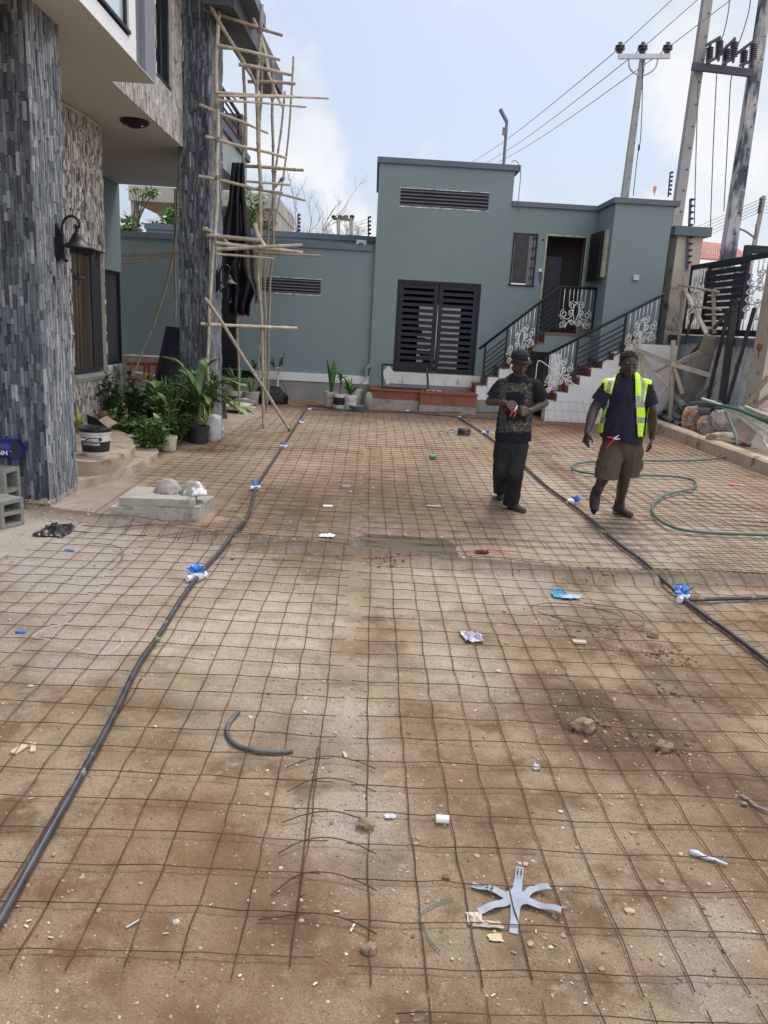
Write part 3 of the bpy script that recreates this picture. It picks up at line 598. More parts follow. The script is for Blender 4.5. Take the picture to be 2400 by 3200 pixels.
m = MB(); m.box((x2-.14, dy1, lf[2].z if False else AP(1826, 880).z), (x2-.08, dy0, PY(1838, 733, YA-.1).z)); sh = ap('open_shutter', m, black)
m = MB(); m.box((x2-.075, YR+.18, AP(1826, 880).z+.05), (x2-.003, YR+.32, AP(1838, 733).z+.0)); sh = ap('side_window', m, yv)
# junction boxes, hole, wires on the wall
bx = PY(1986, 868, YR); m = MB(); m.box((bx.x-.06, YR-.06, bx.z-.05), (bx.x+.06, YR, bx.z+.06)); ap('junction_box', m, mat('pale_grey_box', (.5, .53, .56), rough=.5))
bx = AP(1688, 846); m = MB(); m.box((bx.x-.04, YA-.02, bx.z-.03), (bx.x+.04, YA, bx.z+.04)); sb = ap('socket_box', m, whitep); m = MB()
for i in range(5): m.tube([(bx.x+R.uniform(-.03, .03), YA-.02, bx.z), (bx.x+R.uniform(-.08, .08), YA-.05, bx.z-.12), (bx.x+R.uniform(-.06, .06), YA-.03, bx.z-R.uniform(.15, .3))], .004, 4)
m.build('loose_wires', mat('grey_wire', (.1, .11, .11)), sb)
m = MB(); bx = AP(1697, 750); m.lathe([(.025, 0), (.025, .004)], (bx.x, YA-.001, bx.z), 10, ax=(0, -1, 0)); ap('wall_hole', m, void)
# tiled steps in front of the door
YS = 17.85; st = thing('tiled_steps', 'two terracotta tiled steps on a raw cement base in front of the louvred door', 'steps', (1.2, YS, 0))
sx0, sx1, sx2 = PY(1157, 1240, YS).x, PY(1311, 1240, YS).x, PY(1487, 1260, YS).x
za, zb_, zc_ = PY(1200, 1216, YS).z, PY(1200, 1247, YS).z, PY(1400, 1229, YS-.15).z; zd = PY(1400, 1268, YS-.15).z
m = MB(); n_ = 3
for i in range(n_): a_ = sx0+(sx1-sx0)*i/n_; m.box((a_+.003, YS, zb_), (a_+(sx1-sx0)/n_-.003, YS+.02, za-.03), R.random())
m.box((sx0-.03, YS-.04, za-.03), (sx1, YA-.015, za), .6); n_ = 5
for i in range(n_): a_ = sx1+(sx2-sx1)*i/n_; m.box((a_+.003, YS-.15, zd), (a_+(sx2-sx1)/n_-.003, YS-.13, zc_-.03), R.random())
m.box((sx1-.0, YS-.19, zc_-.03), (sx2+.02, YA-.014, zc_), .65); m.box((sx1, YS-.13, zd), (sx1+.02, YS+.02, zc_-.03), .4); m.build('tile', tile, st)
m = MB(); m.box((sx0, YS+.02, -.2), (sx1, YA, za-.03)); m.box((sx0-.01, YS-.03, -.2), (sx1-.01, YS+.02, zb_)); m.box((sx1+.02, YS-.13, -.2), (sx2-.002, YA, zc_-.03)); m.box((sx1, YS-.14, -.2), (sx2, YS-.13, zd)); m.build('cement_base', conc, st)
# black frame leaning on the steps
m = MB(); f = [PY(*p, YS+.25) for p in ((1192, 1143), (1333, 1146), (1338, 1207), (1195, 1204))]; zf = za+.012; f0, f1 = f[3].x, f[2].x; ft = PY(1260, 1144, YS+.4).z
q = [(f0, YS+.2, zf), (f1, YS+.2, zf), (f1-.03, YS+.62, ft), (f0-.02, YS+.62, ft)]
for i in range(4): m.bar(q[i], q[(i+1) % 4], .05, .035, up=(0, 1, 0))
m.bar((f0, YS+.19, zf), (f1, YS+.19, zf), .05, .03, up=(0, 1, 0))
tag(m.build('metal_frame', frame), 'empty black rectangular metal frame leaning on the tiled steps', 'frame')
m = MB(); c = Vector((PY(1350, 1216, YS+.1).x, YS+.1, max(za, zc_)+.004))
for i in range(26): a_ = R.uniform(0, 3.14); p = c+Vector((R.uniform(-.22, .22), R.uniform(-.1, .12), R.uniform(0, .02))); m.bar(p, p+Vector((.09*math.cos(a_), .07*math.sin(a_), .005)), .03, .006)
tag(m.build('offcuts', paper), 'small heap of brown card scraps on the tiled step', 'scraps')
# ---------------------------------------------------------------- outside stairs with two railings
def flight(base, xs_, z0_, z1_, n, Yf, Yb, body, noseX):
    pass
YF1, YF2 = 18.2, 17.15
stairs = thing('outside_stairs', 'white sided outside stairs with red treads climbing to the annex doors', 'staircase', (4.3, 17.8, 0))
def steps_from(Pf, Yf, Yb, zbot, nm, mt_side, bottom=None):
    """Pf: list of (x, z) stair outline from low to high, ending at the landing's far end"""
    m = MB(); poly = [(p[0], Yf, p[1]) for p in Pf]; 
    lo = Pf[0]; 
    for (xa, za_), (xb, zb2) in zip(Pf[:-1], Pf[1:]):
        if xb-xa > .02: m.box((xa, Yf, zbot), (xb, Yb, za_-.002*0))
    return m
def outline(x0_, z0_, x1_, z1_, n, xland):
    P = []; dx = (x1_-x0_)/n; dz = (z1_-z0_)/n
    for i in range(n): P += [(x0_+dx*i, z0_+dz*(i+1)), (x0_+dx*(i+1), z0_+dz*(i+1))]
    P.append((xland, z1_)); return P
A0 = PY(1500, 1200, YF1); A1 = PY(1745, 1040, YF1); xl1 = min(PY(1862, 1040, YF1).x, x2-.01)
Pa = outline(A0.x-.1, .45, A1.x-.05, A1.z-.02, 7, xl1)
m = MB()
for (xa, z_), (xb, _) in zip(Pa[0::2], Pa[1::2]): m.box((xa, YF1+.002, -.1), (xb, YA-.003, z_-.03), .5)
m.box((Pa[-2][0], YF1+.002, -.1), (xl1, YA-.003, Pa[-1][1]-.03))
m.build('rear_flight', green, stairs)
def treads(m, P, Yf, Yb, xland):
    for i in range(0, len(P)-1, 2):
        (xa, z_), (xb, _) = P[i], P[i+1]; last_ = i >= len(P)-3
        m.box((xa-.03, Yf-.02, z_-.03), ((xland if last_ else xb-.02), Yb-.01, z_), R.random()); m.box((xa-.012, Yf, P[i-1][1] if i else z_-.2), (xa, Yb-.012, z_-.03), R.random())
m = MB(); treads(m, Pa, YF1, YA, xl1); m.build('tread', tile, stairs)
m = MB(); m.box((A0.x-.5, YF1-.1, -.1), (A0.x-.1, YA-.004, .42), .5); m.box((A0.x-.1, YF1-.1, -.1), (A0.x+.9, YF1-.002, .3), .5); m.build('cement_foot', cement, stairs)
m = MB(); m.box((A0.x-.5, YF1-.11, .38), (A0.x-.1, YA-.02, .45), .5); m.build('bottom_tread', tile, stairs)
# white patches along the lower stringer of the rear flight
m = MB()
for (xa, z_), (xb, _) in list(zip(Pa[0::2], Pa[1::2]))[:4]: m.box((xa+.02, YF1-.016, max(.3, z_-.5)), (xb+.03, YF1-.001, z_-.035))
m.build('stringer_paint', white, stairs)
# front flight (white side wall)
B1 = PY(2062, 1078, YF2); B0 = PY(1716, 1262, YF2); xl2 = B1.x+.05
Pb = outline(B0.x-.1, .25, PY(1985, 1082, YF2).x, B1.z, 8, xl2)
m = MB(); Yb2 = YR-.003 if YR-YF2 > .2 else YF2+1
for (xa, z_), (xb, _) in zip(Pb[0::2], Pb[1::2]): m.box((xa+.03, YF2+.002, -.1), (xb+.03, YF2+.34, z_-.002))
m.box((Pb[-2][0]+.03, YF2+.002, -.1), (xl2+.35, YF2+.34, Pb[-1][1]-.002)); m.build('front_flight', white, stairs)
m = MB(); treads(m, Pb, YF2+.36, YF2+1.2, xl2-.2); m.build('tread', tile, stairs)
m = MB()
for (xa, z_), (xb, _) in zip(Pb[0::2], Pb[1::2]):
    m.box((xb+.014, YF2+.012, z_+.0), (xb+.029, YF2+.8, z_+.15), .3)
    mk_ = m.build('riser', tile, stairs); m = MB()
m = MB(); m.box((PY(1640, 1200, YF2+.9).x, YF2+1.0, 0), (PY(1722, 1200, YF2+.9).x, YF2+1.05, PY(1690, 1100, YF2+.9).z)); m.build('under_door', void, stairs)
m = MB(); q0, q1, q2 = PY(1640, 1170, YF2+.85), PY(1728, 1095, YF2+.85), PY(1725, 1180, YF2+.85); m.prism([q0, q1, q2, (q0.x, q0.y, 0)], (0, .04, 0)); m.build('black_sheet', black, stairs)
m = MB(); a_, b_ = PY(1722, 1105, YF2+.8), PY(1745, 1200, YF2+.8); m.box((a_.x, YF2+.75, 0), (b_.x, YF2+.8, a_.z)); m.build('white_strip', white, stairs)
# railings
def scroll_panel(mb, P, r=.0075):
    """P(u, v) maps the unit panel to world: u 0..1 sideways, v 0..1 up; mirror pattern of scrolls"""
    def sp(cu, cv, ru, a0, turns, sg, k=1.0):
        pts = []
        for i in range(17):
            q = i/16; a = a0+sg*turns*2*math.pi*q; rr_ = ru*(1-.78*q); pts.append(P(cu+rr_*math.cos(a), cv+rr_*math.sin(a)*k))
        mb.tube(pts, r, 4)
    for s in (-1, 1):
        X = lambda u: .5+s*u
        sg = s; 
        sp(X(.36), .38, .12, math.pi/2, 1.4, -sg, .9); sp(X(.38), .12, .12, math.pi/2, 1.4, sg, .9)
        sp(X(.14), .6, .1, math.pi/2 if s > 0 else math.pi/2, 1.4, -sg, .9); sp(X(.14), .42, .09, -math.pi/2, 1.3, sg, .9); sp(X(.1), .16, .085, math.pi, 1.3, sg, .9)
        mb.tube([P(X(u), v) for u, v in ((.36, .26), (.22, .25), (.12, .32), (.08, .42), (.14, .5))], r, 4)
        mb.tube([P(X(u), v) for u, v in ((.0, .14), (.05, .3), (.09, .42), (.07, .58), (.0, .66), (-.1, .69))], r, 4)
        mb.tube([P(X(u), v) for u, v in ((.1, .24), (.18, .22), (.26, .1), (.28, .02))], r, 4)
        for u, v in ((.4, .5), (.24, .66), (.12, .7)): mb.tube([P(X(u), v), P(X(u), 1.)], r*.9, 4)
    mb.tube([P(.5, .66), P(.5, 1.)], r*.9, 4)
def rail(name, segs, top, Y, label, end_cap=None):
    """top: list of (x, z) for the handrail; segs: (xa, xb, kind) ; rail height .95"""
    t_ = thing(name, label, 'railing', (top[0][0], Y, top[0][1]-1)); hgt = .86
    def zt_(x):
        for (xa, za1), (xb, zb1) in zip(top[:-1], top[1:]):
            if xa-1e-6 <= x <= xb+1e-6: return za1+(zb1-za1)*(x-xa)/max(1e-6, xb-xa)
        return top[0][1] if x < top[0][0] else top[-1][1]
    m = MB(); m.tube([(x, Y, z) for x, z in top], .03, 8); m.build('handrail', frame, t_, smooth=True)
    posts = sorted({round(s[0], 3) for s in segs} | {round(s[1], 3) for s in segs})
    for x in posts: m = MB(); m.box((x-.022, Y-.022, zt_(x)-.95), (x+.022, Y+.022, zt_(x))); m.build('post', frame, t_)
    for xa, xb, kind in segs:
        m = MB()
        if kind == 'bars':
            for k in range(1, 7): f_ = .12+.8*k/6.5; m.bar((xa, Y, zt_(xa)-f_*.93), (xb, Y, zt_(xb)-f_*.93), .014, .03)
            m.build('rail_bars', frame, t_)
        else:
            def P(u, v): x = xa+(xb-xa)*(.04+.92*u); return Vector((x, Y+.01, zt_(x)-.93+.9*v))
            scroll_panel(m, P, .0115); sp_ = m.build('scroll_panel', whitem, t_, smooth=True); m = MB()
            for (u, v, s) in ((.08, .3, .07), (.9, .1, .09), (.93, .33, .06), (.1, .08, .06)):
                c = P(u, v); c.y -= .03
                for i in range(5): a_ = R.uniform(0, 6.3); d = Vector((math.cos(a_), R.uniform(-.3, .3), math.sin(a_)))*s*R.uniform(.6, 1.3); e_ = Vector((-math.sin(a_), .2, math.cos(a_)))*s*.4; m.add([c-e_, c+d*.5-e_*.6+Vector((0, .02, 0)), c+d, c+d*.5+e_], [(0, 1, 2, 3)])
            m.build('wrapping_paper', paper, sp_)
    return t_
tA = [PY(1497, 1091, YF1-.03), PY(1752, 896, YF1-.03), PY(1869, 903, YF1-.03)]; tA = [(p.x, p.z) for p in tA]; tA[2] = (tA[2][0], tA[1][1])
fx = lambda px, py, Y: PY(px, py, Y).x
rail('stair_railing', [(fx(1511, 1150, YF1), fx(1580, 1090, YF1), 'bars'), (fx(1580, 1090, YF1), fx(1680, 1000, YF1), 'scroll'), (fx(1680, 1000, YF1), tA[1][0], 'bars'), (tA[1][0], tA[2][0]-.03, 'scroll')], tA, YF1-.03, 'black railing with white scrolls on the rear stair flight, ending level at the open doorway')
tB = [PY(1688, 1119, YF2-.03), PY(2078, 918, YF2-.03)]; tB = [(p.x, p.z) for p in tB]
rail('stair_railing', [(fx(1700, 1170, YF2), fx(1800, 1110, YF2), 'scroll'), (fx(1800, 1110, YF2), fx(1953, 1010, YF2), 'bars'), (fx(1953, 1010, YF2), fx(2062, 980, YF2), 'scroll')], tB, YF2-.03, 'long black railing with white scrolls on the front flight, running up to the gate pillar')
for o in [o for o in bpy.data.objects if o.get('category') == 'railing']: o['group'] = 'stair railings of the annex'
# black slabs heaped on the stairs
m = MB()
for i in range(34): x = R.uniform(*sorted((fx(1820, 1150, YF2+.4), fx(1950, 1100, YF2+.4)))); k = (x-fx(1820, 1150, YF2+.4))/(fx(1950, 1100, YF2+.4)-fx(1820, 1150, YF2+.4)); m.rock((x, YF2+R.uniform(.3, .6), PY(1820, 1185, YF2+.4).z+k*.62+R.uniform(-.05, .14)), .13, (1, .5, R.uniform(.2, .5)), seed=i, sub=1)
tag(m.build('rubble_heap', mat('dark_rubble', (.03, .03, .035), (.07, .065, .07), sc=6, rough=.7, bump=.3), smooth=False), 'dark heap of broken slabs lying on the front stair flight', 'rubble')
# thin white cable hanging over the front railing
m = MB(); P = [PY(*p, YF2-.2) for p in ((1668, 1230), (1676, 1160), (1680, 1126), (1692, 1128), (1740, 1165), (1800, 1205), (1850, 1225))]; m.tube(smoothp(P, 2), .009, 5)
tag(m.build('white_cable', whitem, smooth=True), 'thin white cable draped over the foot of the front stair railing', 'cable')
# ---------------------------------------------------------------- low wall and building left of the annex
YW = 18.9
lw = thing('low_building', 'low green flat roofed building with a long louvred vent and grey coping behind the scaffold', 'building', (-2.5, YW, 0))
lz0, lz1 = PY(950, 768, YW).z, PY(1157, 790, YW).z; lz = (lz0+lz1)/2; wx0 = -8.5
m = MB(); m.box((wx0, YW, PY(900, 1165, YW).z), (x0+.3, YW+.2, lz)); m.box((wx0, YW+.2, lz-.2), (x0, 21.5, lz-.1)); m.build('wall', green, lw)
m = MB(); m.box((wx0, YW-.05, lz), (x0-.06, YW+.2, lz+.13)); m.build('coping', coping, lw)
wz0, wz1 = PY(900, 1188, YW-.05).z, PY(900, 1163, YW-.05).z
m = MB(); m.box((PY(800, 1160, YW).x, YW-.07, wz0), (x0, YW-.001, wz1)); m.build('white_ledge', white, lw)
m = MB(); m.box((wx0, YW-.04, -.3), (x0+.0, YW+.0, wz0-.002)); m.build('cement_plinth', cement, lw)
q = [PY(*p, YW) for p in ((740, 865), (1003, 870), (1003, 917), (740, 912))]; vent(lw, q[0].x, q[1].x, (q[2].z+q[3].z)/2, (q[0].z+q[1].z)/2, YW)
dx0, dx1 = PY(676, 1000, YW).x-.1, PY(746, 1000, YW).x; dzt = PY(700, 900, YW).z; dzb = PY(700, 1150, YW).z
m = MB(); m.box((dx0, YW-.03, dzb), (dx1, YW-.001, dzt)); d_ = m.build('door', black, lw); m = MB(); louvre(m, dx0+.1, dx1-.08, dzb+.05, dzb+.5, YW-.05, 7); m.build('vent_slats', frame, d_)
# yard back wall seen under the soffit on the left, stepping up
yl = PY(420, 770, YW); zL1 = yl.z; zL2 = PY(500, 720, YW).z; xs1 = PY(457, 740, YW).x
bw = thing('yard_wall', 'tall green yard wall with stepped grey coping seen below the soffit', 'wall', (-6, YW+3, 0))
YB = 21.5
sB = lambda x, y: PY(x, y, YB)
m = MB(); zb1, zb2 = sB(420, 768).z, sB(500, 718).z; zb3 = sB(1100, 750).z; xa, xb = sB(457, 740).x, sB(660, 740).x
m.box((-13, YB, -.1), (xa, YB+.2, zb1)); m.box((xa, YB, -.1), (x0+.1, YB+.2, zb2)); m.build('wall', green, bw)
m = MB(); m.box((-13, YB-.06, zb1), (xa+.12, YB+.26, zb1+.15)); m.box((xa-.03, YB-.06, zb2), (x0+.0, YB+.26, zb2+.14)); m.build('coping', coping, bw)
# paved ledge below the yard wall
# ================================================================ BAMBOO SCAFFOLD
def bamboo_pole(P, r=.032, parent=None, name='pole', taper=.9, seed=0):
    P = [Vector(p) for p in P]; r *= .84
    if len(P) > 2: P = smoothp(P, 1)
    L_ = sum((b-a).length for a, b in zip(P[:-1], P[1:])); out = []; rs = []; rr_ = random.Random(seed+3); d = 0; nxt = rr_.uniform(.05, .3)
    pts = []; acc_ = 0
    for a, b in zip(P[:-1], P[1:]): pts.append((acc_, a, b)); acc_ += (b-a).length
    def at(s):
        for s0, a, b in pts:
            l = (b-a).length
            if s <= s0+l+1e-6: return a.lerp(b, max(0, min(1, (s-s0)/max(l, 1e-6))))
        return P[-1]
    S_ = [0]; 
    while nxt < L_-.03: S_ += [nxt-.025, nxt-.006, nxt+.006, nxt+.025]; nxt += rr_.uniform(.24, .36)
    S_.append(L_); S_ = sorted(x for x in S_ if 0 <= x <= L_)
    nodeset = set()
    for i, s in enumerate(S_):
        k = 1-(1-taper)*s/L_; bulge = 1.22 if (i > 0 and i < len(S_)-1 and (i-1) % 4 in (1, 2)) else 1.0
        w_ = Vector((noise.noise(Vector((s*1.3, seed, 0))), noise.noise(Vector((s*1.3, seed, 5))), noise.noise(Vector((s*1.1, seed, 8)))*.6))*.04
        out.append(at(s)+w_); rs.append(r*k*bulge)
    m = MB(); m.tube(out, rs, 8, t=rr_.random()); return m.build(name, bamboo, parent, smooth=50)
scaf = thing('scaffold', 'tall bamboo scaffold of lashed poles standing against the far slate column', 'scaffold', (-2.2, 13.6, 0))
def pp(L_, Y): return [PY(x, y, Y if not isinstance(Y, (list, tuple)) else Y[0]+(Y[1]-Y[0])*i/(len(L_)-1)) for i, (x, y) in enumerate(L_)]
y2, y3, y5 = G(750, 1290).y, G(823, 1337).y, G(833, 1285).y
sd = 0
for L_, Y, r_ in [([(679,-40),(678,200),(680,600),(676,708),(660,850),(648,1100),(656,1338)], 13.2, .034), ([(757,141),(762,217),(767,362),(760,543),(753,760),(747,817),(739,998),(745,1143),(750,1290)], y2, .036),
  ([(818,14),(813,90),(807,253),(804,362),(809,481),(813,579),(813,760),(806,817),(819,1016),(821,1179),(823,1337)], y3, .038), ([(820,170),(816,253),(814,398),(812,480)], y3+.1, .03),
  ([(850,177),(851,362),(856,543),(853,760),(841,962),(839,1215),(833,1285)], y5, .033), ([(890,286),(887,344),(865,506),(855,590),(836,741),(826,925),(829,1143),(832,1290)], y5+.25, .026), ([(917,177),(909,326),(898,470),(880,586),(862,687),(835,835),(826,960)], y5+.1, .024),
  ([(818,640),(815,900),(812,1190)], y3+.3, .022),
  ([(548,590),(548,690),(546,853),(548,1008)], 15.2, .028), ([(556,560),(553,680),(543,800)], 15.1, .022), ([(545,790),(517,907),(470,1045),(424,1155),(410,1185)], [15.1, 14.6], .03)]:
    sd += 1; bamboo_pole(pp(L_, Y), r_, scaf, 'upright', .8, sd)
for a, b, r_ in [((634,27),(882,112),.036),((681,141),(876,186),.033),((746,201),(909,233),.034),((775,255),(923,262),.033),((674,288),(923,304),.022),((681,298),(1030,307),.022),((681,313),(959,333),.02),((625,327),(836,416),.03),((643,427),(894,495),.032),((766,519),(948,532),.034),((619,550),(954,624),.03),((768,566),(905,579),.025),((769,590),(883,602),.022),
  ((643,735),(815,752),.042),((672,759),(945,789),.036),((676,778),(944,766),.036),((795,789),(1003,800),.024),((676,794),(853,808),.022),((627,1012),(928,1026),.03)]:
    sd += 1; y0_ = 13.15 if a[0] < 760 else y3+.1; p0 = PY(*a, y0_); yb_ = G(*b, z=p0.z-.02).y if p0.z > 2.6 else y3+.15
    yb_ = min(max(yb_, y3-.25), y3+.9)
    bamboo_pole([p0, PY(*b, yb_)], r_, scaf, 'ledger', .85, sd)
for L_, Y, r_ in [([(645,-10),(681,54),(760,195),(803,275)], [12.9, y3], .036), ([(791,58),(818,127),(844,253),(885,338)], y3+.12, .032), ([(638,713),(690,740),(745,786)], [12.8, y2], .036), ([(795,699),(806,735),(824,775),(868,787)], y3-.1, .045), ([(640,931),(748,1092),(897,1334),(905,1345)], [12.9, G(905,1345).y], .036),
   ([(383,799),(480,794),(560,788)], 15, .026), ([(383,810),(470,808),(560,797)], 14.95, .026), ([(383,822),(481,813)], 14.9, .022), ([(858,586),(882,556)], y5, .03), ([(716,292),(745,320)], y2, .02)]:
    sd += 1; bamboo_pole(pp(L_, Y), r_, scaf, 'brace', .85, sd)
m = MB()
rope = mat('twine_lashing', (.3, .27, .22), (.12, .1, .08), sc=30, rough=.95)
# lashings, each its own part
for (x, y, Y) in ((679,43,13.2),(678,333,13.2),(679,437,13.2),(680,556,13.2),(813,96,y3),(806,190,y3),(852,305,y5),(909,302,y5),(813,590,y3),(856,535,y5),(672,745,13.2),(808,757,y3),(855,788,y5),(745,786,y2),(825,777,y3),(648,1014,13.2),(822,1022,y3),(756,305,y2),(882,560,y5),(548,792,15.1)):
    m = MB(); c = PY(x, y, Y); 
    for k in range(3): m.tube([c+Vector((.05*math.cos(a), .05*math.sin(a), .012*k-.01+.02*math.sin(a+k))) for a in np.linspace(0, 5.6, 9)], .007, 4, closed=True)
    m.build('lashing', rope, scaf)
# dark mesh sheet hanging behind the poles
ROW = [(508,724,764),(560,720,764),(620,714,766),(680,704,776),(740,694,786),(790,688,795),(830,678,803),(870,690,806),(905,706,800),(950,712,784),(985,716,778)]
cloth = mat('black_scaffold_net', (.012, .015, .024), (.035, .038, .05), sc=7, rough=.75, bump=.3, bsc=25, stretch=(1, 1, .3), c3=(.1, .095, .095), sc3=2.5, th3=.62)
m = MB(); nx_ = 26; vs = []
for j, (y, xl, xr_) in enumerate(ROW):
    for i in range(nx_+1):
        u = i/nx_; amp = .05+.012*j; p = PY(xl+(xr_-xl)*u+4*ns(i*.4, j*.9, 1), y+(12*ns(i*.5, 3, 1) if j > 8 else 0), 15.6+amp*math.sin(u*19+j*.5)+.04*ns(i*.3, j*.7, 1, 3)); vs.append(p)
m.add(vs, [(j*(nx_+1)+i, j*(nx_+1)+i+1, (j+1)*(nx_+1)+i+1, (j+1)*(nx_+1)+i) for j in range(len(ROW)-1) for i in range(nx_)])
o = m.build('net_sheet', cloth, smooth=True); md = o.modifiers.new('t', 'SOLIDIFY'); md.thickness = .01; tag(o, 'black scaffold netting hanging in folds from the rear balcony behind the bamboo', 'netting')
m = MB(); q = [PY(*p, 15.3) for p in ((768,742),(795,780),(802,830),(800,900),(812,905),(806,935),(798,945),(790,900),(775,860),(764,820))]
n_ = 12; L1_ = [((766,740),(772,745)),((758,790),(797,785)),((762,830),(800,830)),((770,862),(806,872)),((786,890),(810,896)),((797,922),(808,925)),((796,945),(806,946))]
vs = []
for j, (a, b) in enumerate(L1_):
    for i in range(n_+1): u = i/n_; vs.append(PY(a[0]+(b[0]-a[0])*u, a[1]+(b[1]-a[1])*u+3*math.sin(u*9+j), 15.2+.05*math.sin(u*11+j*.8)))
m.add(vs, [(j*(n_+1)+i, j*(n_+1)+i+1, (j+1)*(n_+1)+i+1, (j+1)*(n_+1)+i) for j in range(len(L1_)-1) for i in range(n_)])
o = m.build('torn_sheet', mat('dusty_torn_sheet', (.05, .045, .045), (.17, .15, .14), sc=5, rough=.85, bump=.3, bsc=20), smooth=True); md = o.modifiers.new('t', 'SOLIDIFY'); md.thickness = .012; tag(o, 'torn dusty brown sheet hanging beside the black netting', 'sheet')
# ================================================================ BEYOND THE YARD
# half built brick house, upper left
YH = 42; hb = thing('brick_house', 'unfinished brick house with a raw concrete roof slab seen beyond the low building', 'house', (-14, YH, 0))
f = lambda x, y: PY(x, y, YH)
brick = mat('red_brick', (.3, .15, .10), (.4, .22, .15), sc=1.2, rough=.9, tint=.3, c3=(.22, .12, .09), sc3=5)
L0, R0 = f(409, 600).x, f(866, 650).x; zt1, zb1_ = f(630, 596).z, f(630, 642).z
cc = mat('weathered_concrete', (.3, .29, .27), (.42, .41, .38), sc=.7, rough=.95, c3=(.2, .19, .18), sc3=1.1, th3=.6)
m = MB(); m.box((L0, YH-.4, zb1_), (R0, YH+9, zt1)); m.build('roof', cc, hb)
m = MB(); xb0 = f(762, 700).x; xb1 = f(843, 700).x; bz = .12
for j in range(48):
    z = zb1_-3.4-2.2+j*bz
    if z+bz > zb1_: break
    n_ = int((xb1-xb0)/.42)+1
    for i in range(-1, n_+1):
        a = xb0+(i+(j % 2)*.5)*.42; b2 = min(a+.40, xb1); a = max(a, xb0)
        if b2-a > .05: m.box((a, YH, z+.008), (b2, YH+.2, z+bz-.008), R.random())
m.box((xb0, YH+.02, 0), (xb1, YH+.2, zb1_), .3); m.build('brick_wall', brick, hb)
m = MB(); m.box((xb1, YH-.05, 0), (R0-.05, YH+8, zb1_-.002)); m.box((f(412,700).x, YH-.1, 0), (f(426,700).x, YH+.6, zb1_-.002)); m.box((f(640, 700).x, YH-.02, 0), (f(672, 700).x, YH+.5, zb1_-.002)); m.build('column', cc, hb)
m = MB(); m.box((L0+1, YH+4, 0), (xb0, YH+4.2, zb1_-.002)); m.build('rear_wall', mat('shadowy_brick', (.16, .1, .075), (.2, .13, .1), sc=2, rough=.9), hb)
m = MB()
for i in range(16):
    for j in range(3):
        if (i+j) % 2 == 0: a = f(460+i*6, 700); m.box((a.x, YH-.02, f(500, 715).z+j*.16), (a.x+.13, YH+.1, f(500, 715).z+j*.16+.13))
m.build('breeze_blocks', white, hb)
# leafy trees
def leaf_cloud(m, c, rad, n, size, seed, flat=.8):
    r = random.Random(seed)
    cl = [Vector((r.gauss(0, .45), r.gauss(0, .45), r.gauss(0, .4))) for _ in range(max(6, n//60))]
    for i in range(n):
        k = cl[r.randrange(len(cl))]; q = k+Vector((r.gauss(0, .17), r.gauss(0, .17), r.gauss(0, .13)))
        p = Vector(c)+Vector((q.x*rad[0], q.y*rad[1], q.z*rad[2])); d = Vector((r.gauss(0, 1), r.gauss(0, 1), r.gauss(0, .5)-.3)).normalized(); s_ = d.cross(Vector((r.gauss(0, 1), r.gauss(0, 1), r.gauss(0, 1)))).normalized()
        L_ = size*r.uniform(.6, 1.3); w_ = L_*.22; a = p; m.add([a, a+d*L_*.5+s_*w_, a+d*L_, a+d*L_*.5-s_*w_], [(0, 1, 2, 3)], min(1, max(0, .5+.5*k.z+r.gauss(0, .2))))
bark = mat('grey_bark', (.07, .06, .045), (.12, .1, .08), sc=6, rough=.95)
def tree(base, crown, rad, n, size, seed, label, grp=None, nm='leafy_tree'):
    t_ = thing(nm, label, 'tree', base, grp); b0_ = Vector(base); c = Vector(crown); m = MB()
    m.tube([b0_, b0_.lerp(c, .5)+Vector((.1, 0, 0)), c], [.05*min(1, rad[0]), .035*min(1, rad[0]), .02], 7)
    for k in range(7): a = k*.9+seed; e_ = c+Vector((math.cos(a)*rad[0]*.7, math.sin(a)*rad[1]*.7, R.uniform(-.5, .6)*rad[2])); m.tube([b0_.lerp(c, .55+.05*k), b0_.lerp(c, .9).lerp(e_, .5), e_], [.03*min(1, rad[0]), .02*min(1, rad[0]), .008], 5)
    m.build('trunk', bark, t_); m = MB(); leaf_cloud(m, crown, rad, n, size, seed); m.build('crown', leafm, t_); return t_
Yt = 30
tp = lambda x, y: tuple(PY(x, y, Yt))
c = tp(532, 712); tree((c[0], Yt, 0), c, (.75, .8, 1.1), 1100, .24, 3, 'bushy green tree behind the stepped yard wall under the soffit')
c = tp(400, 720); tree((c[0], Yt, 0), c, (.5, .6, 1.4), 520, .25, 4, 'slim green sapling at the left end of the stepped yard wall')
c = tp(785, 690); tree((c[0], Yt, 0), c, (.6, .6, 1.1), 700, .2, 5, 'small green tree in front of the brick house wall')
c = tp(838, 728); tree((c[0], Yt, 0), c, (.3, .4, .5), 260, .2, 6, 'low green sapling top beside the bamboo uprights')
c = PY(450, 600, 26); tree((c.x-1.5, 26, 0), tuple(c), (.6, .4, .25), 160, .16, 8, 'overhanging green branch just below the soffit edge')
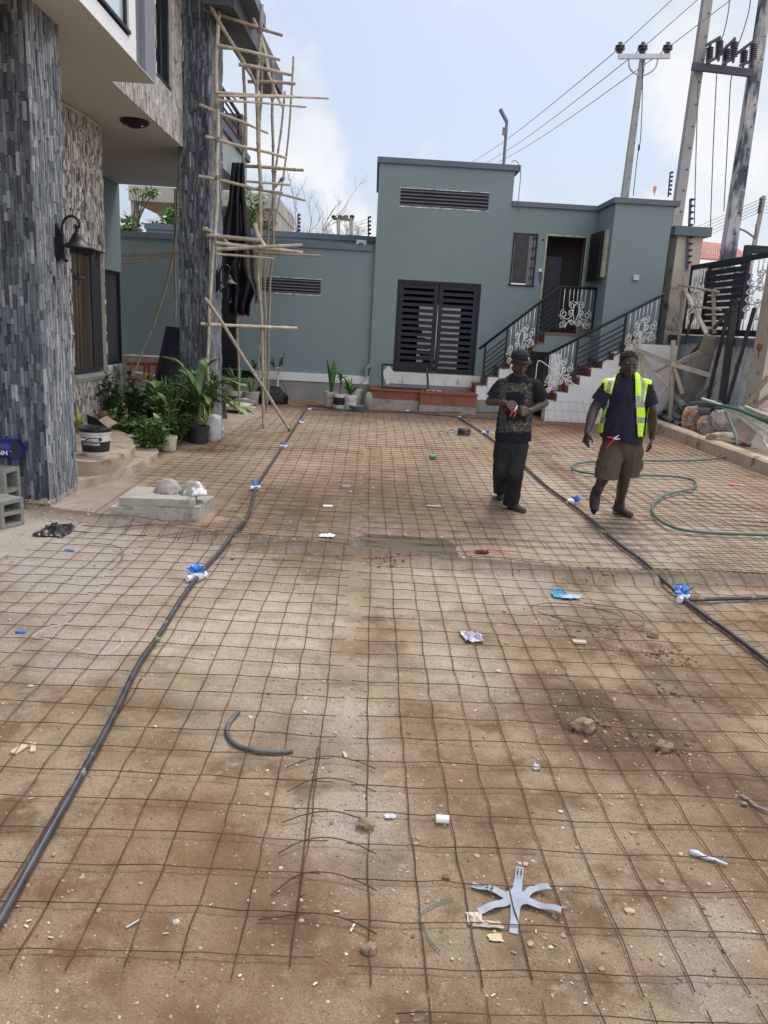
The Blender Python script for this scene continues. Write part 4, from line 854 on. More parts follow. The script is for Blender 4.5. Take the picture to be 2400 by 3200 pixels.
# bare trees
def bare(base, top, seed, spread, label, n1=9, r0=.07, rmin=.008):
    t_ = thing('bare_tree', label, 'tree', base, 'bare trees beyond the low building'); m = MB(); r = random.Random(seed)
    def grow(p, d, L_, rad, dep):
        P = [p]; q = p; dd = d.copy()
        for i in range(4): dd = (dd+Vector((r.gauss(0, .16), r.gauss(0, .1), r.gauss(.03, .1)))).normalized(); q = q+dd*L_/4; P.append(q)
        m.tube(P, [rad*(1-.13*i) for i in range(5)], 5, cap=False)
        if dep > 0:
            for k in range(3 if dep > 1 else 3):
                s = P[r.randrange(1, 5)]; nd_ = (dd+Vector((r.gauss(0, .55)*spread, r.gauss(0, .3), r.gauss(.1, .4)))).normalized(); grow(s, nd_, L_*r.uniform(.5, .75), max(rmin, rad*.5), dep-1)
    b0_ = Vector(base); tp_ = Vector(top); 
    for k in range(n1):
        a = (k/(n1-1)-.5)*1.5*spread if n1 > 1 else 0; grow(b0_+Vector((a*.3, 0, 0)), Vector((math.sin(a), r.uniform(-.2, .2), math.cos(a))).normalized(), (tp_-b0_).length*r.uniform(.34, .5), r0, 3)
    m.build('trunk', mat('pale_twigs', (.3, .28, .26), (.4, .38, .36), sc=3, rough=.95), t_); return t_
Yb = 30
b1 = PY(925, 760, Yb); bare((b1.x, Yb, b1.z-.6), tuple(PY(975, 505, Yb)), 12, .8, 'tall leafless tree with sprawling thin branches right of the scaffold', 6, .03, .007)
b1 = PY(1075, 765, 45); bare((b1.x, 45, b1.z-.6), tuple(PY(1080, 655, 45)), 5, 1.15, 'low leafless bush spread behind the far twin pole frame', 9, .035, .012)
# far twin pole electricity frame
Yh = 60; tw = thing('twin_pole_frame', 'distant twin pole electricity frame with cross arms among the bare branches', 'electricity pole', tuple(PY(1076, 760, Yh)))
for x in (1057, 1097): m = MB(); m.tube([PY(x+2, 765, Yh), PY(x, 682, Yh)], .14, 6); m.build('pole', cc, tw)
m = MB(); m.bar(PY(1041, 683, Yh), PY(1103, 687, Yh), .15, .18); m.bar(PY(1040, 737, Yh), PY(1105, 741, Yh), .15, .18)
for x in (1043, 1063, 1080, 1100): m.rock(PY(x, 678, Yh), .22, (1, 1, .8), seed=x, sub=1)
m.build('cross_arm', frame, tw)
# electric fence posts on the yard wall and annex
pur = mat('fence_post_paint', (.1, .08, .16), rough=.5)
def fpost(x, y0_, y1_, Y, label, lean=0, n=6, cat='fence post'):
    b_ = PY(x, y1_, Y); t_ = PY(x+lean, y0_, Y); th = thing('fence_post', label, cat, tuple(b_), 'electric fence posts')
    m = MB(); m.tube([b_, t_], .022, 5); m.build('post', pur, th); m = MB()
    for k in range(n): p = b_.lerp(t_, .12+.86*k/(n-1)); m.rock(p+Vector((.045, -.01, 0)), .04, (1, 1, .8), seed=k, sub=1)
    m.build('insulator', frame, th); return th
fpost(931, 670, 740, YB, 'thin electric fence post among bare branches left of the twin pole frame'); fpost(1151, 677, 752, YB, 'thin electric fence post close to the left corner of the tall annex part')
fpost(2088, 537, 615, YA+2.2, 'electric fence post on the right end of the annex roof', 7); 
m = MB()
for k in range(6): y = 684+k*11; m.tube([PY(1095, y+18-k*1.5, YB+8), PY(1151, y, YB)], .006, 3, cap=False)
tag(m.build('fence_wires', mat('thin_wire', (.25, .26, .28), rough=.5)), 'thin electric fence wires strung toward the tall annex part', 'wires')
# air conditioner units
def ac(xa, xb, ya, yb, Y, label, logo):
    a, b = PY(xa, ya, Y), PY(xb, yb, Y); t_ = thing('ac_unit', label, 'air conditioner', ((a.x+b.x)/2, Y, b.z), 'air conditioner units behind the low building')
    m = MB(); m.box((a.x, Y, b.z), (b.x, Y+.35, a.z)); m.build('casing', whitep, t_)
    w_ = b.x-a.x; h_ = a.z-b.z; m = MB(); cx_ = a.x+w_*.35; cz_ = (a.z+b.z)/2; rr_ = min(w_*.3, h_*.42)
    for k in range(4): m.tube([(cx_+rr_*(1-.22*k)*math.cos(q), Y-.012, cz_+rr_*(1-.22*k)*math.sin(q)) for q in np.linspace(0, 6.28, 17)[:-1]], .008, 4, closed=True)
    m.lathe([(rr_, .0), (rr_*.3, .006)], (cx_, Y-.003, cz_), 16, ax=(0, -1, 0)); m.build('fan_grille', frame, t_)
    if logo: m = MB(); m.lathe([(.09, 0), (.09, .004)], (a.x+w_*.68, Y-.003, cz_+.02), 16, ax=(0, -1, 0)); m.build('round_badge', mat('red_badge', (.6, .04, .05), rough=.5), t_)
    else: m = MB(); m.box((a.x+w_*.3, Y-.012, cz_), (a.x+w_*.7, Y-.001, cz_+h_*.3)); m.build('service_cover', pvcg, t_)
ac(818, 898, 748, 778, YW+1.2, 'white outdoor air conditioner with a red round badge behind the bamboo ledgers', True)
ac(1114, 1143, 749, 795, YW+.9, 'narrow white outdoor air conditioner beside the tall annex corner', False)
# bent pole and cable on the annex roof
YQ = YA+.4; b_ = PY(1574, 512, YQ); t_ = thing('bent_roof_pole', 'bent grey steel pole standing on the tall annex roof', 'pole', tuple(b_))
m = MB(); m.tube([b_, PY(1584, 379, YQ)], .035, 8); m.tube([PY(1584, 381, YQ), PY(1563, 341, YQ)], .045, 8); m.build('post', mat('violet_grey_paint', (.18, .19, .26), rough=.5), t_)
q = PY(1578, 411, YQ-.04); m = MB(); m.box((q.x-.06, YQ-.08, q.z-.08), (q.x+.03, YQ-.03, q.z+.08)); m.build('small_box', pvcg, t_)
m = MB(); m.tube(smoothp([PY(*p, YA-.06) for p in ((1598, 508), (1606, 500), (1618, 505), (1628, 530), (1625, 575), (1620, 620), (1620, 662))], 2), .009, 5)
tag(m.build('roof_cable', mat('grey_cable', (.16, .17, .18)), smooth=True), 'grey cable drooping from the tall annex roof corner', 'cable')
# ---------------------------------------------------------------- electricity poles
polec = mat('concrete_pole', (.33, .32, .32), (.42, .41, .4), sc=1.5, rough=.9, bump=.1, bsc=20, c3=(.22, .22, .22), sc3=2, th3=.64)
polem = mat('mottled_pole', (.5, .5, .5), (.42, .42, .42), sc=2, rough=.9, bump=.1, bsc=20, c3=(.07, .085, .12), sc3=1.6, th3=.49, stretch=(1, 1, .35))
ins_m = mat('brown_insulator', (.05, .045, .055), (.08, .07, .08), rough=.25, spec=.7)
def upole(name, xt, yt, xb, yb, Y, w0, w1, mt, label, grp='concrete electricity poles'):
    b_ = PY(xb, yb, Y); t0 = PY(xt, yt, Y); k = (0-b_.z)/(t0.z-b_.z); b0_ = b_+(t0-b_)*k; th = thing(name, label, 'electricity pole', (b0_.x, b0_.y, 0), grp); m = MB()
    d = t0-b0_; wb = w1/2; wt = w0/2
    m.add([b0_+Vector((sx*wb, sy*wb*.8, 0)) for sx, sy in ((-1,-1),(1,-1),(1,1),(-1,1))]+[t0+Vector((sx*wt, sy*wt*.8, 0)) for sx, sy in ((-1,-1),(1,-1),(1,1),(-1,1))], [(0,1,5,4),(1,2,6,5),(2,3,7,6),(3,0,4,7),(4,5,6,7)])
    m.build('shaft', mt, th); m = MB()
    m.prism([b0_+Vector((-wb*1.0, -wb*.8-.001, 0)), b0_+Vector((-wb*.62, -wb*.8-.001, 0)), t0+Vector((-wt*.62, -wt*.8-.001, 0)), t0+Vector((-wt, -wt*.8-.001, 0))], (0, -.03, 0)); m.build('rib', mt, th)
    for i in range(1, 14):
        p = b0_.lerp(t0, .3+.05*i); m = MB(); m.lathe([(.022, 0), (.022, .004)], p+Vector((wb*.3, -wb*.8-.002, 0)), 8, ax=(0, -1, 0)); m.build('bolt_hole', void, th)
    return th
YP = 28
po = upole('utility_pole', 2010, 166, 1952, 614, YP, .16, .34, polec, 'slim concrete electricity pole with a T cross arm behind the annex roof')
def disc_ins(m, c, s=1): m.lathe([(.02, -.3*s), (.02, -.12*s), (.1*s, -.12*s), (.11*s, -.08*s), (.07*s, -.06*s), (.16*s, -.04*s), (.17*s, 0), (.09*s, .02*s), (.16*s, .05*s), (.15*s, .09*s), (.06*s, .13*s), (.07*s, .18*s), (.01, .19*s)], c, 12)
m = MB(); m.bar(PY(1932, 177, YP-.2), PY(2093, 176, YP-.2), .1, .14, up=(0, 0, 1)); m.build('cross_arm', steel, po)
for x in (1937, 2008, 2086): m = MB(); disc_ins(m, PY(x, 152, YP-.2), 1.0); m.build('insulator', ins_m, po, smooth=40)
m = MB(); m.tube(smoothp([PY(*p, YP-.2) for p in ((1964, 182), (1966, 212), (1980, 228), (2003, 236))], 2), .03, 5); m.tube(smoothp([PY(*p, YP-.2) for p in ((2057, 182), (2050, 212), (2030, 228), (2010, 236))], 2), .03, 5); m.build('brace', steel, po)
m = MB(); m.tube(smoothp([PY(*p, YP-.3) for p in ((2008, 190), (2008, 300), (2002, 440), (1996, 462), (1988, 520), (1979, 612))], 1), .014, 4); m.rock(PY(1997, 461, YP-.3), .07, (.6, .6, 1.8), sub=1); m.build('stay_wire', frame, po)
thinw = mat('power_wire', (.14, .15, .18), rough=.5)
for (a, b, c, yy) in (((1477,506),(1937,150),(2110,-10),'leftmost'), ((1522,508),(2008,150),(2190,-10),'middle'), ((1555,508),(2086,150),(2296,-10),'rightmost')):
    m = MB(); P0_, P1_, P2_ = PY(*a, 75), PY(*b, YP-.2), PY(*c, 16)
    pts = [P0_.lerp(P1_, i/10)-Vector((0, 0, .5*math.sin(math.pi*i/10)*.5)) for i in range(10)]+[P1_.lerp(P2_, i/6) for i in range(7)]
    m.tube(pts, [.02]*10+[.018-.0015*i for i in range(7)], 4, cap=False); tag(m.build('power_line', thinw), 'overhead power line through the %s insulator of the T cross arm' % yy, 'power line', 'overhead power lines')
YV = 22
p2 = upole('utility_pole', 2213, -25, 2112, 700, YV, .23, .31, polec, 'thick pale concrete pole, left one of the pair joined by a beam')
p3 = upole('utility_pole', 2395, -25, 2283, 740, YV, .26, .40, polem, 'mottled black and white concrete pole, right one of the joined pair')
hf = thing('switch_beam', 'steel beam with ribbed insulators and switch arms between the two big poles', 'switchgear', tuple(PY(2255, 235, YV)))
m = MB(); m.bar(PY(2163, 207, YV-.25), PY(2350, 229, YV-.25), .12, .17); m.build('beam', mat('beam_steel', (.1, .1, .14), rough=.6), hf)
def ribbed(m, xa, ya, xb, yb, Y):
    a, b = PY(xa, ya, Y), PY(xb, yb, Y); L_ = (b-a).length; prof = []; n_ = 8
    for i in range(n_): z = L_*(i+.1)/n_; prof += [(.045, z), (.1, z+L_*.03), (.095, z+L_*.06), (.045, z+L_*.08)]
    m.lathe([(.03, -.12)]+prof+[(.03, L_+.1)], a, 10, ax=(b-a))
for (x, ya, yb) in ((2216, 192, 147), (2246, 175, 127), (2268, 192, 153), (2292, 180, 131), (2323, 196, 158), (2352, 188, 136)):
    m = MB(); ribbed(m, x, ya, x+3, yb, YV-.25-(.5 if x in (2246, 2292, 2352) else 0)); m.build('ribbed_insulator', ins_m, hf, smooth=40)
for a, b in (((2206,142),(2250,117)), ((2208,196),(2240,180)), ((2254,162),(2298,120)), ((2258,200),(2288,184)), ((2300,170),(2358,126)), ((2312,205),(2350,190))):
    m = MB(); m.bar(PY(*a, YV-.25), PY(*b, YV-.7), .05, .06); m.build('switch_arm', mat('arm_steel', (.2, .2, .24), rough=.5), hf)
for P, lab in ((((2168,215),(2150,330),(2160,300)), None),):
    pass
for k, (P, lab) in enumerate(((((2182,235),(2180,330),(2175,470),(2170,700)), 'wire hanging just right of the pale thick pole'), (((2240,228),(2236,300),(2228,480),(2220,710)), 'middle one of the wires hanging from the beam'), (((2288,232),(2282,262),(2276,400),(2262,660)), 'wire hanging from the beam close to the mottled pole'), (((2281,-10),(2276,40),(2266,90),(2253,130)), 'wire coming down to the left switch arm'), (((2347,-10),(2340,40),(2322,100),(2303,150),(2300,168)), 'wire curving down to the middle switch arm'))):
    m = MB(); m.tube(smoothp([PY(*p, YV-.4) for p in P], 2), .014, 4); tag(m.build('hanging_wire', thinw), lab, 'wire', 'wires on the joined pole pair')
sp_ = upole('utility_pole', 2388, 612, 2358, 760, 48, .2, .3, polec, 'small distant pole with several insulators at the right edge')
m = MB()
for k in range(5): m.rock(PY(2379-k*1.6, 622+k*10, 47.6), .13, sub=1, seed=k)
m.build('insulator', ins_m, sp_)
for k in range(5):
    m = MB(); m.tube([PY(2380-k*1.6, 622+k*10, 47.5), PY(2170, 712+k*11, 80)], .02, 3, cap=False); m.tube([PY(2386-k*1.6, 622+k*10, 47.5), PY(2420, 628+k*11, 36)], .012, 3, cap=False)
    tag(m.build('power_line', thinw), 'thin distant line number %s from the top of the small distant pole' % ('one two three four five'.split()[k]), 'power line', 'lines of the small distant pole')
for o in bpy.data.objects:
    if o.get('group') == 'lines of the small distant pole': o['label'] = dict(one='topmost', two='second from top', three='middle', four='second from bottom', five='lowest')[o['label'].split()[4]]+' one of five thin lines from the small distant pole'
m = MB(); m.tube(smoothp([PY(*p, 24) for p in ((2306, 713), (2330, 722), (2352, 738), (2362, 748))], 1), .03, 5); m.bar(PY(2362, 746, 24), PY(2364, 700, 24), .05, .05)
tag(m.build('lamp_bracket', pvcg), 'thin curved bracket arm reaching right from the mottled pole', 'bracket')
m = MB(); m.add([PY(2045, 620-8, 26), PY(2052, 590, 26), PY(2053, 583, 26), PY(2049, 582, 26), PY(2043, 581, 26), PY(2040, 595, 26)], [(0,1,2,3,4,5)])
o = m.build('snagged_scrap', mat('orange_scrap', (.75, .35, .2), rough=.6)); md = o.modifiers.new('t', 'SOLIDIFY'); md.thickness = .01; tag(o, 'small faded orange plastic scrap caught on a fence wire above the annex roof', 'scrap')
# red roofed house
YD = 34; rh = thing('red_roof_house', 'house with a faded red metal roof beyond the fence wall', 'house', (16, YD, 0)); f = lambda x, y, dy=0: PY(x, y, YD+dy)
m = MB(); m.add([f(2150, 808), f(2345, 822), f(2335, 795, 3), f(2298, 770, 3), f(2185, 757, 3)], [(0,1,2,3,4)]); 
for i in range(24): a = f(2150, 808).lerp(f(2345, 822), i/24); b2 = f(2185, 757, 3).lerp(f(2298, 770, 3), i/24); m.bar(a+Vector((0, 0, .04)), b2+Vector((0, 0, .04)), .06, .05)
m.build('roof', mat('faded_red_roof', (.42, .17, .15), (.5, .23, .2), sc=1, rough=.8), rh)
m = MB(); a, b2 = f(2160, 815), f(2335, 825); m.box((a.x, YD+.2, 0), (b2.x, YD+6, a.z-.1)); m.build('wall', mat('dull_rose_wall', (.3, .24, .2), (.4, .33, .28), sc=1, rough=.9), rh)
m = MB(); a = f(2195, 822); m.box((a.x, YD+.15, a.z-1.1), (a.x+1, YD+.2, a.z-.3)); m.box((a.x+1.5, YD+.15, a.z-2.2), (a.x+2.3, YD+.2, a.z-.3)); m.build('window', void, rh)
# ================================================================ FENCE WALL, PILLARS AND GATES ON THE RIGHT
YK = 18.6; XF = PY(2098, 1035, YK).x; XPR = PY(2200, 728, YK).x
rough_p = mat('stained_plaster', (.42, .36, .285), (.5, .45, .38), sc=1.6, rough=.95, bump=.35, bsc=18, c3=(.2, .17, .15), sc3=2.2, th3=.57)
pl = PY(2117, 745, YK).x; pz = PY(2150, 738, YK).z
t_ = thing('gate_pillar', 'tall stained plaster gate pillar with a dark grey cap at the head of the stairs', 'pillar', (pl+.3, YK+.3, 0), 'gate pillars')
m = MB(); m.box((pl, YK, -.1), (XPR, YK+.62, pz)); m.build('shaft', rough_p, t_)
m = MB(); m.box((pl-.13, YK-.13, pz), (XPR+.13, YK+.75, pz+.2)); m.build('cap', coping, t_)
# fence post fixed in front of the pillar
px_ = PY(2158, 720, YK-.06); fp = thing('fence_post', 'dark electric fence post with spikes fixed on the gate pillar face', 'fence post', (px_.x, YK-.05, PY(2150, 840, YK).z), 'electric fence posts')
m = MB(); a, b2 = PY(2147, 842, YK-.05), PY(2158, 622, YK-.05); m.bar(a, b2, .05, .04, up=(0, 1, 0)); m.build('post', pur, fp); 
for k in range(11): p = a.lerp(b2, .1+.089*k); m = MB(); m.lathe([(.035, 0), (.03, .05), (.006, .12)], p, 6, ax=(1, 0, .12)); m.build('insulator', frame, fp)
x20 = XF-.12; PY2 = PX(2345, 1150, x20).y-.5
t2 = thing('gate_pillar', 'near stained plaster gate pillar with a rusty hinge at the right edge', 'pillar', (x20+.3, PY2+.3, 0), 'gate pillars')
m = MB(); m.box((x20, PY2, -.1), (x20+.7, PY2+.5, 3.7)); m.build('shaft', rough_p, t2)
h_ = PY(2374, 1085, PY2-.03); m = MB(); m.rock(h_, .05, (1, .5, 1.4), seed=2); m.tube([h_, h_+Vector((0, -.01, -.2))], .012); m.build('hinge', rustwire, t2)
# clad wall between the pillars
zc0 = PX(2200, 1055, XF).z; fw = thing('fence_wall', 'low boundary wall clad in pale grey split stone with a flat grey coping', 'wall', (XF+.1, 17, 0))
m = MB(); m.box((XF, PY2+.6, -.1), (XF+.2, YK+.2, zc0-.1), .4); clad(m, (XF, YK+.1, 0), (0, -1, 0), (0, 0, 1), YK-PY2-.4, zc0-.12, mean=.66, var=.22, seed=77, sw=(.03, .06), sl=(.08, .3), dep=.02); m.build('stone_face', greyslate, fw)
m = MB(); m.box((XF-.06, PY2+.6, zc0-.12), (XF+.26, YK+.2, zc0+.03)); m.build('coping', coping, fw)
# sliding gate panel above and behind the wall
XG = PY(2140, 930, YK).x; gt = thing('louvred_gate', 'black slatted gate panel with white scroll inserts above the boundary wall', 'gate', (XG, 17, zc0))
zt0 = (PX(2150, 835, XG).z+PX(2360, 790, XG).z)/2; gy0, gy1 = PX(2345, 900, XG).y, PX(2150, 900, XG).y; gy1 = min(gy1, YK+1.1)
zb0 = zc0+.1
m = MB(); m.box((XG, PY2+.2, zt0-.1), (XG+.05, gy1, zt0)); m.box((XG, PY2+.2, zb0-.04), (XG+.05, gy1, zb0+.08)); m.box((XG, gy1-.08, zb0), (XG+.05, gy1, zt0))
s1 = PX(2206, 900, XG).y; s2 = PX(2322, 900, XG).y
for y in (s1, s2): m.box((XG-.004, y-.035, zb0), (XG+.054, y+.035, zt0-.05))
m.build('frame', frame, gt); m = MB(); nb = 10
for i in range(nb): z = zb0+.1+(zt0-zb0-.15)*(i+.3)/nb; m.box((XG+.01, s2+.035, z), (XG+.04, s1-.035, z+(zt0-zb0)/nb*.68))
m.build('slats', frame, gt)
for ya_, yb_ in ((s1+.06, gy1-.1), (PY2+.3, s2-.06)):
    for lo, hi in ((0, .5), (.5, 1)):
        m = MB(); P = lambda u, v: Vector((XG-.01, yb_+(ya_-yb_)*(.04+.92*u), zb0+.08+(zt0-zb0-.2)*(lo+(hi-lo)*(v if lo else 1-v))))
        scroll_panel(m, P, .017); m.build('scroll_panel', whitem, gt, smooth=True)
# narrow slatted gate between annex and pillar
YG_ = YK+.5; a, b2 = PY(2040, 960, YG_), PY(2092, 760, YG_); ng = thing('side_gate', 'narrow dark slatted pedestrian gate between the annex and the gate pillar', 'gate', (a.x+.2, YG_, 1.9))
m = MB(); z0_, z1_ = PY(2050, 1000, YG_).z, PY(2075, 762, YG_).z; m.box((PY(2044, 900, YG_).x, YG_, z0_), (PY(2044, 900, YG_).x+.06, YG_+.05, z1_)); m.box((PY(2044, 900, YG_).x, YG_, z1_-.08), (pl+.1, YG_+.05, z1_)); m.build('frame', frame, ng); m = MB()
for i in range(13): z = z0_+(z1_-z0_-.1)*i/13; m.box((PY(2044, 900, YG_).x+.06, YG_+.01, z), (pl+.1, YG_+.04, z+.1))
m.build('slats', frame, ng); m = MB(); m.box((pl-.9, YG_+.3, 0), (pl+.1, YG_+.35, z1_-.2)); m.build('backing_sheet', pvcg, ng)
m = MB(); q = PY(2053, 790, YG_-.05); m.box((q.x-.03, YG_-.1, q.z-.16), (q.x+.03, YG_-.05, q.z+.16)); m.build('latch_plate', whitem, ng)
# dark header of the street gate beyond
m = MB(); q0, q1 = PY(2335, 765, 17.5), PY(2335, 805, 17.5); m.box((q0.x, 17.5, q1.z-.3), (q0.x+.14, 17.65, q0.z)); m.box((q0.x+.14, 17.5, q0.z-.16), (q0.x+1.6, 17.65, q0.z)); tag(m.build('gate_header', frame), 'dark square header frame above the slatted gate at the right edge', 'gate frame')
# ---------------------------------------------------------------- things heaped behind the kerb
XD = 6.75
def d(x, y, X=XD): return PX(x, y, min(X, XF-.1))
def plank(name, a, b, X, w, h, mt, label, cat, grp=None, X2=None):
    m = MB(); p, q = d(*a, X), d(*b, X2 or X); m.bar(p, q, w, h, up=(0, 1, 0), t=R.random()); o = m.build(name, mt); tag(o, label, cat, grp); return o
m = MB(); p, q = d(2229, 1050, 7.2), d(2122, 1300, 6.75); m.bar(p, q, .3, .16, up=(0, 1, 0))
tag(m.build('concrete_post', conc), 'thick broken concrete post leaning against the clad boundary wall', 'concrete post')
tr = thing('leaning_formwork', 'tall nailed timber frame with two rungs leaning before the gate pillar', 'timber frame', (6.9, 17, 0), 'timber formwork behind the kerb')
for a, b, w_ in (((2140,862),(2098,1290),.07), ((2229,905),(2232,1042),.07), ((2122,891),(2245,912),.05), ((2155,955),(2252,968),.05), ((2137,900),(2212,1050),.09)):
    m = MB(); m.bar(d(*a, 7.1), d(*b, 7.05), w_, .04, up=(0, 1, 0), t=R.random()); m.build('board', wood, tr)
tr = thing('trestle', 'low timber trestle with crossed braces leaning behind the kerb', 'timber frame', (6.8, 16.5, 0), 'timber formwork behind the kerb')
for a, b, w_ in (((1980,1090),(2099,1137),.08), ((2099,1137),(2256,1184),.08), ((2104,1064),(2094,1325),.07), ((2006,1118),(2096,1215),.07), ((2050,1162),(2097,1137),.045), ((2113,1137),(2186,1100),.06), ((2108,1150),(2132,1230),.06), ((2000,1034),(1993,1200),.05), ((2178,1240),(2248,1192),.06), ((2192,1262),(2250,1188),.05), ((2002,1100),(2018,1180),.05), ((2050,1250),(2090,1205),.045)):
    yy = lambda x: 16.95-max(0, x-1990)*.0046; m = MB(); m.bar(PY(*a, yy(a[0])), PY(*b, yy(b[0])), w_*1.25, .04, up=(0, 1, 0), t=R.random()); m.build('board', wood, tr)
for a, b, w_, lab in (((2296,945),(2248,1320),.11,'thick dark steel post leaning on the clad wall'), ((2358,962),(2272,1262),.055,'thin black steel post leaning nearest the right pillar'), ((2276,972),(2208,1262),.06,'black steel post leaning left of the thick one'), ((2165,980),(2140,1075),.05,'short dark steel post leaning behind the timber frame')):
    m = MB(); m.bar(d(*a, 7.3), d(*b, 6.8), w_, w_, up=(0, 1, 0)); tag(m.build('steel_post', mat('dark_rusty_steel', (.035, .032, .036), (.07, .06, .06), sc=8, rough=.6)), lab, 'steel post', 'steel posts leaning on the wall')
plank('timber_board', (2335,1262), (2405,1172), 6.6, .08, .04, wood, 'single grey board slanting up at the right edge above the pipes', 'board')
plank('timber_board', (2354,1275), (2405,1235), 6.5, .06, .04, wood, 'lower grey board slanting at the right edge above the pipes', 'board')
plank('timber_board', (2150,1120), (2310,935), 7.2, .06, .05, mat('dark_timber', (.1, .08, .07), (.15, .12, .1), sc=5), 'dark board propped diagonally behind the thick steel post', 'board')
for k, (x, y, x2, y2, r_) in enumerate(((2058,1303,2150,1270,.065), (2077,1288,2170,1262,.065), (2140,1274,2150,1225,.07), (2131,1309,2100,1270,.065), (2129,1330,2090,1290,.065), (2244,1263,2190,1285,.075), (2229,1286,2180,1300,.075), (2068,1325,2130,1300,.06), (2105,1318,2080,1290,.06))):
    c = d(x, y, 6.45+.05*(k % 2)); c.z = max(c.z, .1); e_ = d(x2, y2, 6.9); e_.y += 1.2; e_.z = max(e_.z, .12); m = MB(); m.tube([c, e_], r_, 14, cap=False); m.tube([c, e_], r_-.012, 14, cap=False)
    ax = (e_-c).normalized(); m.lathe([(r_-.012, 0), (r_, 0)], c, 14, ax=ax, cap=False); m.lathe([(.001, .12), (r_-.013, .12)], c, 14, ax=ax, cap=False)
    tag(m.build('grey_pipe', pvcg, smooth=40), ('lowest left grey pipe end just behind the kerb corner', 'grey pipe end above the lowest left one', 'highest grey pipe end left of the orange sack', 'grey pipe end touching the orange sack from the left', 'lowest grey pipe end beside the orange sack', 'upper of two grey pipe ends sticking out over the sacks', 'lower of two grey pipe ends sticking out over the sacks', 'short grey pipe lying low in the shade of the heap', 'grey pipe end half hidden behind the trestle foot')[k], 'pipe', 'thick grey pipes behind the kerb')
sackm = mat('orange_printed_sack', (.5, .43, .34), (.36, .3, .23), sc=7, rough=.85, bump=.6, bsc=25, c3=(.45, .14, .06), sc3=9, th3=.53)
greybag = mat('grey_polythene', (.17, .16, .155), (.27, .26, .25), sc=8, rough=.5, bump=.5, bsc=10)
def bag(c, r_, sc, mt, nm, lab, cat, seed):
    m = MB(); bm_ = bmesh.new(); bmesh.ops.create_icosphere(bm_, subdivisions=5, radius=1); vs = []
    for v in bm_.verts:
        p = v.co; s_ = Vector((seed*2.3, seed, 0)); k = 1+.35*noise.noise(p*1.3+s_)-.22*abs(noise.noise(p*3.1+s_))-.14*abs(noise.noise(p*6.5+s_))-.06*abs(noise.noise(p*14+s_)); q = Vector((math.copysign(abs(p.x)**.7, p.x)*sc[0], math.copysign(abs(p.y)**.7, p.y)*sc[1], math.copysign(abs(p.z)**.8, p.z)*sc[2]))*r_*k; vs.append(Vector(c)+q)
    m.add(vs, [tuple(v.index for v in f_.verts) for f_ in bm_.faces]); bm_.free(); o = m.build(nm, mt, smooth=True); tag(o, lab, cat); return o
bag(d(2168,1313,6.5), .27, (.85, .7, 1.0), sackm, 'cement_sack', 'orange and cream printed sack slumped against the grey pipes', 'sack', 3)
bag(d(2212,1330,6.42), .24, (.85, .6, .85), sackm, 'cement_sack', 'orange printed sack leaning under the two open grey pipe ends', 'sack', 8)
bag(d(2218,1342,6.38), .2, (1, .5, .85), greybag, 'polythene_bag', 'torn grey polythene bag resting on the kerb beside the orange sacks', 'bag', 5)
bag(d(2262,1318,6.6), .25, (1.1, .7, .9), mat('cream_sack', (.33, .31, .28), (.46, .43, .39), sc=6, rough=.85, bump=.6, bsc=10), 'crumpled_sack', 'crumpled pale sack behind the grey polythene bag', 'sack', 11)
bag(d(2268,1368,6.42), .2, (1.6, .9, .45), mat('beige_cloth', (.46, .38, .28), (.55, .47, .36), sc=5, rough=.9, bump=.7, bsc=12), 'folded_cloth', 'flat beige cloth bundle lying just behind the kerb', 'cloth', 13)
bag(d(2387,1292,6.9), .2, (1.2, .8, .5), sackm, 'cement_sack', 'flattened orange and cream sack under the boards at the right edge', 'sack', 14)
m = MB(); m.prism([d(2283,1372,6.45), d(2340,1390,6.45), d(2378,1345,6.7), d(2300,1300,6.95)], (0, .02, .02)); tag(m.build('plywood_sheet', mat('muddy_plywood', (.26, .2, .15), (.33, .26, .2), sc=4, rough=.9, c3=(.14, .1, .08), sc3=5, th3=.6)), 'muddy brown plywood sheet lying tilted behind the kerb', 'sheet')
for k, (P, mt, r_, lab) in enumerate(((((2195,1246),(2260,1268),(2330,1296),(2385,1322)), pvcw, .028, 'uppermost long white pipe crossing toward the right edge'), (((2258,1272),(2310,1300),(2360,1340),(2391,1368)), pvcw, .026, 'white pipe ending just behind the kerb above the plywood'), (((2312,1296),(2360,1325),(2410,1358)), pvcw, .026, 'white pipe disappearing at the right edge below the long one'), (((2326,1310),(2370,1350),(2400,1400)), pvcw, .018, 'thin white pipe bending down at the right edge'),
   (((2163,1265),(2190,1258),(2260,1268),(2322,1284),(2410,1325)), mat('green_hose', (.03, .13, .09), (.04, .17, .12), sc=4, rough=.5), .03, 'dark green hose lying over the heap of pipes'), (((2266,1287),(2285,1325),(2300,1360),(2304,1388)), mat('teal_pipe', (.16, .3, .26), rough=.5), .026, 'pale teal pipe standing down onto the kerb'), (((2330,1270),(2370,1288),(2410,1302)), pvcw, .024, 'short white pipe above the orange sack at the right edge'), (((2310,1275),(2360,1300),(2410,1312)), mat('mossy_pipe', (.2, .2, .15), (.3, .29, .22), sc=4, rough=.9), .04, 'mossy grey green pipe between the white pipes'))):
    m = MB(); m.tube(smoothp([d(*p, 6.42-.06*i/len(P)) for i, p in enumerate(P)], 2), r_, 10); tag(m.build('thin_pipe', mt, smooth=50), lab, 'pipe', 'thin pipes behind the kerb')
c = d(2062, 1262, 6.9); jc = thing('blue_water_jug', 'translucent blue water jug standing behind the timber trestle', 'jug', (c.x, c.y, c.z))
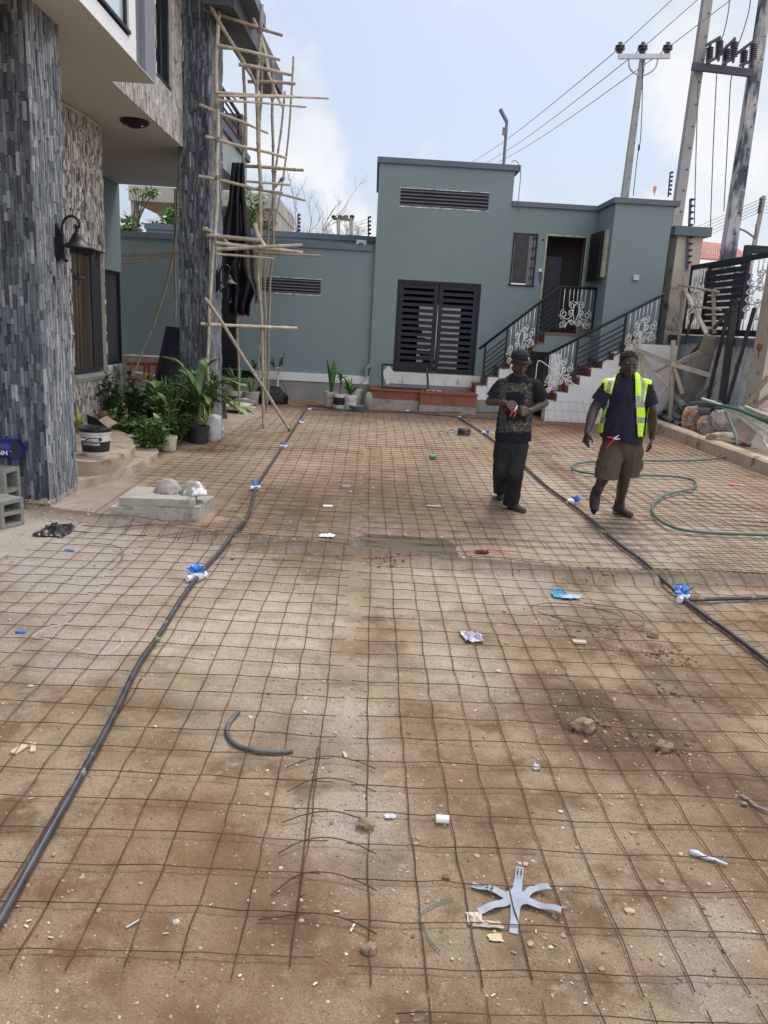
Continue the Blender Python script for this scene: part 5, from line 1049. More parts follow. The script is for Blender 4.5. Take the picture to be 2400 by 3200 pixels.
m = MB(); m.lathe([(.13, 0), (.15, .03), (.15, .16), (.135, .18), (.15, .2), (.15, .36), (.1, .42), (.05, .46), (.05, .5)], c, 16); m.build('body', mat('blue_jug', (.02, .12, .32), (.03, .18, .42), sc=6, rough=.2, spec=.7), jc, smooth=40)
m = MB(); m.lathe([(.055, .5), (.055, .53)], c, 12); m.build('cap', whitep, jc)
for k, (ox_, lb_) in enumerate(((2050, 'leftmost bright aluminium strip beside the blue jug'), (2078, 'middle bright aluminium strip on the grey pipes'), (2108, 'bright aluminium strip at the trestle upright'))):
    a_ = .5+k*.8; c = d(ox_, 1272, 6.8); c.z = max(c.z, .3); m = MB(); m.bar(c, c+Vector((.3*math.cos(a_), -.1, .12*math.sin(a_))), .09, .012, t=.5); tag(m.build('aluminium_offcut', whitem), lb_, 'offcut', 'aluminium offcuts on the pipe heap')
m = MB(); struct(m.box((6.28, 5.8, -.05), (XF-.004, YK-.01, .1)).build('verge', dirtc)); 
# ================================================================ WIRE MESH LAID OVER THE EARTH
def wire_path(m, P, r, n=4): m.tube(P, r, n, cap=True)
def warp(x, y, k=0): return .022*ns(x, y, .45, 20+k)+.008*ns(x, y, 1.6, 21+k), .03*ns(x, y, .4, 30+k)+.008*ns(x, y, 1.7, 31+k)
def lift(x, y, k=0): return .012+.012*max(0, ns(x, y, .8, 40+k))+.004*ns(x, y, 3, 41)
def sheet(x0_, x1_, y0_, y1_, k, label, ov=.07, dx=.165, dy=.192, skip=None, ang=0, rad=.0025, curl=None):
    m = MB(); cxm, cym = (x0_+x1_)/2, (y0_+y1_)/2; ca, sa = math.cos(ang), math.sin(ang); rr_ = random.Random(k)
    def W_(x, y, up=0):
        a, b2 = warp(x, y, k % 3); X, Y = x+a-cxm, y+b2-cym; X, Y = cxm+X*ca-Y*sa, cym+X*sa+Y*ca
        z = zg(X, Y)+lift(X, Y, k % 4)+up
        if curl: z += curl(X, Y)
        return Vector((X, Y, z))
    nc = int(round((x1_-x0_)/dx)); nr = int(round((y1_-y0_)/dy))
    if y1_ < 9: st = .06
    else: st = .12
    for i in range(nc+1):
        x = x0_+dx*i; e0, e1 = rr_.uniform(.03, .08), rr_.uniform(.03, .08); n_ = max(2, int((y1_-y0_)/st))
        P = [W_(x+.009*ns(q*.5, i*3.1, 1, 5), y0_-e0+(dy*nr+e0+e1)*q/n_) for q in range(n_+1)]; P = [p for p in P if not skip or not skip(p.x, p.y)]
        if len(P) > 2: wire_path(m, P, rad)
    for j in range(nr+1):
        y = y0_+dy*j; n_ = max(2, int((x1_-x0_)/st)); e0 = ov+rr_.uniform(-.02, .03); e1 = ov+rr_.uniform(-.02, .03)
        P = [W_(x0_-e0+(dx*nc+e0+e1)*q/n_, y+.010*ns(q*.5, j*3.1, 1, 6), rad*1.7) for q in range(n_+1)]; P = [p for p in P if not skip or not skip(p.x, p.y)]
        if len(P) > 2: wire_path(m, P, rad)
    o = m.build('wire_mesh', rustwire, smooth=True, org=(cxm, cym, 0)); tag(o, label, 'wire mesh', 'rusty wire mesh sheets over the ground'); return o
skipL = lambda x, y: (x < -2.0 and 7.0 < y < 9.0 and x < -1.45) or (-2.55 < x < -1.45 and 7.05 < y < 8.35) or (x < -2.6 and y > 6.9 and y < 11) or (x < -3.0) and y < 6.1 or x < -2.35-(y > 10)*.9
def skipbox(x, y):                 # leaves the slab pile, the porch and the pots free
    if -2.6 < x < -1.42 and 7.0 < y < 8.45: return True
    lim = -2.35 if y < 7 else (-2.55 if y < 8.5 else (-3.0 if y < 10.5 else -2.5))
    if y < 4.6: lim = -9
    elif y < 7: lim = -3.1+(y-4.6)*.25
    return x < lim
sheet(-1.81, -.34+.165, 1.98, 6.6, 1, 'wire mesh sheet under the near left conduit, its free ends pointing to the middle')
sheet(-3.6, -1.9, 3.3, 6.7, 2, 'wire mesh sheet over the grey gravel at the left edge', skip=skipbox)
sheet(-2.6, -.2, 6.55, 11.6, 3, 'wire mesh sheet beside the concrete slab pile', skip=skipbox)
sheet(-3.1, -.15, 11.4, 17.6, 4, 'far left wire mesh sheet running up to the low building', skip=lambda x, y: x < -2.5+.06*(y-11.4))
sheet(.08, 2.6, 1.965, 6.9, 5, 'large wire mesh sheet in the middle foreground under the steel star plate')
sheet(2.5, 5.5, 3.6, 8.2, 6, 'wire mesh sheet crossing the right edge in front of the walking men', ang=.01)
sheet(.05, 2.9, 6.8, 12.4, 7, 'wire mesh sheet behind the puddle at the feet of the man in black')
sheet(2.75, 5.95, 8.0, 13.2, 8, 'wire mesh sheet under the green hose beside the kerb', skip=lambda x, y: x > 5.98)
sheet(0.0, 3.2, 12.2, 17.3, 9, 'far middle wire mesh sheet reaching the tiled steps')
sheet(3.1, 5.9, 13.0, 17.0, 10, 'far right wire mesh sheet curling up against the white stair wall', skip=lambda x, y: x > 5.98, curl=lambda x, y: .9*max(0, y-16.55))
sheet(3.0, 5.0, 6.2, 9.6, 12, 'overlapping wire mesh sheet lying askew inside the curve of the green hose', ang=.06)
sheet(.25, 2.2, .8, 1.79, 11, 'nearest wire mesh sheet cut by the bottom right corner of the view', dy=.2)
sheet(-1.35, -.2, .6, 1.66, 13, 'nearest wire mesh ends poking in at the bottom left', dy=.2)
# narrow bent offcut down the joint
m = MB()
for x in (-.16,):
    m.tube([Vector((x+.012*ns(y, 1, 2), y, zg(x, y)+.014)) for y in np.arange(2.02, 3.25, .06)], .003, 4)
for y in (2.13, 2.33, 2.52, 2.68, 2.92, 3.1):
    k = R.uniform(-.04, .05); P = [Vector((-.28+R.uniform(-.03, .03), y-.04+k, zg(-.3, y)+.012)), Vector((-.17, y+.02, zg(-.2, y)+.024)), Vector((-.06, y+.03, zg(0, y)+.03)), Vector((.05, y, zg(0, y)+.018)), Vector((.11, y-.04, zg(0, y)+.015))]
    m.tube(smoothp(P, 2), .0026, 5)
tag(m.build('bent_mesh_strip', rustwire, smooth=True), 'narrow strip of mesh with bent cross wires in the gap between the near sheets', 'wire mesh')
def gpath(L_, up=.02, z=0): 
    P = []
    for x, y in L_: g = gd(x, y); P.append(Vector((g.x, g.y, zg(g.x, g.y)+up)))
    return P
for L_, lab in ((((1145,1320),(1180,1308),(1260,1315),(1340,1335),(1345,1350),(1300,1362),(1230,1352),(1160,1330)), 'loose rusty wire loop right of the blue glove'), (((380,1205),(430,1230),(500,1250)), None), (((200,1180),(260,1185),(270,1210),(240,1240)), 'short curled wire on the gravel at the left'), (((1260,1310),(1330,1318),(1385,1335),(1395,1355),(1360,1372)), 'second loose wire curving beside the rusty loop')):
    if lab: m = MB(); m.tube(smoothp(gpath(L_, .03), 3), .003, 5); tag(m.build('loose_wire', rustwire, smooth=True), lab, 'wire')
# ================================================================ CONDUITS, HOSE, CABLE
def conduit_run(L_, r, nm, lab, cat='conduit', mt=conduit, up=.03, grp=None, disp=True, parent=None):
    P = smoothp(gpath(L_, up), 2); m = MB(); m.tube(P, r, 10); o = m.build(nm, mt, parent, smooth=50)
    if parent is None: tag(o, lab, cat, grp)
    return P, o
LP_ = ((-60,2110),(0,2005),(50,1912),(105,1815),(160,1720),(245,1562),(300,1440),(345,1380),(385,1312),(425,1255),(452,1222),(480,1192),(508,1162),(530,1132),(545,1095),(551,1060),(575,1022),(600,985),(622,950),(640,920),(652,900),(665,882))
conduit_run(LP_, .0165, 'conduit_pipe', 'long black conduit running from the bottom left corner to the low building', grp='black conduits laid over the mesh')
RP_ = ((988,903),(1010,918),(1047,940),(1095,980),(1140,1020),(1185,1060),(1232,1092),(1280,1132),(1330,1178),(1385,1215),(1430,1262),(1475,1297),(1520,1335),(1560,1362),(1610,1400),(1700,1470))
conduit_run(RP_, .0165, 'conduit_pipe', 'black conduit running from the tiled steps past the men to the right edge', grp='black conduits laid over the mesh')
conduit_run(((1488,1300),(1560,1298),(1700,1296)), .017, 'conduit_pipe', 'short straight black conduit branching off to the right edge', grp='black conduits laid over the mesh')
conduit_run(((662,878),(760,890),(870,893),(990,904),(1080,908)), .013, 'conduit_pipe', 'black conduit crossing the back of the yard from the left corner to the men', grp='black conduits laid over the mesh')
conduit_run(((672,886),(790,889),(900,893),(1020,893),(1100,894)), .012, 'conduit_pipe', 'second thin black conduit along the foot of the tiled steps', grp='black conduits laid over the mesh')
ties = mat('yellow_tie_wire', (.6, .6, .1), (.3, .35, .1), sc=30)
JB = [(425,1252,'wrapped box where the left conduit meets the pale ground',1.25,1),(551,1058,'wrapped box beside the slab pile',1,1),(612,968,'wrapped box on the left conduit level with the palm pot',1,1),(651,914,'wrapped box on the left conduit beside the bamboo foot',.85,1),(669,886,'small white box at the far left corner of the conduits',.85,0),(880,890,'small white box at the foot of the tiled steps',.8,0),(992,904,'white box where the far conduits meet',.9,0),(1045,938,'white box with a blue bag beside the black cable coil',1,2),(1232,1088,'white box with a blue bag between the two men',1.1,2),(1475,1295,'box in a blue bag where the branch leaves at the right edge',1.25,1)]
for x, y, lab, s, b_ in JB:
    g = gd(x, y); z = zg(g.x, g.y); t_ = thing('junction_box', 'white round '+lab, 'junction box', (g.x, g.y, z), 'junction boxes on the conduits')
    m = MB(); m.lathe([(.036*s, 0), (.038*s, .004), (.038*s, .04*s), (.034*s, .044*s)], (g.x, g.y, z+.008), 16)
    for a in (0.9, 4.0): m.tube([(g.x+.03*math.cos(a), g.y+.03*math.sin(a), z+.028), (g.x+.068*s*math.cos(a), g.y+.068*s*math.sin(a), z+.028)], .02*s, 8)
    m.build('box_body', whitep, t_, smooth=40)
    if b_:
        m = MB(); off = (.0, .02) if b_ == 1 else (.075, .03)
        bm_ = bmesh.new(); bmesh.ops.create_icosphere(bm_, subdivisions=3, radius=1); sd_ = x*.37; vs = []
        for v in bm_.verts:
            k = 1+.55*noise.noise(v.co*1.8+Vector((sd_, 0, 0)))+.35*noise.noise(v.co*4.5+Vector((sd_, 3, 0))); vs.append((g.x+off[0]+v.co.x*.042*s*k, g.y+off[1]+v.co.y*.035*s*k, z+.055*s+v.co.z*.032*s*k+(.02*s*max(0, noise.noise(v.co*3+Vector((sd_, 9, 0)))) if v.co.z > 0 else 0)))
        m.add(vs, [tuple(v.index for v in f_.verts) for f_ in bm_.faces]); bm_.free()
        if b_ == 1:
            for a in range(5): q = a*1.3+x; m.add([(g.x, g.y+.02, z+.06*s), (g.x+.03*s*math.cos(q), g.y+.02+.03*s*math.sin(q), z+.075*s), (g.x+.075*s*math.cos(q), g.y+.02+.05*s*math.sin(q), z+.06*s+.045*s*(a % 2)), (g.x+.05*s*math.cos(q+.5), g.y+.02+.05*s*math.sin(q+.5), z+.06*s)], [(0, 1, 2, 3)])
        m.build('blue_bag', blueb, t_, smooth=False)
for x, y in ((462,1208),): pass
for x, y, lb_ in ((345,1397,'on the near left conduit'),(528,1134,'on the left conduit beside the slab pile'),(572,1018,'on the left conduit far beyond the slab pile'),(1303,1160,'on the right conduit below the walking men'),(1413,1246,'on the right conduit near the branch box')):
    g = gd(x, y); m = MB(); c = Vector((g.x, g.y, zg(g.x, g.y)+.03)); m.tube([c+Vector((.024*math.cos(a), .004, .024*math.sin(a))) for a in np.linspace(0, 6.28, 11)[:-1]], .0035, 4, closed=True); m.tube([c+Vector((0, 0, .02)), c+Vector((-.05, .01, .05))], .003, 4)
    tag(m.build('tie_wire', ties), 'yellow plastic tie '+lb_, 'tie', 'yellow ties on the conduits')
hosem = mat('green_garden_hose', (.045, .11, .085), (.075, .15, .12), sc=8, rough=.45, spec=.5)
conduit_run(((1720,1170),(1659,1165),(1580,1162),(1500,1158),(1450,1148),(1418,1130),(1405,1108),(1413,1090),(1440,1073),(1480,1066),(1503,1058),(1503,1048),(1485,1040),(1440,1035),(1380,1034),(1320,1033),(1280,1030),(1245,1024),(1233,1017),(1240,1009),(1265,1004),(1320,1003),(1400,1001),(1470,1001),(1530,999),(1570,993),(1595,984),(1612,978)), .0165, 'garden_hose', 'green hose snaking in an S over the mesh at the right', 'hose', hosem, .045)
conduit_run(((515,1543),(500,1558),(490,1576),(490,1592),(503,1610),(530,1623),(570,1630),(605,1629),(632,1624)), .011, 'flat_conduit_offcut', 'short curved grey offcut of conduit lying left of the middle', 'offcut', mat('scuffed_grey_offcut', (.06, .075, .07), (.13, .15, .14), sc=9, rough=.6), .012)
clearw = mat('clear_nylon_line', (.42, .42, .36), (.5, .5, .45), sc=5, rough=.3)
conduit_run(((70,1385),(105,1365),(165,1355),(225,1358),(262,1375),(268,1392),(250,1412),(215,1425),(160,1410),(90,1388),(70,1385)), .0022, 'nylon_line', 'thin clear nylon loop on the mesh at the left', 'line', clearw, .03)
conduit_run(((980,1946),(950,1955),(915,1972),(900,1990),(918,2010),(925,2035),(950,2062)), .0022, 'teal_thread', 'thin teal thread lying left of the steel star plate', 'thread', mat('teal_thread', (.1, .2, .2), rough=.9), .01)
conduit_run(((1000,1195),(1030,1192),(1070,1195),(1100,1205),(1125,1205)), .0035, 'red_wire', 'red wire lying beside the puddle', 'wire', mat('red_wire', (.5, .03, .04), rough=.5), .02)
# coil of black cable
g = gd(1002, 940); m = MB(); t_ = thing('cable_coil', 'coil of new black cable standing on the mesh left of the man in black', 'cable coil', (g.x, g.y, 0))
for k in range(9): m.tube([(g.x+(.115-.002*(k % 3))*math.cos(a), g.y+(.115-.002*(k % 3))*math.sin(a), .02+.0115*k) for a in np.linspace(0, 6.28, 33)[:-1]], .009, 6, closed=True)
for k in range(9): m.tube([(g.x+.095*math.cos(a), g.y+.095*math.sin(a), .02+.0115*k) for a in np.linspace(0, 6.28, 33)[:-1]], .009, 6, closed=True)
m.build('coil', conduit, t_, smooth=True); m = MB(); P = [Vector((g.x-.1, g.y, .08))]+[p+Vector((0, 0, .03)) for p in gpath(((985,938),(972,932),(962,945),(955,935),(945,940),(950,950)), .02)]; m.tube(smoothp(P, 3), .006, 5); m.build('loose_end', conduit, t_, smooth=True)
# ================================================================ SLABS, BLOCKS, STONES
def worn_box(m, P4, h, z0_, seed, jit=.012, ndiv=7):
    """slab from four ground corners, edges worn"""
    A_, B_, C_, D_ = [Vector(p) for p in P4]; vs = []; n_ = ndiv
    def pt(u, v, w): p = A_.lerp(B_, u).lerp(D_.lerp(C_, u), v); j = jit*Vector((noise.noise(Vector((u*4, v*4, w*3+seed))), noise.noise(Vector((u*4, v*4+9, w*3+seed))), noise.noise(Vector((u*4+5, v*4, w*3+seed))))); return Vector((p.x, p.y, z0_+h*w))+j
    faces = []; idx = {}
    def vid(i, j, k):
        if (i, j, k) not in idx: idx[(i, j, k)] = len(vs); vs.append(pt(i/n_, j/n_, k/2))
        return idx[(i, j, k)]
    for i in range(n_):
        for j in range(n_):
            faces.append((vid(i,j,2), vid(i+1,j,2), vid(i+1,j+1,2), vid(i,j+1,2))); faces.append((vid(i,j,0), vid(i,j+1,0), vid(i+1,j+1,0), vid(i+1,j,0)))
    for i in range(n_):
        for k in range(2):
            faces += [(vid(i,0,k), vid(i+1,0,k), vid(i+1,0,k+1), vid(i,0,k+1)), (vid(i,n_,k), vid(i,n_,k+1), vid(i+1,n_,k+1), vid(i+1,n_,k)), (vid(0,i,k), vid(0,i,k+1), vid(0,i+1,k+1), vid(0,i+1,k)), (vid(n_,i,k), vid(n_,i+1,k), vid(n_,i+1,k+1), vid(n_,i,k+1))]
    m.add(vs, faces)
slabm = mat('grey_green_concrete', (.27, .265, .225), (.36, .35, .3), sc=4, rough=.9, bump=.35, bsc=40, c3=(.2, .185, .155), sc3=5, th3=.6)
a, b2, c = G(346, 1622), G(622, 1634), G(670, 1590); dd = a+(c-b2)
bt = 0.135; a = G(346, 1584, bt); b2 = G(622, 1585, bt); c = G(671, 1550, bt); dd = a+(c-b2)
m = MB(); worn_box(m, (a, b2, c, dd), bt+.02, -.02, 3); tag(m.build('concrete_slab', slabm, smooth=30), 'large thick concrete slab at the bottom of the pile on the left', 'slab', 'concrete slabs piled on the mesh')
h2 = .075; zt2 = bt+h2; a = G(372, 1556, zt2); b2 = G(607, 1563, zt2); c = G(624, 1552, zt2); c = G(618, 1531, zt2); dd = G(428, 1519, zt2)
m = MB(); worn_box(m, (a, b2, c, dd), h2-.003, bt+.004, 5); tag(m.build('concrete_slab', slabm, smooth=30), 'smaller slab lying on the larger slab and carrying two mortar lumps', 'slab', 'concrete slabs piled on the mesh')
for (x, y, w_, wht, lab) in ((523, 1546, .135, 0, 'plain grey'), (603, 1553, .13, 1, 'white dusted')):
    c = G(x, y-5, zt2); m = MB(); r_ = w_; bm_ = bmesh.new(); bmesh.ops.create_icosphere(bm_, subdivisions=4, radius=1); vs = []
    for v in bm_.verts:
        k = 1+.13*noise.noise(v.co*2.4+Vector((x, 0, 0)))+.06*noise.noise(v.co*7+Vector((x, 0, 0))); zz = max(0, v.co.z); q = (1-.5*zz**1.5); vs.append((c.x+v.co.x*r_*k*q, c.y+v.co.y*r_*.9*k*q+.05, zt2+.003+min(zz, .82)*.15*(1+.12*noise.noise(v.co*5))))
    m.add(vs, [tuple(v.index for v in f_.verts) for f_ in bm_.faces]); bm_.free()
    tag(m.build('mortar_lump', mat('dry_mortar' if not wht else 'powdered_mortar', (.27, .26, .235), (.36, .35, .32), sc=8, rough=.95, bump=.8, bsc=25, c3=(.78, .8, .82) if wht else (.2, .19, .17), sc3=9, th3=.5 if wht else .6), smooth=True), lab+' bucket shaped lump of set mortar on top of the slab pile', 'mortar lump', 'mortar lumps on the slabs')
# hollow cement blocks and the blue paint pail at the left edge
def hblock(c, sx, sy, sz, rz, lab, holes_axis='x', seed=0):
    m = MB(); w_ = .035; x, y, z = sx/2, sy/2, sz
    m.box((-x, -y, 0), (x, -y+w_, z)); m.box((-x, y-w_, 0), (x, y, z)); m.box((-x, -y+w_, 0), (-x+w_, y-w_, z)) if False else None
    for zz in (0, z/2-w_/2, z-w_): m.box((-x, -y+w_, zz), (x, y-w_, zz+w_))
    m.box((-x, -y+w_, w_), (-x+.03, y-w_, z-w_)); m.v = [Vector(v) for v in m.v]
    q = Matrix.Rotation(rz, 3, 'Z'); m.v = [tuple(q @ (v+Vector([.006*noise.noise(v*14+Vector((seed, k, 0))) for k in range(3)]))+Vector(c)) for v in m.v]
    o = m.build('cement_block', cement2, smooth=False); tag(o, lab, 'block', 'hollow cement blocks at the left edge'); return o
cement2 = mat('coarse_cement_block', (.22, .215, .195), (.29, .28, .26), sc=6, rough=.95, bump=.9, bsc=60)
g1_ = G(45, 1600); hblock((g1_.x-.13, g1_.y+.05, 0), .25, .22, .42, -.25, 'taller hollow cement block standing on end under the blue paint pail', seed=2)
g1_ = G(20, 1640); hblock((g1_.x-.02, g1_.y+.0, 0), .24, .24, .25, -.45, 'broken hollow cement block lying in front of the standing one', seed=5)
bc = PY(12, 1402, 7.35); t_ = thing('paint_pail', 'dark blue paint pail lying on its side on the cement block', 'pail', (bc.x, bc.y, bc.z-.1)); bl_ = mat('dark_blue_pail', (.008, .012, .16), (.012, .02, .22), sc=6, rough=.25, spec=.7)
m = MB(); m.lathe([(.08, -.34), (.085, -.3), (.098, 0), (.105, .01), (.105, .03), (.095, .03), (.09, .0)], (bc.x+.1, bc.y, bc.z), 24, ax=(1, -.25, 0)); m.build('body', bl_, t_, smooth=40)
m = MB(); m.lathe([(.001, .012), (.092, .012)], (bc.x+.1, bc.y, bc.z), 24, ax=(1, -.25, 0), cap=False); m.build('inside_rim', mat('pail_base', (.03, .03, .045), rough=.4), t_)
def text(s, loc, size, rot, mt, parent, name='lettering', sx=1, bold=0, depth=.0006):
    cu = bpy.data.curves.new('t', 'FONT'); cu.body = s; cu.size = size; cu.align_x = 'CENTER'; cu.align_y = 'CENTER'; cu.offset = bold; cu.resolution_u = 3
    ob = bpy.data.objects.new('t', cu); S.collection.objects.link(ob); bpy.context.view_layer.update(); me = bpy.data.meshes.new_from_object(ob.evaluated_get(bpy.context.evaluated_depsgraph_get())); bpy.data.objects.remove(ob)
    M_ = Matrix.Translation(loc) @ rot.to_4x4() @ Matrix.Diagonal((sx, 1, 1, 1)); vs = [M_ @ v.co for v in me.vertices]; m = MB(); m.add(vs, [tuple(p.vertices) for p in me.polygons]); bpy.data.meshes.remove(me)
    return m, name, mt, parent
def put(tx, curve=None):
    m, name, mt, parent = tx
    if curve: m.v = [tuple(curve(Vector(v))) for v in m.v]
    return m.build(name, mt, parent)
UPR = Matrix(((1, 0, 0), (0, 0, -1), (0, 1, 0)))     # text plane facing -Y
lett = mat('white_lettering', (.75, .76, .78), rough=.5)
put(text('PAINT', Vector((bc.x+.03, bc.y-.1, bc.z-.025)), .06, UPR, lett, t_, bold=.0015), lambda v: Vector((v.x, bc.y-math.sqrt(max(0, .0985**2-(v.z-bc.z)**2))-.003, v.z)))
# rubble bits near the column foot
for i, (x, y, r_, lab) in enumerate(((100, 1587, .06, 'grey lump of rubble beside the cement block'), (1820, 2283, .052, 'angular tan stone on the dark damp patch'), (2072, 2345, .04, 'rounded tan stone with a smaller one beside the damp patch'), (1143, 2590, .032, 'brown round stone under the bent wires'), (1153, 2978, .022, 'small grey stone near the bottom of the middle gap'), (2040, 1990, .035, 'low cluster stone on the broken earth at the right'))):
    g = G(x, y); m = MB(); m.rock((g.x, g.y, zg(g.x, g.y)+r_*.45), r_, (1.1, .9, .75), seed=i+40, sub=3, amp=.45, fr=1.9); tag(m.build('stone', mat('tan_stone', (.2, .145, .09), (.3, .225, .15), sc=20, rough=.9, bump=.5, bsc=40), smooth=40), lab, 'stone')
# ================================================================ LITTER
def gl(x, y, up=.004): g = gd(x, y); return Vector((g.x, g.y, zg(g.x, g.y)+up))
# steel star plate with six bent arms
c = G(1612, 2815); cz_ = zg(c.x, c.y)+.012; st_ = thing('star_plate', 'grey pressed steel plate with six bent arms lying under the mesh', 'steel plate', (c.x, c.y, cz_)); mbp = MB()
tips = [(1624,2722),(1715,2790),(1752,2862),(1604,2925),(1495,2856),(1474,2772)]; mids = [(1616,2775),(1660,2790),(1680,2840),(1608,2868),(1556,2838),(1560,2795)]
def pl_(x, y, up=0): g = G(x, y); return Vector((g.x, g.y, cz_+up))
core = []; n_ = 6; cc_ = pl_(1612, 2815)
ang_ = [math.atan2((pl_(*t).y-cc_.y), (pl_(*t).x-cc_.x)) for t in tips]
hub = .042; outline_ = []
for k in range(6):
    t = pl_(*tips[k]); d_ = (t-cc_); L_ = d_.length; d_.normalize(); s_ = Vector((-d_.y, d_.x, 0)); w_ = .0135; bend = [0, .02, 0, 0, 0, -.004][k]
    pts_ = []; N_ = 8; lf_, rt_ = [], []
    for i in range(N_+1):
        u = hub+(L_-hub)*i/N_; ww = w_*(1.25-.2*min(1, i/4)); up = .004*math.sin(i*.9+k)+(.01*i/N_ if k in (1, 2) else 0); off = s_*(bend*math.sin(math.pi*i/N_)); lf_.append(cc_+d_*u+s_*ww+off+Vector((0, 0, up))); rt_.append(cc_+d_*u-s_*ww+off+Vector((0, 0, up)))
    vs = lf_+rt_+[v-Vector((0, 0, .002)) for v in lf_]+[v-Vector((0, 0, .002)) for v in rt_]; q = N_+1
    if k in (0, 5, 2):   # slots near the tip leave gaps
        fs = [(i, i+1, q+i+1, q+i) for i in range(N_)]
    else: fs = [(i, i+1, q+i+1, q+i) for i in range(N_)]
    fs += [(i, 2*q+i, 2*q+i+1, i+1) for i in range(N_)]+[(q+i, q+i+1, 3*q+i+1, 3*q+i) for i in range(N_)]+[(N_, 2*q+N_, 3*q+N_, q+N_)]; mbp.add(vs, fs)
    outline_ += [rt_[0], lf_[0]]
order = sorted(range(6), key=lambda k: ang_[k]); ring = []
for k in order: ring += [outline_[2*k], outline_[2*k+1]]
ring2 = []
for i in range(12):
    a_, b_ = ring[i], ring[(i+1) % 12]; ring2.append(a_)
    if i % 2 == 1:
        mid_ = (a_+b_)/2; ring2.append(mid_.lerp(cc_, .12))
mbp.prism(ring2, (0, 0, -.002)); mbp.build('plate', plate, st_)
for k, fr_ in ((0, (.72, .8, .88)), (5, (.55, .66)), (2, (.8,))):
    t = pl_(*tips[k]); d_ = (t-cc_).normalized(); L_ = (t-cc_).length; s_ = Vector((-d_.y, d_.x, 0))
    for f_ in fr_:
        for sg in (-.45, .45): m = MB(); c_2 = cc_+d_*L_*f_+s_*.0135*sg+Vector((0, 0, .0085)); m.prism([c_2-d_*.004-s_*.003, c_2+d_*.004-s_*.003, c_2+d_*.004+s_*.003, c_2-d_*.004+s_*.003], (0, 0, .0006)); m.build('slot', void, st_)
# white pipe stub
p = gl(955, 1780, .018); m = MB(); m.lathe([(.016, -.026), (.0165, -.026), (.0165, .026), (.014, .026), (.014, -.02)], p, 18, ax=(1, -.05, 0)); tag(m.build('pipe_stub', whitep, smooth=40), 'short white plastic pipe stub lying left of the star plate', 'pipe stub')
def crumple(c, sx, sy, sz, seed, n=16, fr=3.): 
    m = MB(); vs = []
    for j in range(n+1):
        for i in range(n+1):
            u, v = i/n-.5, j/n-.5; e_ = 1+.35*noise.noise(Vector((u*2, v*2, seed))); z = abs(noise.noise(Vector((u*fr, v*fr, seed+3))))+.5*abs(noise.noise(Vector((u*fr*2.5, v*fr*2.5, seed+7)))); vs.append((c.x+u*sx*e_, c.y+v*sy*e_, c.z+z*sz*1.6*(1-1.2*max(abs(u), abs(v)))+.003))
    m.add(vs, [(j*(n+1)+i, j*(n+1)+i+1, (j+1)*(n+1)+i+1, (j+1)*(n+1)+i) for j in range(n) for i in range(n)]); return m
clearp = mat('cloudy_plastic_bag', (.55, .53, .62), (.42, .4, .48), sc=20, rough=.25, spec=.6)
for (x, y, sx, sy, sz, mt, nm, lab, cat) in ((1022,1381,.13,.16,.05,clearp,'plastic_bag','crumpled clear plastic bag with a violet tint on the bare earth','plastic bag'), (118,1152,.27,.3,.09,mat('black_bag', (.012, .012, .014), rough=.4, spec=.5),'black_bag','crumpled black plastic bag on the grey gravel at the left','plastic bag'),
   (1205,1282,.1,.2,.03,mat('teal_glove', (.03, .22, .42), (.06, .3, .5), sc=9, rough=.5),'blue_glove','crumpled blue rubber glove lying flat before the cement edge','glove'), (1232,1291,.14,.1,.02,mat('pale_blue_film', (.3, .5, .62), rough=.4),'blue_film','pale blue plastic film beside the blue glove','film'),
   (707,1158,.13,.1,.03,whitep,'white_scrap','crumpled white scrap left of the puddle','scrap'), (1025,1994,.05,.06,.02,mat('dusty_cloth_knot', (.6, .52, .45), rough=.9),'cloth_knot','knotted dusty white rag below the star plate','rag'), (1048,2004,.1,.03,.01,mat('dusty_rag_tail', (.52, .45, .38), rough=.9),'rag_tail','tail of torn pale rag trailing right of the knot','rag'),
   (1068,2032,.05,.03,.004,paper,'paper_scrap','small buff paper scrap below the star plate','scrap'), (842,1768,.04,.03,.02,whitep,'white_crumb','white crumb of filler in the middle gap','crumb'), (1157,1660,.035,.03,.03,whitep,'white_lump','small bright white lump right of centre','lump'), (1590,1048,.16,.12,.02,mat('red_scrap', (.6, .08, .1), (.8, .4, .4), sc=20),'red_scrap','red and white plastic scrap near the right edge','scrap'),
   (1040,1196,.12,.06,.03,mat('dark_red_peel', (.2, .02, .02), (.03, .01, .01), sc=9),'dark_peel','dark red curled peel beside the puddle','peel'), (1545,1835,.012,.012,.002,whitep,'tiny_chip','tiny white chip near the right edge','chip'), (20,880,.01,.01,.01,whitep,'tiny_crumb','tiny white crumb','crumb')):
    if nm in ('tiny_crumb', 'tiny_chip'): continue
    tag(crumple(gl(x, y), sx, sy, sz, x*.11).build(nm, mt, smooth=False), lab, cat)
def chip(x, y, L_, w_, h_, a_, mt, nm, lab, cat, grp=None): c = gl(x, y, h_/2+.004); d_ = Vector((math.cos(a_), math.sin(a_), .02))*L_/2; m = MB(); m.bar(c-d_, c+d_, w_, h_); tag(m.build(nm, mt), lab, cat, grp)
chip(1251,1391,.085,.042,.014,-.1,wood,'wood_chip','short flat wood offcut on the earth right of centre','wood chip')
chip(42,1622,.075,.035,.008,1.2,mat('buff_tile', (.5, .4, .3), rough=.8),'tile_piece','buff tile piece at the left edge, left one of a pair','tile piece'); chip(72,1618,.07,.022,.008,1.9,mat('buff_tile2', (.52, .42, .32), rough=.8),'tile_piece','narrow pointed buff tile piece, right one of a pair at the left edge','tile piece')
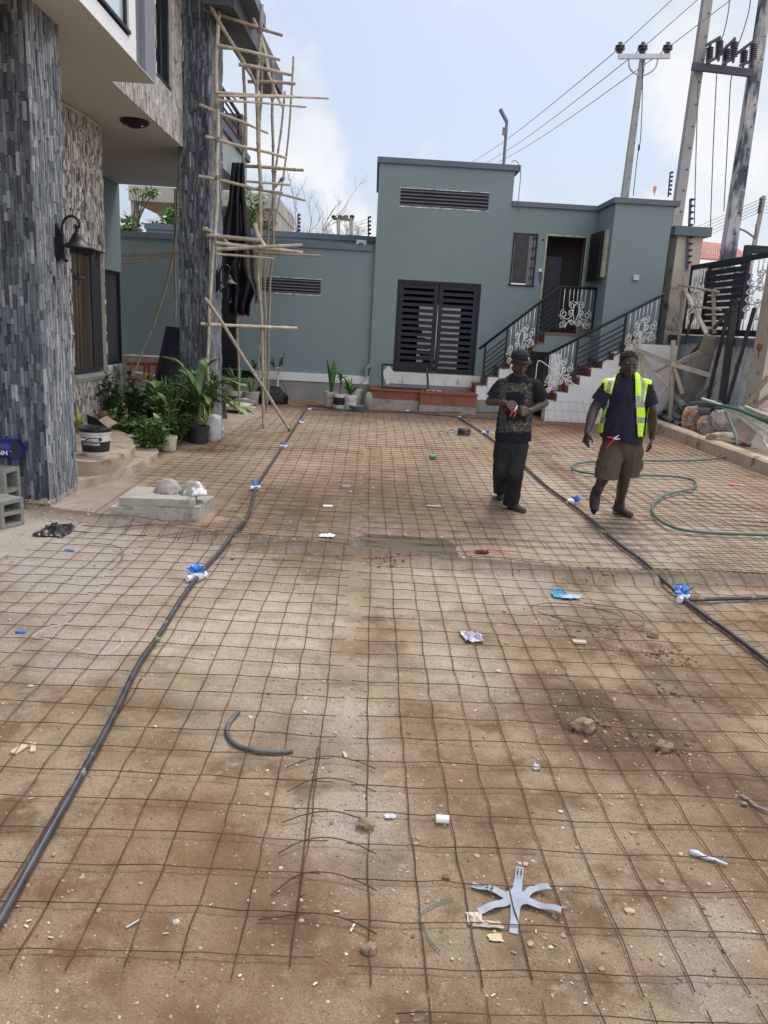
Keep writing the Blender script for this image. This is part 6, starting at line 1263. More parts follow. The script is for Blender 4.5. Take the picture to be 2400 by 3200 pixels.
chip(745,1630,.045,.014,.006,1.9,wood,'wood_splinter','pale wood splinter beside the gap between the near sheets','splinter'); chip(748,1055,.11,.06,.03,.1,conc,'brick_bit','small grey brick bit left of the puddle in the distance','brick bit'); chip(708,1097,.1,.05,.02,.05,whitep,'white_offcut','small white plastic offcut on the dark earth','offcut'); chip(937,1097,.16,.03,.02,-.1,wood,'wood_strip','thin wood strip behind the puddle','wood strip')
chip(45,1370,.06,.02,.01,-.1,blueb,'blue_clip','blue plastic clip on the mesh at the left edge','clip'); chip(150,1190,.08,.02,.008,-.3,blueb,'blue_strip','small blue strip on the grey gravel','strip')
chip(290,1999,.055,.006,.004,.8,steel,'bent_nail','bent bright nail tied at a mesh crossing at the bottom left','nail'); chip(762,2009,.04,.006,.005,1.2,steel,'steel_pin','short steel pin on the nearest left cross wire','pin'); chip(727,1977,.02,.006,.004,0,steel,'screw','small screw on the brown earth near the bottom','screw')
g = gl(934, 993); m = MB(); m.lathe([(.03, -.04), (.035, -.04), (.035, .04), (.03, .04)], g+Vector((0, 0, .035)), 12, ax=(1, .3, 0)); tag(m.build('green_fitting', mat('green_fitting', (.03, .25, .17), rough=.4), smooth=40), 'small green plastic pipe fitting on the mesh far off', 'fitting')
m = MB(); P = [gl(*p, .012) for p in ((1490,1845),(1505,1848),(1520,1855),(1545,1862),(1570,1872))]; m.tube(P, [.011, .012, .008, .006, .004], 8); tag(m.build('plastic_strip', mat('light_blue_strip', (.55, .66, .78), rough=.4), smooth=True), 'pale blue twisted plastic strip on the earth at the right', 'strip')
m = MB(); P = [gl(*p, .01) for p in ((1595,1722),(1610,1732),(1632,1748),(1652,1756))]; m.tube(P, .005, 5); m.tube([q+Vector((.01, -.008, .003)) for q in P], .005, 5); m.rock(gl(1607, 1742, .01), .013, (1.3, .8, .6)); tag(m.build('twisted_twig', mat('grey_twig', (.2, .16, .13), (.35, .3, .27), sc=40), smooth=True), 'twisted grey twig of cable at the right edge', 'twig')
m = MB()
for i in range(80):
    x, y = R.uniform(0, 1659), R.uniform(900, 2200); g = gd(x, y)
    if g.x < -2.4 or g.x > 5.9: continue
    z = zg(g.x, g.y); a_ = R.uniform(0, 3.1); s = R.uniform(.002, .007)*(1+g.y*.25); c = Vector((g.x, g.y, z+.004)); u = Vector((math.cos(a_), math.sin(a_), R.uniform(-.2, .2)))*s; v = Vector((-math.sin(a_), math.cos(a_), 0))*s*R.uniform(.2, .7); m.prism([c-u-v, c+u-v*.4, c+u*.7+v, c-u+v*.6], (0, 0, s*.12), R.random())
o = m.build('litter_flakes', tintramp(mat('flakes', (1,)*3, rough=.8), [(0, (.5, .47, .42)), (.3, (.6, .57, .53)), (.4, (.35, .26, .16)), (.8, (.12, .09, .07)), (1, (.5, .33, .2))])); o['kind'] = 'stuff'; o['label'] = 'small flakes of filler, splinters and paper strewn over the yard'
# clods of loose earth round the dug spots
m = MB()
for i in range(420):
    cx_2, cy_2 = R.choice(((1440, 1415), (1430, 1420), (1310, 1365), (1290, 1560), (1320, 1570), (1440, 1500), (1420, 1610), (850, 1215), (1310, 1250))); g = gd(cx_2, cy_2); x, y = g.x+R.gauss(0, .1), g.y+R.gauss(0, .09); s = min(.022, .006*math.exp(R.gauss(0, .5)))
    m.rock((x, y, zg(x, y)+s*.3), s, (1, 1, .7), seed=i, sub=1, amp=.5)
o = m.build('earth_clods', mat('dark_clods', (.15, .095, .055), (.24, .16, .1), sc=20, rough=.95)); o['kind'] = 'stuff'; o['label'] = 'dark crumbly clods where the earth is dug up'
# ================================================================ PLANTS, POTS AND PAILS
def blade(m, p, d, L_, w, droop=.3, fold=.12, n=7, t=.5, shape='lance'):
    d = Vector(d).normalized(); s = d.cross(Vector((0, 0, 1)))
    if s.length < .05: s = Vector((1, 0, 0))
    s.normalize(); P = []; q = Vector(p); dd = d.copy(); vs = []
    for i in range(n+1):
        u = i/n; ww = w*(math.sin(math.pi*min(1, (u*.92+.08))**(.8 if shape == 'lance' else 1.5)))+.001; up = s.cross(dd).normalized()
        vs += [q-s*ww+up*ww*fold*2, q.copy(), q+s*ww+up*ww*fold*2]; q = q+dd*L_/n; dd = (dd+Vector((0, 0, -droop/n*(1+u)))).normalized()
    m.add(vs, [(3*i+k, 3*i+k+1, 3*i+k+4, 3*i+k+3) for i in range(n) for k in range(2)], t)
def pail(c, r_, h_, label, name='plant_pail', mt=None, lid=None, band=None, soil=True, grp=None, cat='pail', texts=()):
    t_ = thing(name, label, cat, c, grp); c = Vector(c); mt = mt or pailw; m = MB()
    m.lathe([(r_*.8, 0), (r_*.84, .01), (r_*.97, h_*.84), (r_*1.05, h_*.85), (r_*1.05, h_*.9), (r_, h_*.9), (r_*1.02, h_), (r_*.93, h_), (r_*.88, h_*.8)], c, 24); m.build('body', mt, t_, smooth=35)
    if band: m = MB(); z0_, z1_, bm2 = band; rr_ = lambda z: r_*(.84+.13*(z/h_-.01)/.83)*1.004; m.lathe([(rr_(h_*z0_), h_*z0_), (rr_(h_*z1_), h_*z1_)], c, 24, cap=False); m.build('label_band', bm2, t_, smooth=True)
    if lid: m = MB(); m.lathe([(r_*1.08, h_*.93), (r_*1.1, h_*.95), (r_*1.1, h_*1.04), (r_*1.0, h_*1.07), (r_*.3, h_*1.05), (.001, h_*1.05)], c, 24); m.build('lid', lid, t_, smooth=35)
    elif soil: m = MB(); m.lathe([(.001, h_*.86), (r_*.9, h_*.84)], c, 20, cap=False); m.build('soil', dirtc, t_)
    for s, zf, sz, mt2 in texts: put(text(s, Vector((c.x, c.y-r_, c.z+h_*zf)), sz, UPR, mt2, t_, bold=.0008), lambda v: (lambda a: Vector((c.x+r_*1.012*(.84+.13*((v.z-c.z)/h_-.01)/.83)*math.sin(a), c.y-r_*1.012*(.84+.13*((v.z-c.z)/h_-.01)/.83)*math.cos(a), v.z)))((v.x-c.x)/r_))
    return t_
def plant(c, label, fn, grp=None, nm='potted_plant', leafmat=None):
    t_ = thing(nm, label, 'plant', c, grp); m = MB(); ms = MB(); fn(m, ms, Vector(c)); m.build('leaves', leafmat or leafm, t_, smooth=True)
    if ms.v: ms.build('stem', bark if nm != 'palm' else mat('palm_stem', (.12, .13, .06), (.2, .18, .1), sc=9), t_, smooth=True)
    return t_
def tuft(n, L_, w, droop, spread, seed, z0_=0, mixt=(.2, .8)):
    def fn(m, ms, c):
        r = random.Random(seed)
        for i in range(n): a = r.uniform(0, 6.28); e_ = r.uniform(.25, 1)*spread; d = Vector((math.cos(a)*e_, math.sin(a)*e_, 1)); blade(m, c+Vector((r.uniform(-.02, .02), r.uniform(-.02, .02), z0_)), d, L_*r.uniform(.6, 1.1), w*r.uniform(.7, 1.2), droop*r.uniform(.4, 1.4), t=r.uniform(*mixt))
    return fn
def broad(n, stem_h, L_, w, seed, tiers=3, z0_=0, tt=(.3, .8), lean=(0, 0)):
    def fn(m, ms, c):
        r = random.Random(seed); top = c+Vector((lean[0], lean[1], z0_+stem_h)); ms.tube([c, c.lerp(top, .5)+Vector((.01, 0, 0)), top], .011, 6)
        for i in range(n): k = r.random(); p = c.lerp(top, .45+.55*k); a = i*2.4+r.uniform(-.3, .3); e_ = r.uniform(.7, 1.5) if k < .8 else r.uniform(.3, .8); blade(m, p, Vector((math.cos(a)*e_, math.sin(a)*e_, r.uniform(.25, .9))), L_*r.uniform(.7, 1.15), w*r.uniform(.8, 1.2), r.uniform(.2, .8), .1, t=r.uniform(*tt), shape='oval')
    return fn
def bushy(n, rad, L_, w, seed, z0_=.1, tt=(.05, .7)):
    def fn(m, ms, c):
        r = random.Random(seed)
        for s in range(max(5, n//16)):
            a, q = r.uniform(0, 6.28), math.sqrt(r.random()); e_ = c+Vector((rad[0]*q*math.cos(a), rad[1]*q*math.sin(a), z0_+rad[2]*r.uniform(.35, 1))); b_ = c+Vector((rad[0]*.25*math.cos(a), rad[1]*.25*math.sin(a), 0)); ms.tube([b_, b_.lerp(e_, .6)+Vector((0, 0, .03)), e_], .005, 4, cap=False)
            for i in range(16): k = r.uniform(.35, 1); p = b_.lerp(e_, k); a2 = r.uniform(0, 6.28); blade(m, p, Vector((math.cos(a2), math.sin(a2), r.uniform(-.1, 1))), L_*r.uniform(.6, 1.2), w*r.uniform(.7, 1.2), r.uniform(.1, .7), n=4, t=r.uniform(*tt))
    return fn
def palm_fn(stem, fr, seed, LL=.11):
    def fn(m, ms, c):
        r = random.Random(seed); top = c+Vector(stem); ms.tube([c+Vector((0, 0, .1)), c.lerp(top, .6), top], [.022, .016, .01], 7)
        for e_ in fr:
            e_ = c+Vector(e_); mid = top.lerp(e_, .5)+Vector((0, 0, (e_-top).length*.28)); P = smoothp([top, mid, e_], 3); ms.tube(P, .005, 4, cap=False)
            for i in range(2, len(P)-1):
                d = (P[i+1]-P[i-1]).normalized(); s = d.cross(Vector((0, 0, 1))).normalized()
                for sg in (-1, 1):
                    for q in (0, .5): blade(m, P[i].lerp(P[min(i+1, len(P)-1)], q), d*.8+s*sg*.7+Vector((0, 0, .15)), LL*(1-.5*abs(2*i/len(P)-1)**2)*1.8, .009, .5, n=4, t=r.uniform(.3, .95))
    return fn
gz = lambda x, y, z=0: G(x, y, z)
# putty pail on the porch step
zp = .27; g = G(300, 1416, zp); g.z = zp-.02; darkband = mat('black_print_band', (.02, .022, .025), rough=.5); bk = mat('black_lid', (.012, .012, .014), rough=.25, spec=.6)
W_ = (95/2400)*math.hypot(g.y, 1)*.5*.98; hh = .31
tp_ = pail(tuple(g), W_, hh, 'white and black putty filler pail with a black lid on the porch step', 'putty_pail', lid=bk, band=(.17, .56, darkband), texts=(('PUTTY FILLER', .47, .036, lett),))
m = MB(); rr_ = W_*.955
m.add([(g.x+rr_*1.01*math.sin(a), g.y-rr_*1.01*math.cos(a), g.z+hh*z) for a in np.linspace(-.75, .75, 13) for z in (.60, .72)], [(2*i, 2*i+2, 2*i+3, 2*i+1) for i in range(12)]); m.build('name_badge', darkband, tp_)
put(text('Cottage', Vector((g.x+.02, g.y-W_, g.z+hh*.66)), .045, UPR, lett, tp_, bold=.001), lambda v: (lambda a: Vector((g.x+W_*.985*math.sin(a), g.y-W_*.985*math.cos(a), v.z)))((v.x-g.x)/W_))
m = MB(); m.add([(g.x-.085+.02*math.cos(a)*1.4, g.y-W_*.93, g.z+hh*.66+.012*math.sin(a)) for a in np.linspace(0, 6, 12)], [tuple(range(12))]); m.build('leaf_mark', lett, tp_)
c = g+Vector((0, 0, hh*1.06))
m = MB(); q = [PY(*p, g.y-.03) for p in ((307, 1312), (333, 1300), (367, 1322), (338, 1337))]; m.prism(q, (0, .004, 0)); tag(m.build('card_piece', mat('tan_card', (.62, .46, .33), rough=.8)), 'tan card piece lying tilted on the lid of the putty pail', 'card')
m = MB(); q = [PY(*p, g.y+.02) for p in ((270, 1294), (305, 1310), (328, 1332), (275, 1326))]; m.prism(q, (0, .01, 0)); tag(m.build('black_offcut', black), 'black sheet offcut standing on the lid of the putty pail', 'offcut')
m = MB(); p = PY(325, 1300, 11.4); m.rock(p, .085, (1.2, .8, .8), seed=9, sub=3); tag(m.build('round_stone', mat('brown_stone', (.16, .1, .07), (.22, .15, .1), sc=12, rough=.9), smooth=True), 'brown round stone behind the putty pail', 'stone')
stripe = mat('variegated_leaf', (.15, .26, .04), (.5, .52, .16), sc=25, rough=.5, tint=.3)
g = G(245, 1352, .25); pail((g.x, g.y, .22), .13, .09, 'shallow red brown tray holding the striped spider plant', 'plant_tray', mt=tile, cat='tray'); plant((g.x, g.y, .27), 'striped spider plant between the near column and the putty pail', tuft(38, .34, .012, .9, .75, 3), leafmat=stripe, nm='spider_plant')
GP = 'potted plants crowded at the foot of the far column'
for (x, y, r_, h_, lab, kw) in ((420,1405,.14,.2,'empty white pail among the plants', {}), (450,1408,.09,.13,'small dark blue and white pail beside the empty white one', dict(mt=mat('blue_white_pail', (.08, .1, .16), (.5, .5, .5), sc=9))), (527,1408,.12,.21,'square looking cream paint tin with brown foot holding a drooping plant', dict(mt=mat('cream_tin', (.55, .52, .36), (.42, .4, .28), sc=7, c3=(.2, .12, .08), sc3=4, th3=.6), texts=(('Mix', .72, .05, mat('olive_ink', (.09, .1, .05))), ('Vinyl', .5, .045, mat('olive_ink', (.09, .1, .05)))))), (498,1395,.1,.2,'pale green tinted tin half hidden left of the cream tin', dict(mt=mat('pale_tin', (.36, .4, .3), (.5, .5, .42), sc=6))), (555,1368,.1,.27,'tall white tin with a black stripe behind the cream tin', dict(band=(.2, .34, darkband), texts=(('TIME', .62, .06, darkband),))), (622,1385,.155,.27,'large black plastic pot of the tall palm', dict(mt=pot_b, name='plant_pot')), (585,1375,.14,.2,'dark pot behind the palm pot', dict(mt=pot_b, name='plant_pot')), (565,1362,.15,.2,'dark pot hidden under the long leaves', dict(mt=pot_b, name='plant_pot')), (480,1375,.13,.18,'low black pot under the broad leaved plant', dict(mt=pot_b, name='plant_pot'))):
    g = G(x, y); pail((g.x, g.y, 0), r_, h_, lab, grp=GP, **kw)
P_ = lambda x, y, z=0: tuple(G(x, y)+Vector((0, 0, z)))
plant(P_(622,1385,.2), 'tall feathery palm in the large black pot before the far column', palm_fn((.02, 0, .42), ((-.42,-.1,1.05),(-.3,.1,.85),(.42,.0,.72),(.66,-.1,.75),(.55,-.15,.42),(-.55,0,.6),(.1,.2,1.0),(.75,-.2,.35),(-.2,-.2,.7),(.25,-.25,.5)), 4, .13), nm='palm')
plant(P_(490,1385,.15), 'broad leaved frangipani like plant in the middle of the pots', broad(44, .66, .25, .055, 5, tt=(.5, 1)))
plant(P_(530,1372,.15), 'clump of upright grassy leaves behind the broad leaved plant', tuft(150, .8, .015, .5, .55, 8, mixt=(.5, 1)), nm='grassy_plant')
plant(P_(566,1365,.15), 'second clump of long arching green leaves left of the palm', tuft(110, .8, .015, .8, .65, 9, mixt=(.15, .8)), nm='grassy_plant')
plant(P_(400,1368,.1), 'dark bushy shrub against the patched white wall', bushy(520, (.5, .3, .8), .13, .032, 10, tt=(0, .45)), nm='dark_shrub')
plant(P_(450,1355,.1), 'dark leafy shrub behind the broad leaved plant', bushy(420, (.42, .3, .72), .14, .035, 12, tt=(0, .5)), nm='dark_shrub')
plant(P_(470,1420,0), 'low green bush spilling over beside the cream tin', bushy(300, (.24, .2, .45), .13, .03, 13, tt=(.5, 1)), nm='low_bush')
plant(P_(410,1395,.0), 'low mixed foliage behind the empty white pail', bushy(460, (.5, .22, .42), .11, .028, 14, tt=(.2, .8)), nm='low_bush')
plant(P_(527,1408,.2), 'drooping reddish leaved plant in the cream tin', broad(10, .5, .24, .04, 15, tt=(.1, .5)), leafmat=mat('reddish_leaf', (.1, .07, .03), (.12, .12, .04), sc=6, rough=.5, tint=.4))
plant(P_(590,1372,.15), 'dense dark green plant with a few red flowers beside the palm', bushy(420, (.36, .2, .66), .15, .028, 16, tt=(.1, .7)), nm='flowering_plant')
plant(P_(648,1375,.1), 'yellow striped grassy plant behind the palm pot', tuft(46, .5, .014, 1.0, .7, 17), leafmat=stripe, nm='spider_plant')
plant(P_(545,1392,.0), 'low dark leafy filler plant between the cream tin and the palm pot', bushy(260, (.3, .15, .45), .12, .026, 18, tt=(.1, .7)), nm='low_bush')
plant(P_(625,1350,.1), 'fan of green leaves rising behind the palm against the far column', bushy(360, (.4, .2, .85), .2, .022, 20, tt=(.3, .9)), nm='leafy_plant')
plant(P_(430,1340,.1), 'thin twiggy plant with sparse dark leaves by the ladder', broad(14, .85, .13, .03, 19, tt=(0, .2), lean=(-.1, 0)), leafmat=mat('maroon_leaf', (.05, .03, .025), (.07, .06, .03), rough=.5, tint=.3))
m = MB(); g = G(668, 1378); m.rock((g.x, g.y, .2), .2, (.75, .5, 1.2), seed=4, sub=3); tag(m.build('sack', mat('white_green_sack', (.62, .63, .62), (.5, .5, .5), sc=5, rough=.8, bump=.4, bsc=12, c3=(.06, .2, .18), sc3=3, th3=.5), smooth=True), 'white and green sack slumped behind the palm pot', 'sack')
# black slabs leaning on the far column
for k, (P, Y, lab) in enumerate(((((519,1019),(566,1024),(560,1260),(470,1290)), 14.2, 'wide black polished slab leaning on the left of the far column'), (((566,985),(571,985),(571,1240),(530,1240)), 14.6, 'second black slab behind the wide one'), (((512,1110),(520,1080),(486,1290),(472,1290)), 14.1, 'thin black slab edge leaning in front of the wide one'))):
    m = MB(); q = [PY(*p, Y) for p in P]; q[2].y -= .35; q[3].y -= .35; q[2].z = max(0, q[2].z); q[3].z = 0; m.prism(q, (0, .03, 0)); tag(m.build('black_slab', mat('polished_black', (.012, .013, .02), (.025, .027, .035), sc=3, rough=.25, spec=.6, c3=(.06, .065, .08), sc3=4, th3=.65)), lab, 'slab', 'black slabs leaning on the far column')
# red ladder and yard clutter behind the plants
ld = thing('ladder', 'red ladder lying on its side on the low wall behind the plants', 'ladder', tuple(PY(450, 1190, 15.5))); rd_ = mat('faded_red_paint', (.3, .08, .05), (.38, .14, .1), sc=6, rough=.7)
m = MB(); m.bar(PY(398, 1137, 15.6), PY(500, 1137, 15.4), .05, .06); m.bar(PY(398, 1187, 15.2), PY(500, 1190, 15), .05, .06); m.build('side_rail', rd_, ld)
for x in (410, 452, 466, 490): m = MB(); m.bar(PY(x, 1138, 15.55), PY(x, 1188, 15.15), .05, .04, up=(0, 1, 0)); m.build('rung', rd_, ld)
m = MB(); a = PY(385, 1106, 17); m.box((a.x, 16.9, -.1), (PY(620, 1106, 17).x, 17.4, a.z-.02)); lw2 = tag(m.build('low_ledge', conc), 'low raw concrete ledge with a grey top below the green yard wall', 'ledge')
for i, (ax_, ay_, lb_) in enumerate(((400, 1160, 'grey scrap board just under the red ladder rail'), (430, 1195, 'grey scrap board crossing below the ladder'), (415, 1213, 'lowest grey scrap board behind the dark shrubs'))):
    m = MB(); a = PY(ax_, ay_, 15.8); m.bar(a, a+Vector((R.uniform(.5, .9), R.uniform(-.2, .3), R.uniform(-.15, .1))), .1, .03, t=R.random()); tag(m.build('scrap_board', wood), lb_, 'board', 'scrap boards behind the plants')
# right of the far column
GQ = 'pails and plants against the cement plinth'
br_ = mat('dark_brown_board', (.06, .05, .045), (.1, .08, .07), sc=5, rough=.6)
for k, (P, lab) in enumerate(((((678,1180),(690,1178),(704,1308),(678,1308)), 'wide dark brown board leaning on the right side of the far column'), (((690,1172),(697,1176),(710,1309),(705,1309)), 'narrow dark frame leaning beside the wide brown board'))):
    m = MB(); Yq = G(690, 1310).y; q = [PY(*p, Yq+(.3 if i < 2 else 0)) for i, p in enumerate(P)]; m.prism(q, (0, .04, 0)); tag(m.build('leaning_board', br_), lab, 'board')
for (x, y, r_, h_, lab, kw) in ((738,1262,.19,.3,'white pail with a black printed band near the bamboo foot', dict(band=(.35, .62, darkband))), (784,1265,.19,.3,'scuffed grey pail right of the printed one', dict(mt=mat('scuffed_pail', (.42, .42, .4), (.3, .3, .28), sc=6))), (702,1250,.17,.28,'grey pail behind the leaning boards', dict(mt=mat('dull_pail', (.25, .25, .26), (.35, .35, .35), sc=6)))):
    g = G(x, y); pail((g.x, g.y, 0), r_, h_, lab, grp=GQ, **kw)
plant(P_(738,1262,.25), 'arching green and yellow plant in the white pail near the bamboo', tuft(34, .62, .028, 1.1, .7, 23, mixt=(.3, 1)), nm='grassy_plant'); plant(P_(784,1265,.25), 'small upright plant in the scuffed grey pail', tuft(9, .42, .03, .2, .25, 24, mixt=(.6, 1)), nm='grassy_plant')
for (x, y, lab, b_, tx) in ((1033,1270,'white pail left one of three under the green stalks', None, 'ARE'), (1060,1278,'white and black printed pail in the middle of three', (.3, .78, darkband), ''), (1093,1280,'white pail with red print right one of three', None, 'CRACAT')):
    g = G(x, y); pail((g.x, g.y, 0), .155, .34, lab, grp=GQ, band=b_, texts=(((tx, .62, .07, mat('pink_print', (.6, .2, .2))),) if tx else ()))
g = G(1112, 1262); pail((g.x, g.y, 0), .14, .36, 'white pail standing behind the right one of three', grp=GQ)
plant(P_(1033,1268,.3), 'plant with a few tall broad blades in the left white pail', tuft(8, .75, .05, .25, .3, 31, mixt=(.35, .8)), nm='grassy_plant'); plant(P_(1060,1278,.3), 'bushy pale green plant in the middle printed pail', broad(16, .5, .26, .035, 32, tt=(.5, 1))); plant(P_(1093,1278,.3), 'low arching plant in the right white pail', tuft(16, .5, .04, .9, .8, 33, mixt=(.3, .8)), nm='grassy_plant')
g = G(1117, 1284); m = MB(); m.lathe([(.1, 0), (.15, .06), (.19, .12), (.175, .12), (.13, .06), (.001, .03)], (g.x, g.y, .0), 20); tag(m.build('grey_bowl', pvcg, smooth=40), 'grey plastic bowl in front of the white pails', 'bowl')
g = G(1150, 1282); m = MB(); m.rock((g.x, g.y, .2), .22, (.45, .4, 1.0), seed=3, sub=2); tag(m.build('stone', conc, smooth=30), 'upright lump of concrete between the pails and the tiled steps', 'stone')
# creeper sprays at the wall foot
plant(tuple(PY(868, 1160, 18.3)), 'thin dark creeper spray against the low building above the white ledge', bushy(40, (.25, .1, .5), .09, .02, 40, tt=(0, .3)), nm='creeper')
plant(tuple(PY(797, 1170, 18.2)), 'small dark weed at the wall foot behind the bamboo', bushy(36, (.15, .1, .4), .09, .02, 41, tt=(0, .3)), nm='creeper')
# paving slabs, black polythene, shovel
for k, (P, z0_, h_, lab) in enumerate((((( 745,1283),(800,1272),(787,1262),(740,1270)), 0, .06, 'lower pale paving slab by the bamboo foot'), (((702,1268),(762,1273),(787,1262),(725,1252)), .07, .07, 'upper pale paving slab stacked by the bamboo foot'))):
    q = [G(*p, z0_+h_) for p in P]; m = MB(); m.prism([Vector((v.x, v.y, z0_)) for v in q], (0, 0, h_)); tag(m.build('paving_slab', mat('pale_paver', (.45, .4, .3), (.52, .46, .36), sc=4, rough=.9)), lab, 'paving slab', 'paving slabs by the bamboo')
g = G(835, 1262); m = MB(); m.rock((g.x, g.y, .12), .42, (1, .5, .6), seed=31, sub=3, amp=.5, fr=2); tag(m.build('black_polythene', black, smooth=True), 'heap of black polythene between the bamboo feet', 'polythene')
g = G(745, 1275); m = MB(); m.rock((g.x+.1, g.y-.02, .08), .26, (1.1, .4, .5), seed=33, sub=3, amp=.5, fr=2); tag(m.build('grey_polythene', greybag, smooth=True), 'crumpled grey polythene below the printed pail', 'polythene')
Ysh = 18.35; sh = thing('shovel', 'shovel with a pale wooden D handle standing against the cement plinth', 'shovel', tuple(PY(868, 1262, Ysh-.3)))
a, b2 = PY(868, 1245, Ysh-.2), PY(868, 1172, Ysh+.2); m = MB(); m.tube([a, b2], .022, 8); top = PY(868, 1150, Ysh+.25); m.tube([b2, PY(858, 1153, Ysh+.23), PY(856, 1150, Ysh+.24)], .018, 6); m.tube([b2, PY(877, 1153, Ysh+.23), PY(880, 1150, Ysh+.24)], .018, 6); m.tube([PY(856, 1150, Ysh+.24), PY(880, 1150, Ysh+.24)], .02, 6); m.build('handle', mat('pale_handle', (.55, .52, .42), rough=.6), sh, smooth=True)
m = MB(); m.prism([PY(856, 1232, Ysh-.15), PY(878, 1232, Ysh-.15), PY(877, 1262, Ysh-.28), PY(866, 1268, Ysh-.3), PY(855, 1262, Ysh-.28)], (0, .02, 0)); m.build('blade', mat('worn_blade', (.3, .29, .27), (.4, .38, .36), sc=9, rough=.6), sh)
m = MB(); blade(m, PY(875, 1185, 18.5), (.35, 0, -.6), .55, .04, .5); tag(m.build('dried_leaf', mat('dried_leaf', (.06, .05, .04), rough=.7)), 'long dark dried leaf hanging beside the shovel', 'leaf')
# pvc bend at the annex corner
m = MB(); P = [PY(*p, 18.75) for p in ((1143, 1176), (1143, 1158), (1147, 1148), (1158, 1144))]; m.tube(smoothp(P, 2), .055, 10); tag(m.build('drain_pipe', green, smooth=True), 'green painted drain bend at the foot of the annex corner', 'drain pipe')
# ================================================================ PEOPLE
def pr(p):
    d = np.array(p)-O; c = d[0]*Xc+d[1]*Yc+d[2]*Zc; return 1200+2400*c[0]/-c[2], 1600-2400*c[1]/-c[2]
_ic = bmesh.new(); bmesh.ops.create_icosphere(_ic, subdivisions=2, radius=1); SV = np.array([v.co[:] for v in _ic.verts]); SF = [tuple(v.index for v in f.verts) for f in _ic.faces]; _ic.free()
class Blob:
    def __init__(s): s.m = MB()
    def ball(s, c, r, sc=(1, 1, 1), rot=None):
        q = SV*np.array(sc)*r
        if rot is not None: q = q @ np.array(rot).T
        s.m.add((q+np.array(c)).tolist(), SF); return s
    def chain(s, P, Rr, sc=(1, 1, 1), dens=.3):
        P = [Vector(p) for p in P]
        for (a, b), (ra, rb) in zip(zip(P[:-1], P[1:]), zip(Rr[:-1], Rr[1:])):
            n = max(2, int((b-a).length/(max(.004, min(ra, rb))*dens*(1.2 if min(sc) > .7 else .8)))+1)
            for i in range(n+1): k = i/n; s.ball(a.lerp(b, k), ra+(rb-ra)*k, sc)
        return s
    def mesh(s, name, mt, parent, vox=.007, smooth=5, cuts=(), folds=0, fscale=9, label=None, mats=None, disp=None, keep=None, solid=0, fac=.5):
        me = bpy.data.meshes.new('tmp'); me.from_pydata(s.m.v, [], s.m.f); ob = bpy.data.objects.new('tmp', me); S.collection.objects.link(ob)
        md = ob.modifiers.new('r', 'REMESH'); md.mode = 'VOXEL'; md.voxel_size = vox; md.adaptivity = 0
        md = ob.modifiers.new('s', 'SMOOTH'); md.factor = fac; md.iterations = smooth
        bpy.context.view_layer.update(); nm = bpy.data.meshes.new_from_object(ob.evaluated_get(bpy.context.evaluated_depsgraph_get())); bpy.data.objects.remove(ob); bpy.data.meshes.remove(me)
        bm = bmesh.new(); bm.from_mesh(nm); bpy.data.meshes.remove(nm)
        if folds:
            bm.normal_update()
            for v in bm.verts:
                c = v.co; k = noise.noise(Vector((c.x*fscale, c.y*fscale, c.z*fscale*.45)))+.5*noise.noise(Vector((c.x*fscale*2.1+5, c.y*fscale*2, c.z*fscale*1.1))); k = (abs(k)-.3); v.co = c+v.normal*folds*k
        if disp:
            bm.normal_update()
            for v in bm.verts: v.co = v.co+v.normal*disp(v.co)
        for pc, pn in cuts:
            g_ = bmesh.ops.bisect_plane(bm, geom=bm.verts[:]+bm.edges[:]+bm.faces[:], plane_co=pc, plane_no=pn, clear_outer=True)
            e_ = [x for x in g_['geom_cut'] if isinstance(x, bmesh.types.BMEdge)]
            try: bmesh.ops.edgeloop_fill(bm, edges=e_)
            except Exception: pass
        if keep: bmesh.ops.delete(bm, geom=[f for f in bm.faces if not keep(f.calc_center_median(), f.normal)], context='FACES')
        bm.faces.ensure_lookup_table(); o_ = ORG[parent.as_pointer()]; out = bpy.data.meshes.new(name)
        midx = [mats[1](f.calc_center_median(), f.normal) if mats else 0 for f in bm.faces]
        for v in bm.verts: v.co -= o_
        bm.to_mesh(out); bm.free(); out.shade_smooth(); out.attributes.new('tint', 'FLOAT', 'FACE').data.foreach_set('value', np.full(len(out.polygons), .5, 'f'))
        for mm in (mats[0] if mats else [mt]): out.materials.append(mm)
        if mats: out.polygons.foreach_set('material_index', midx)
        o = bpy.data.objects.new(name, out); S.collection.objects.link(o)
        if parent is not None: o.parent = parent; ORG[o.as_pointer()] = o_
        if solid: md = o.modifiers.new('t', 'SOLIDIFY'); md.thickness = solid; md.offset = 1
        if label: o['label'] = label
        return o
skin1 = mat('dark_brown_skin', (.06, .035, .024), (.08, .048, .034), sc=8, rough=.42, spec=.5)
skin2 = mat('deep_brown_skin', (.036, .023, .017), (.05, .032, .024), sc=8, rough=.38, spec=.5)
hairm = mat('short_black_hair', (.008, .007, .006), (.014, .012, .011), sc=60, rough=.9, bump=.5, bsc=200)
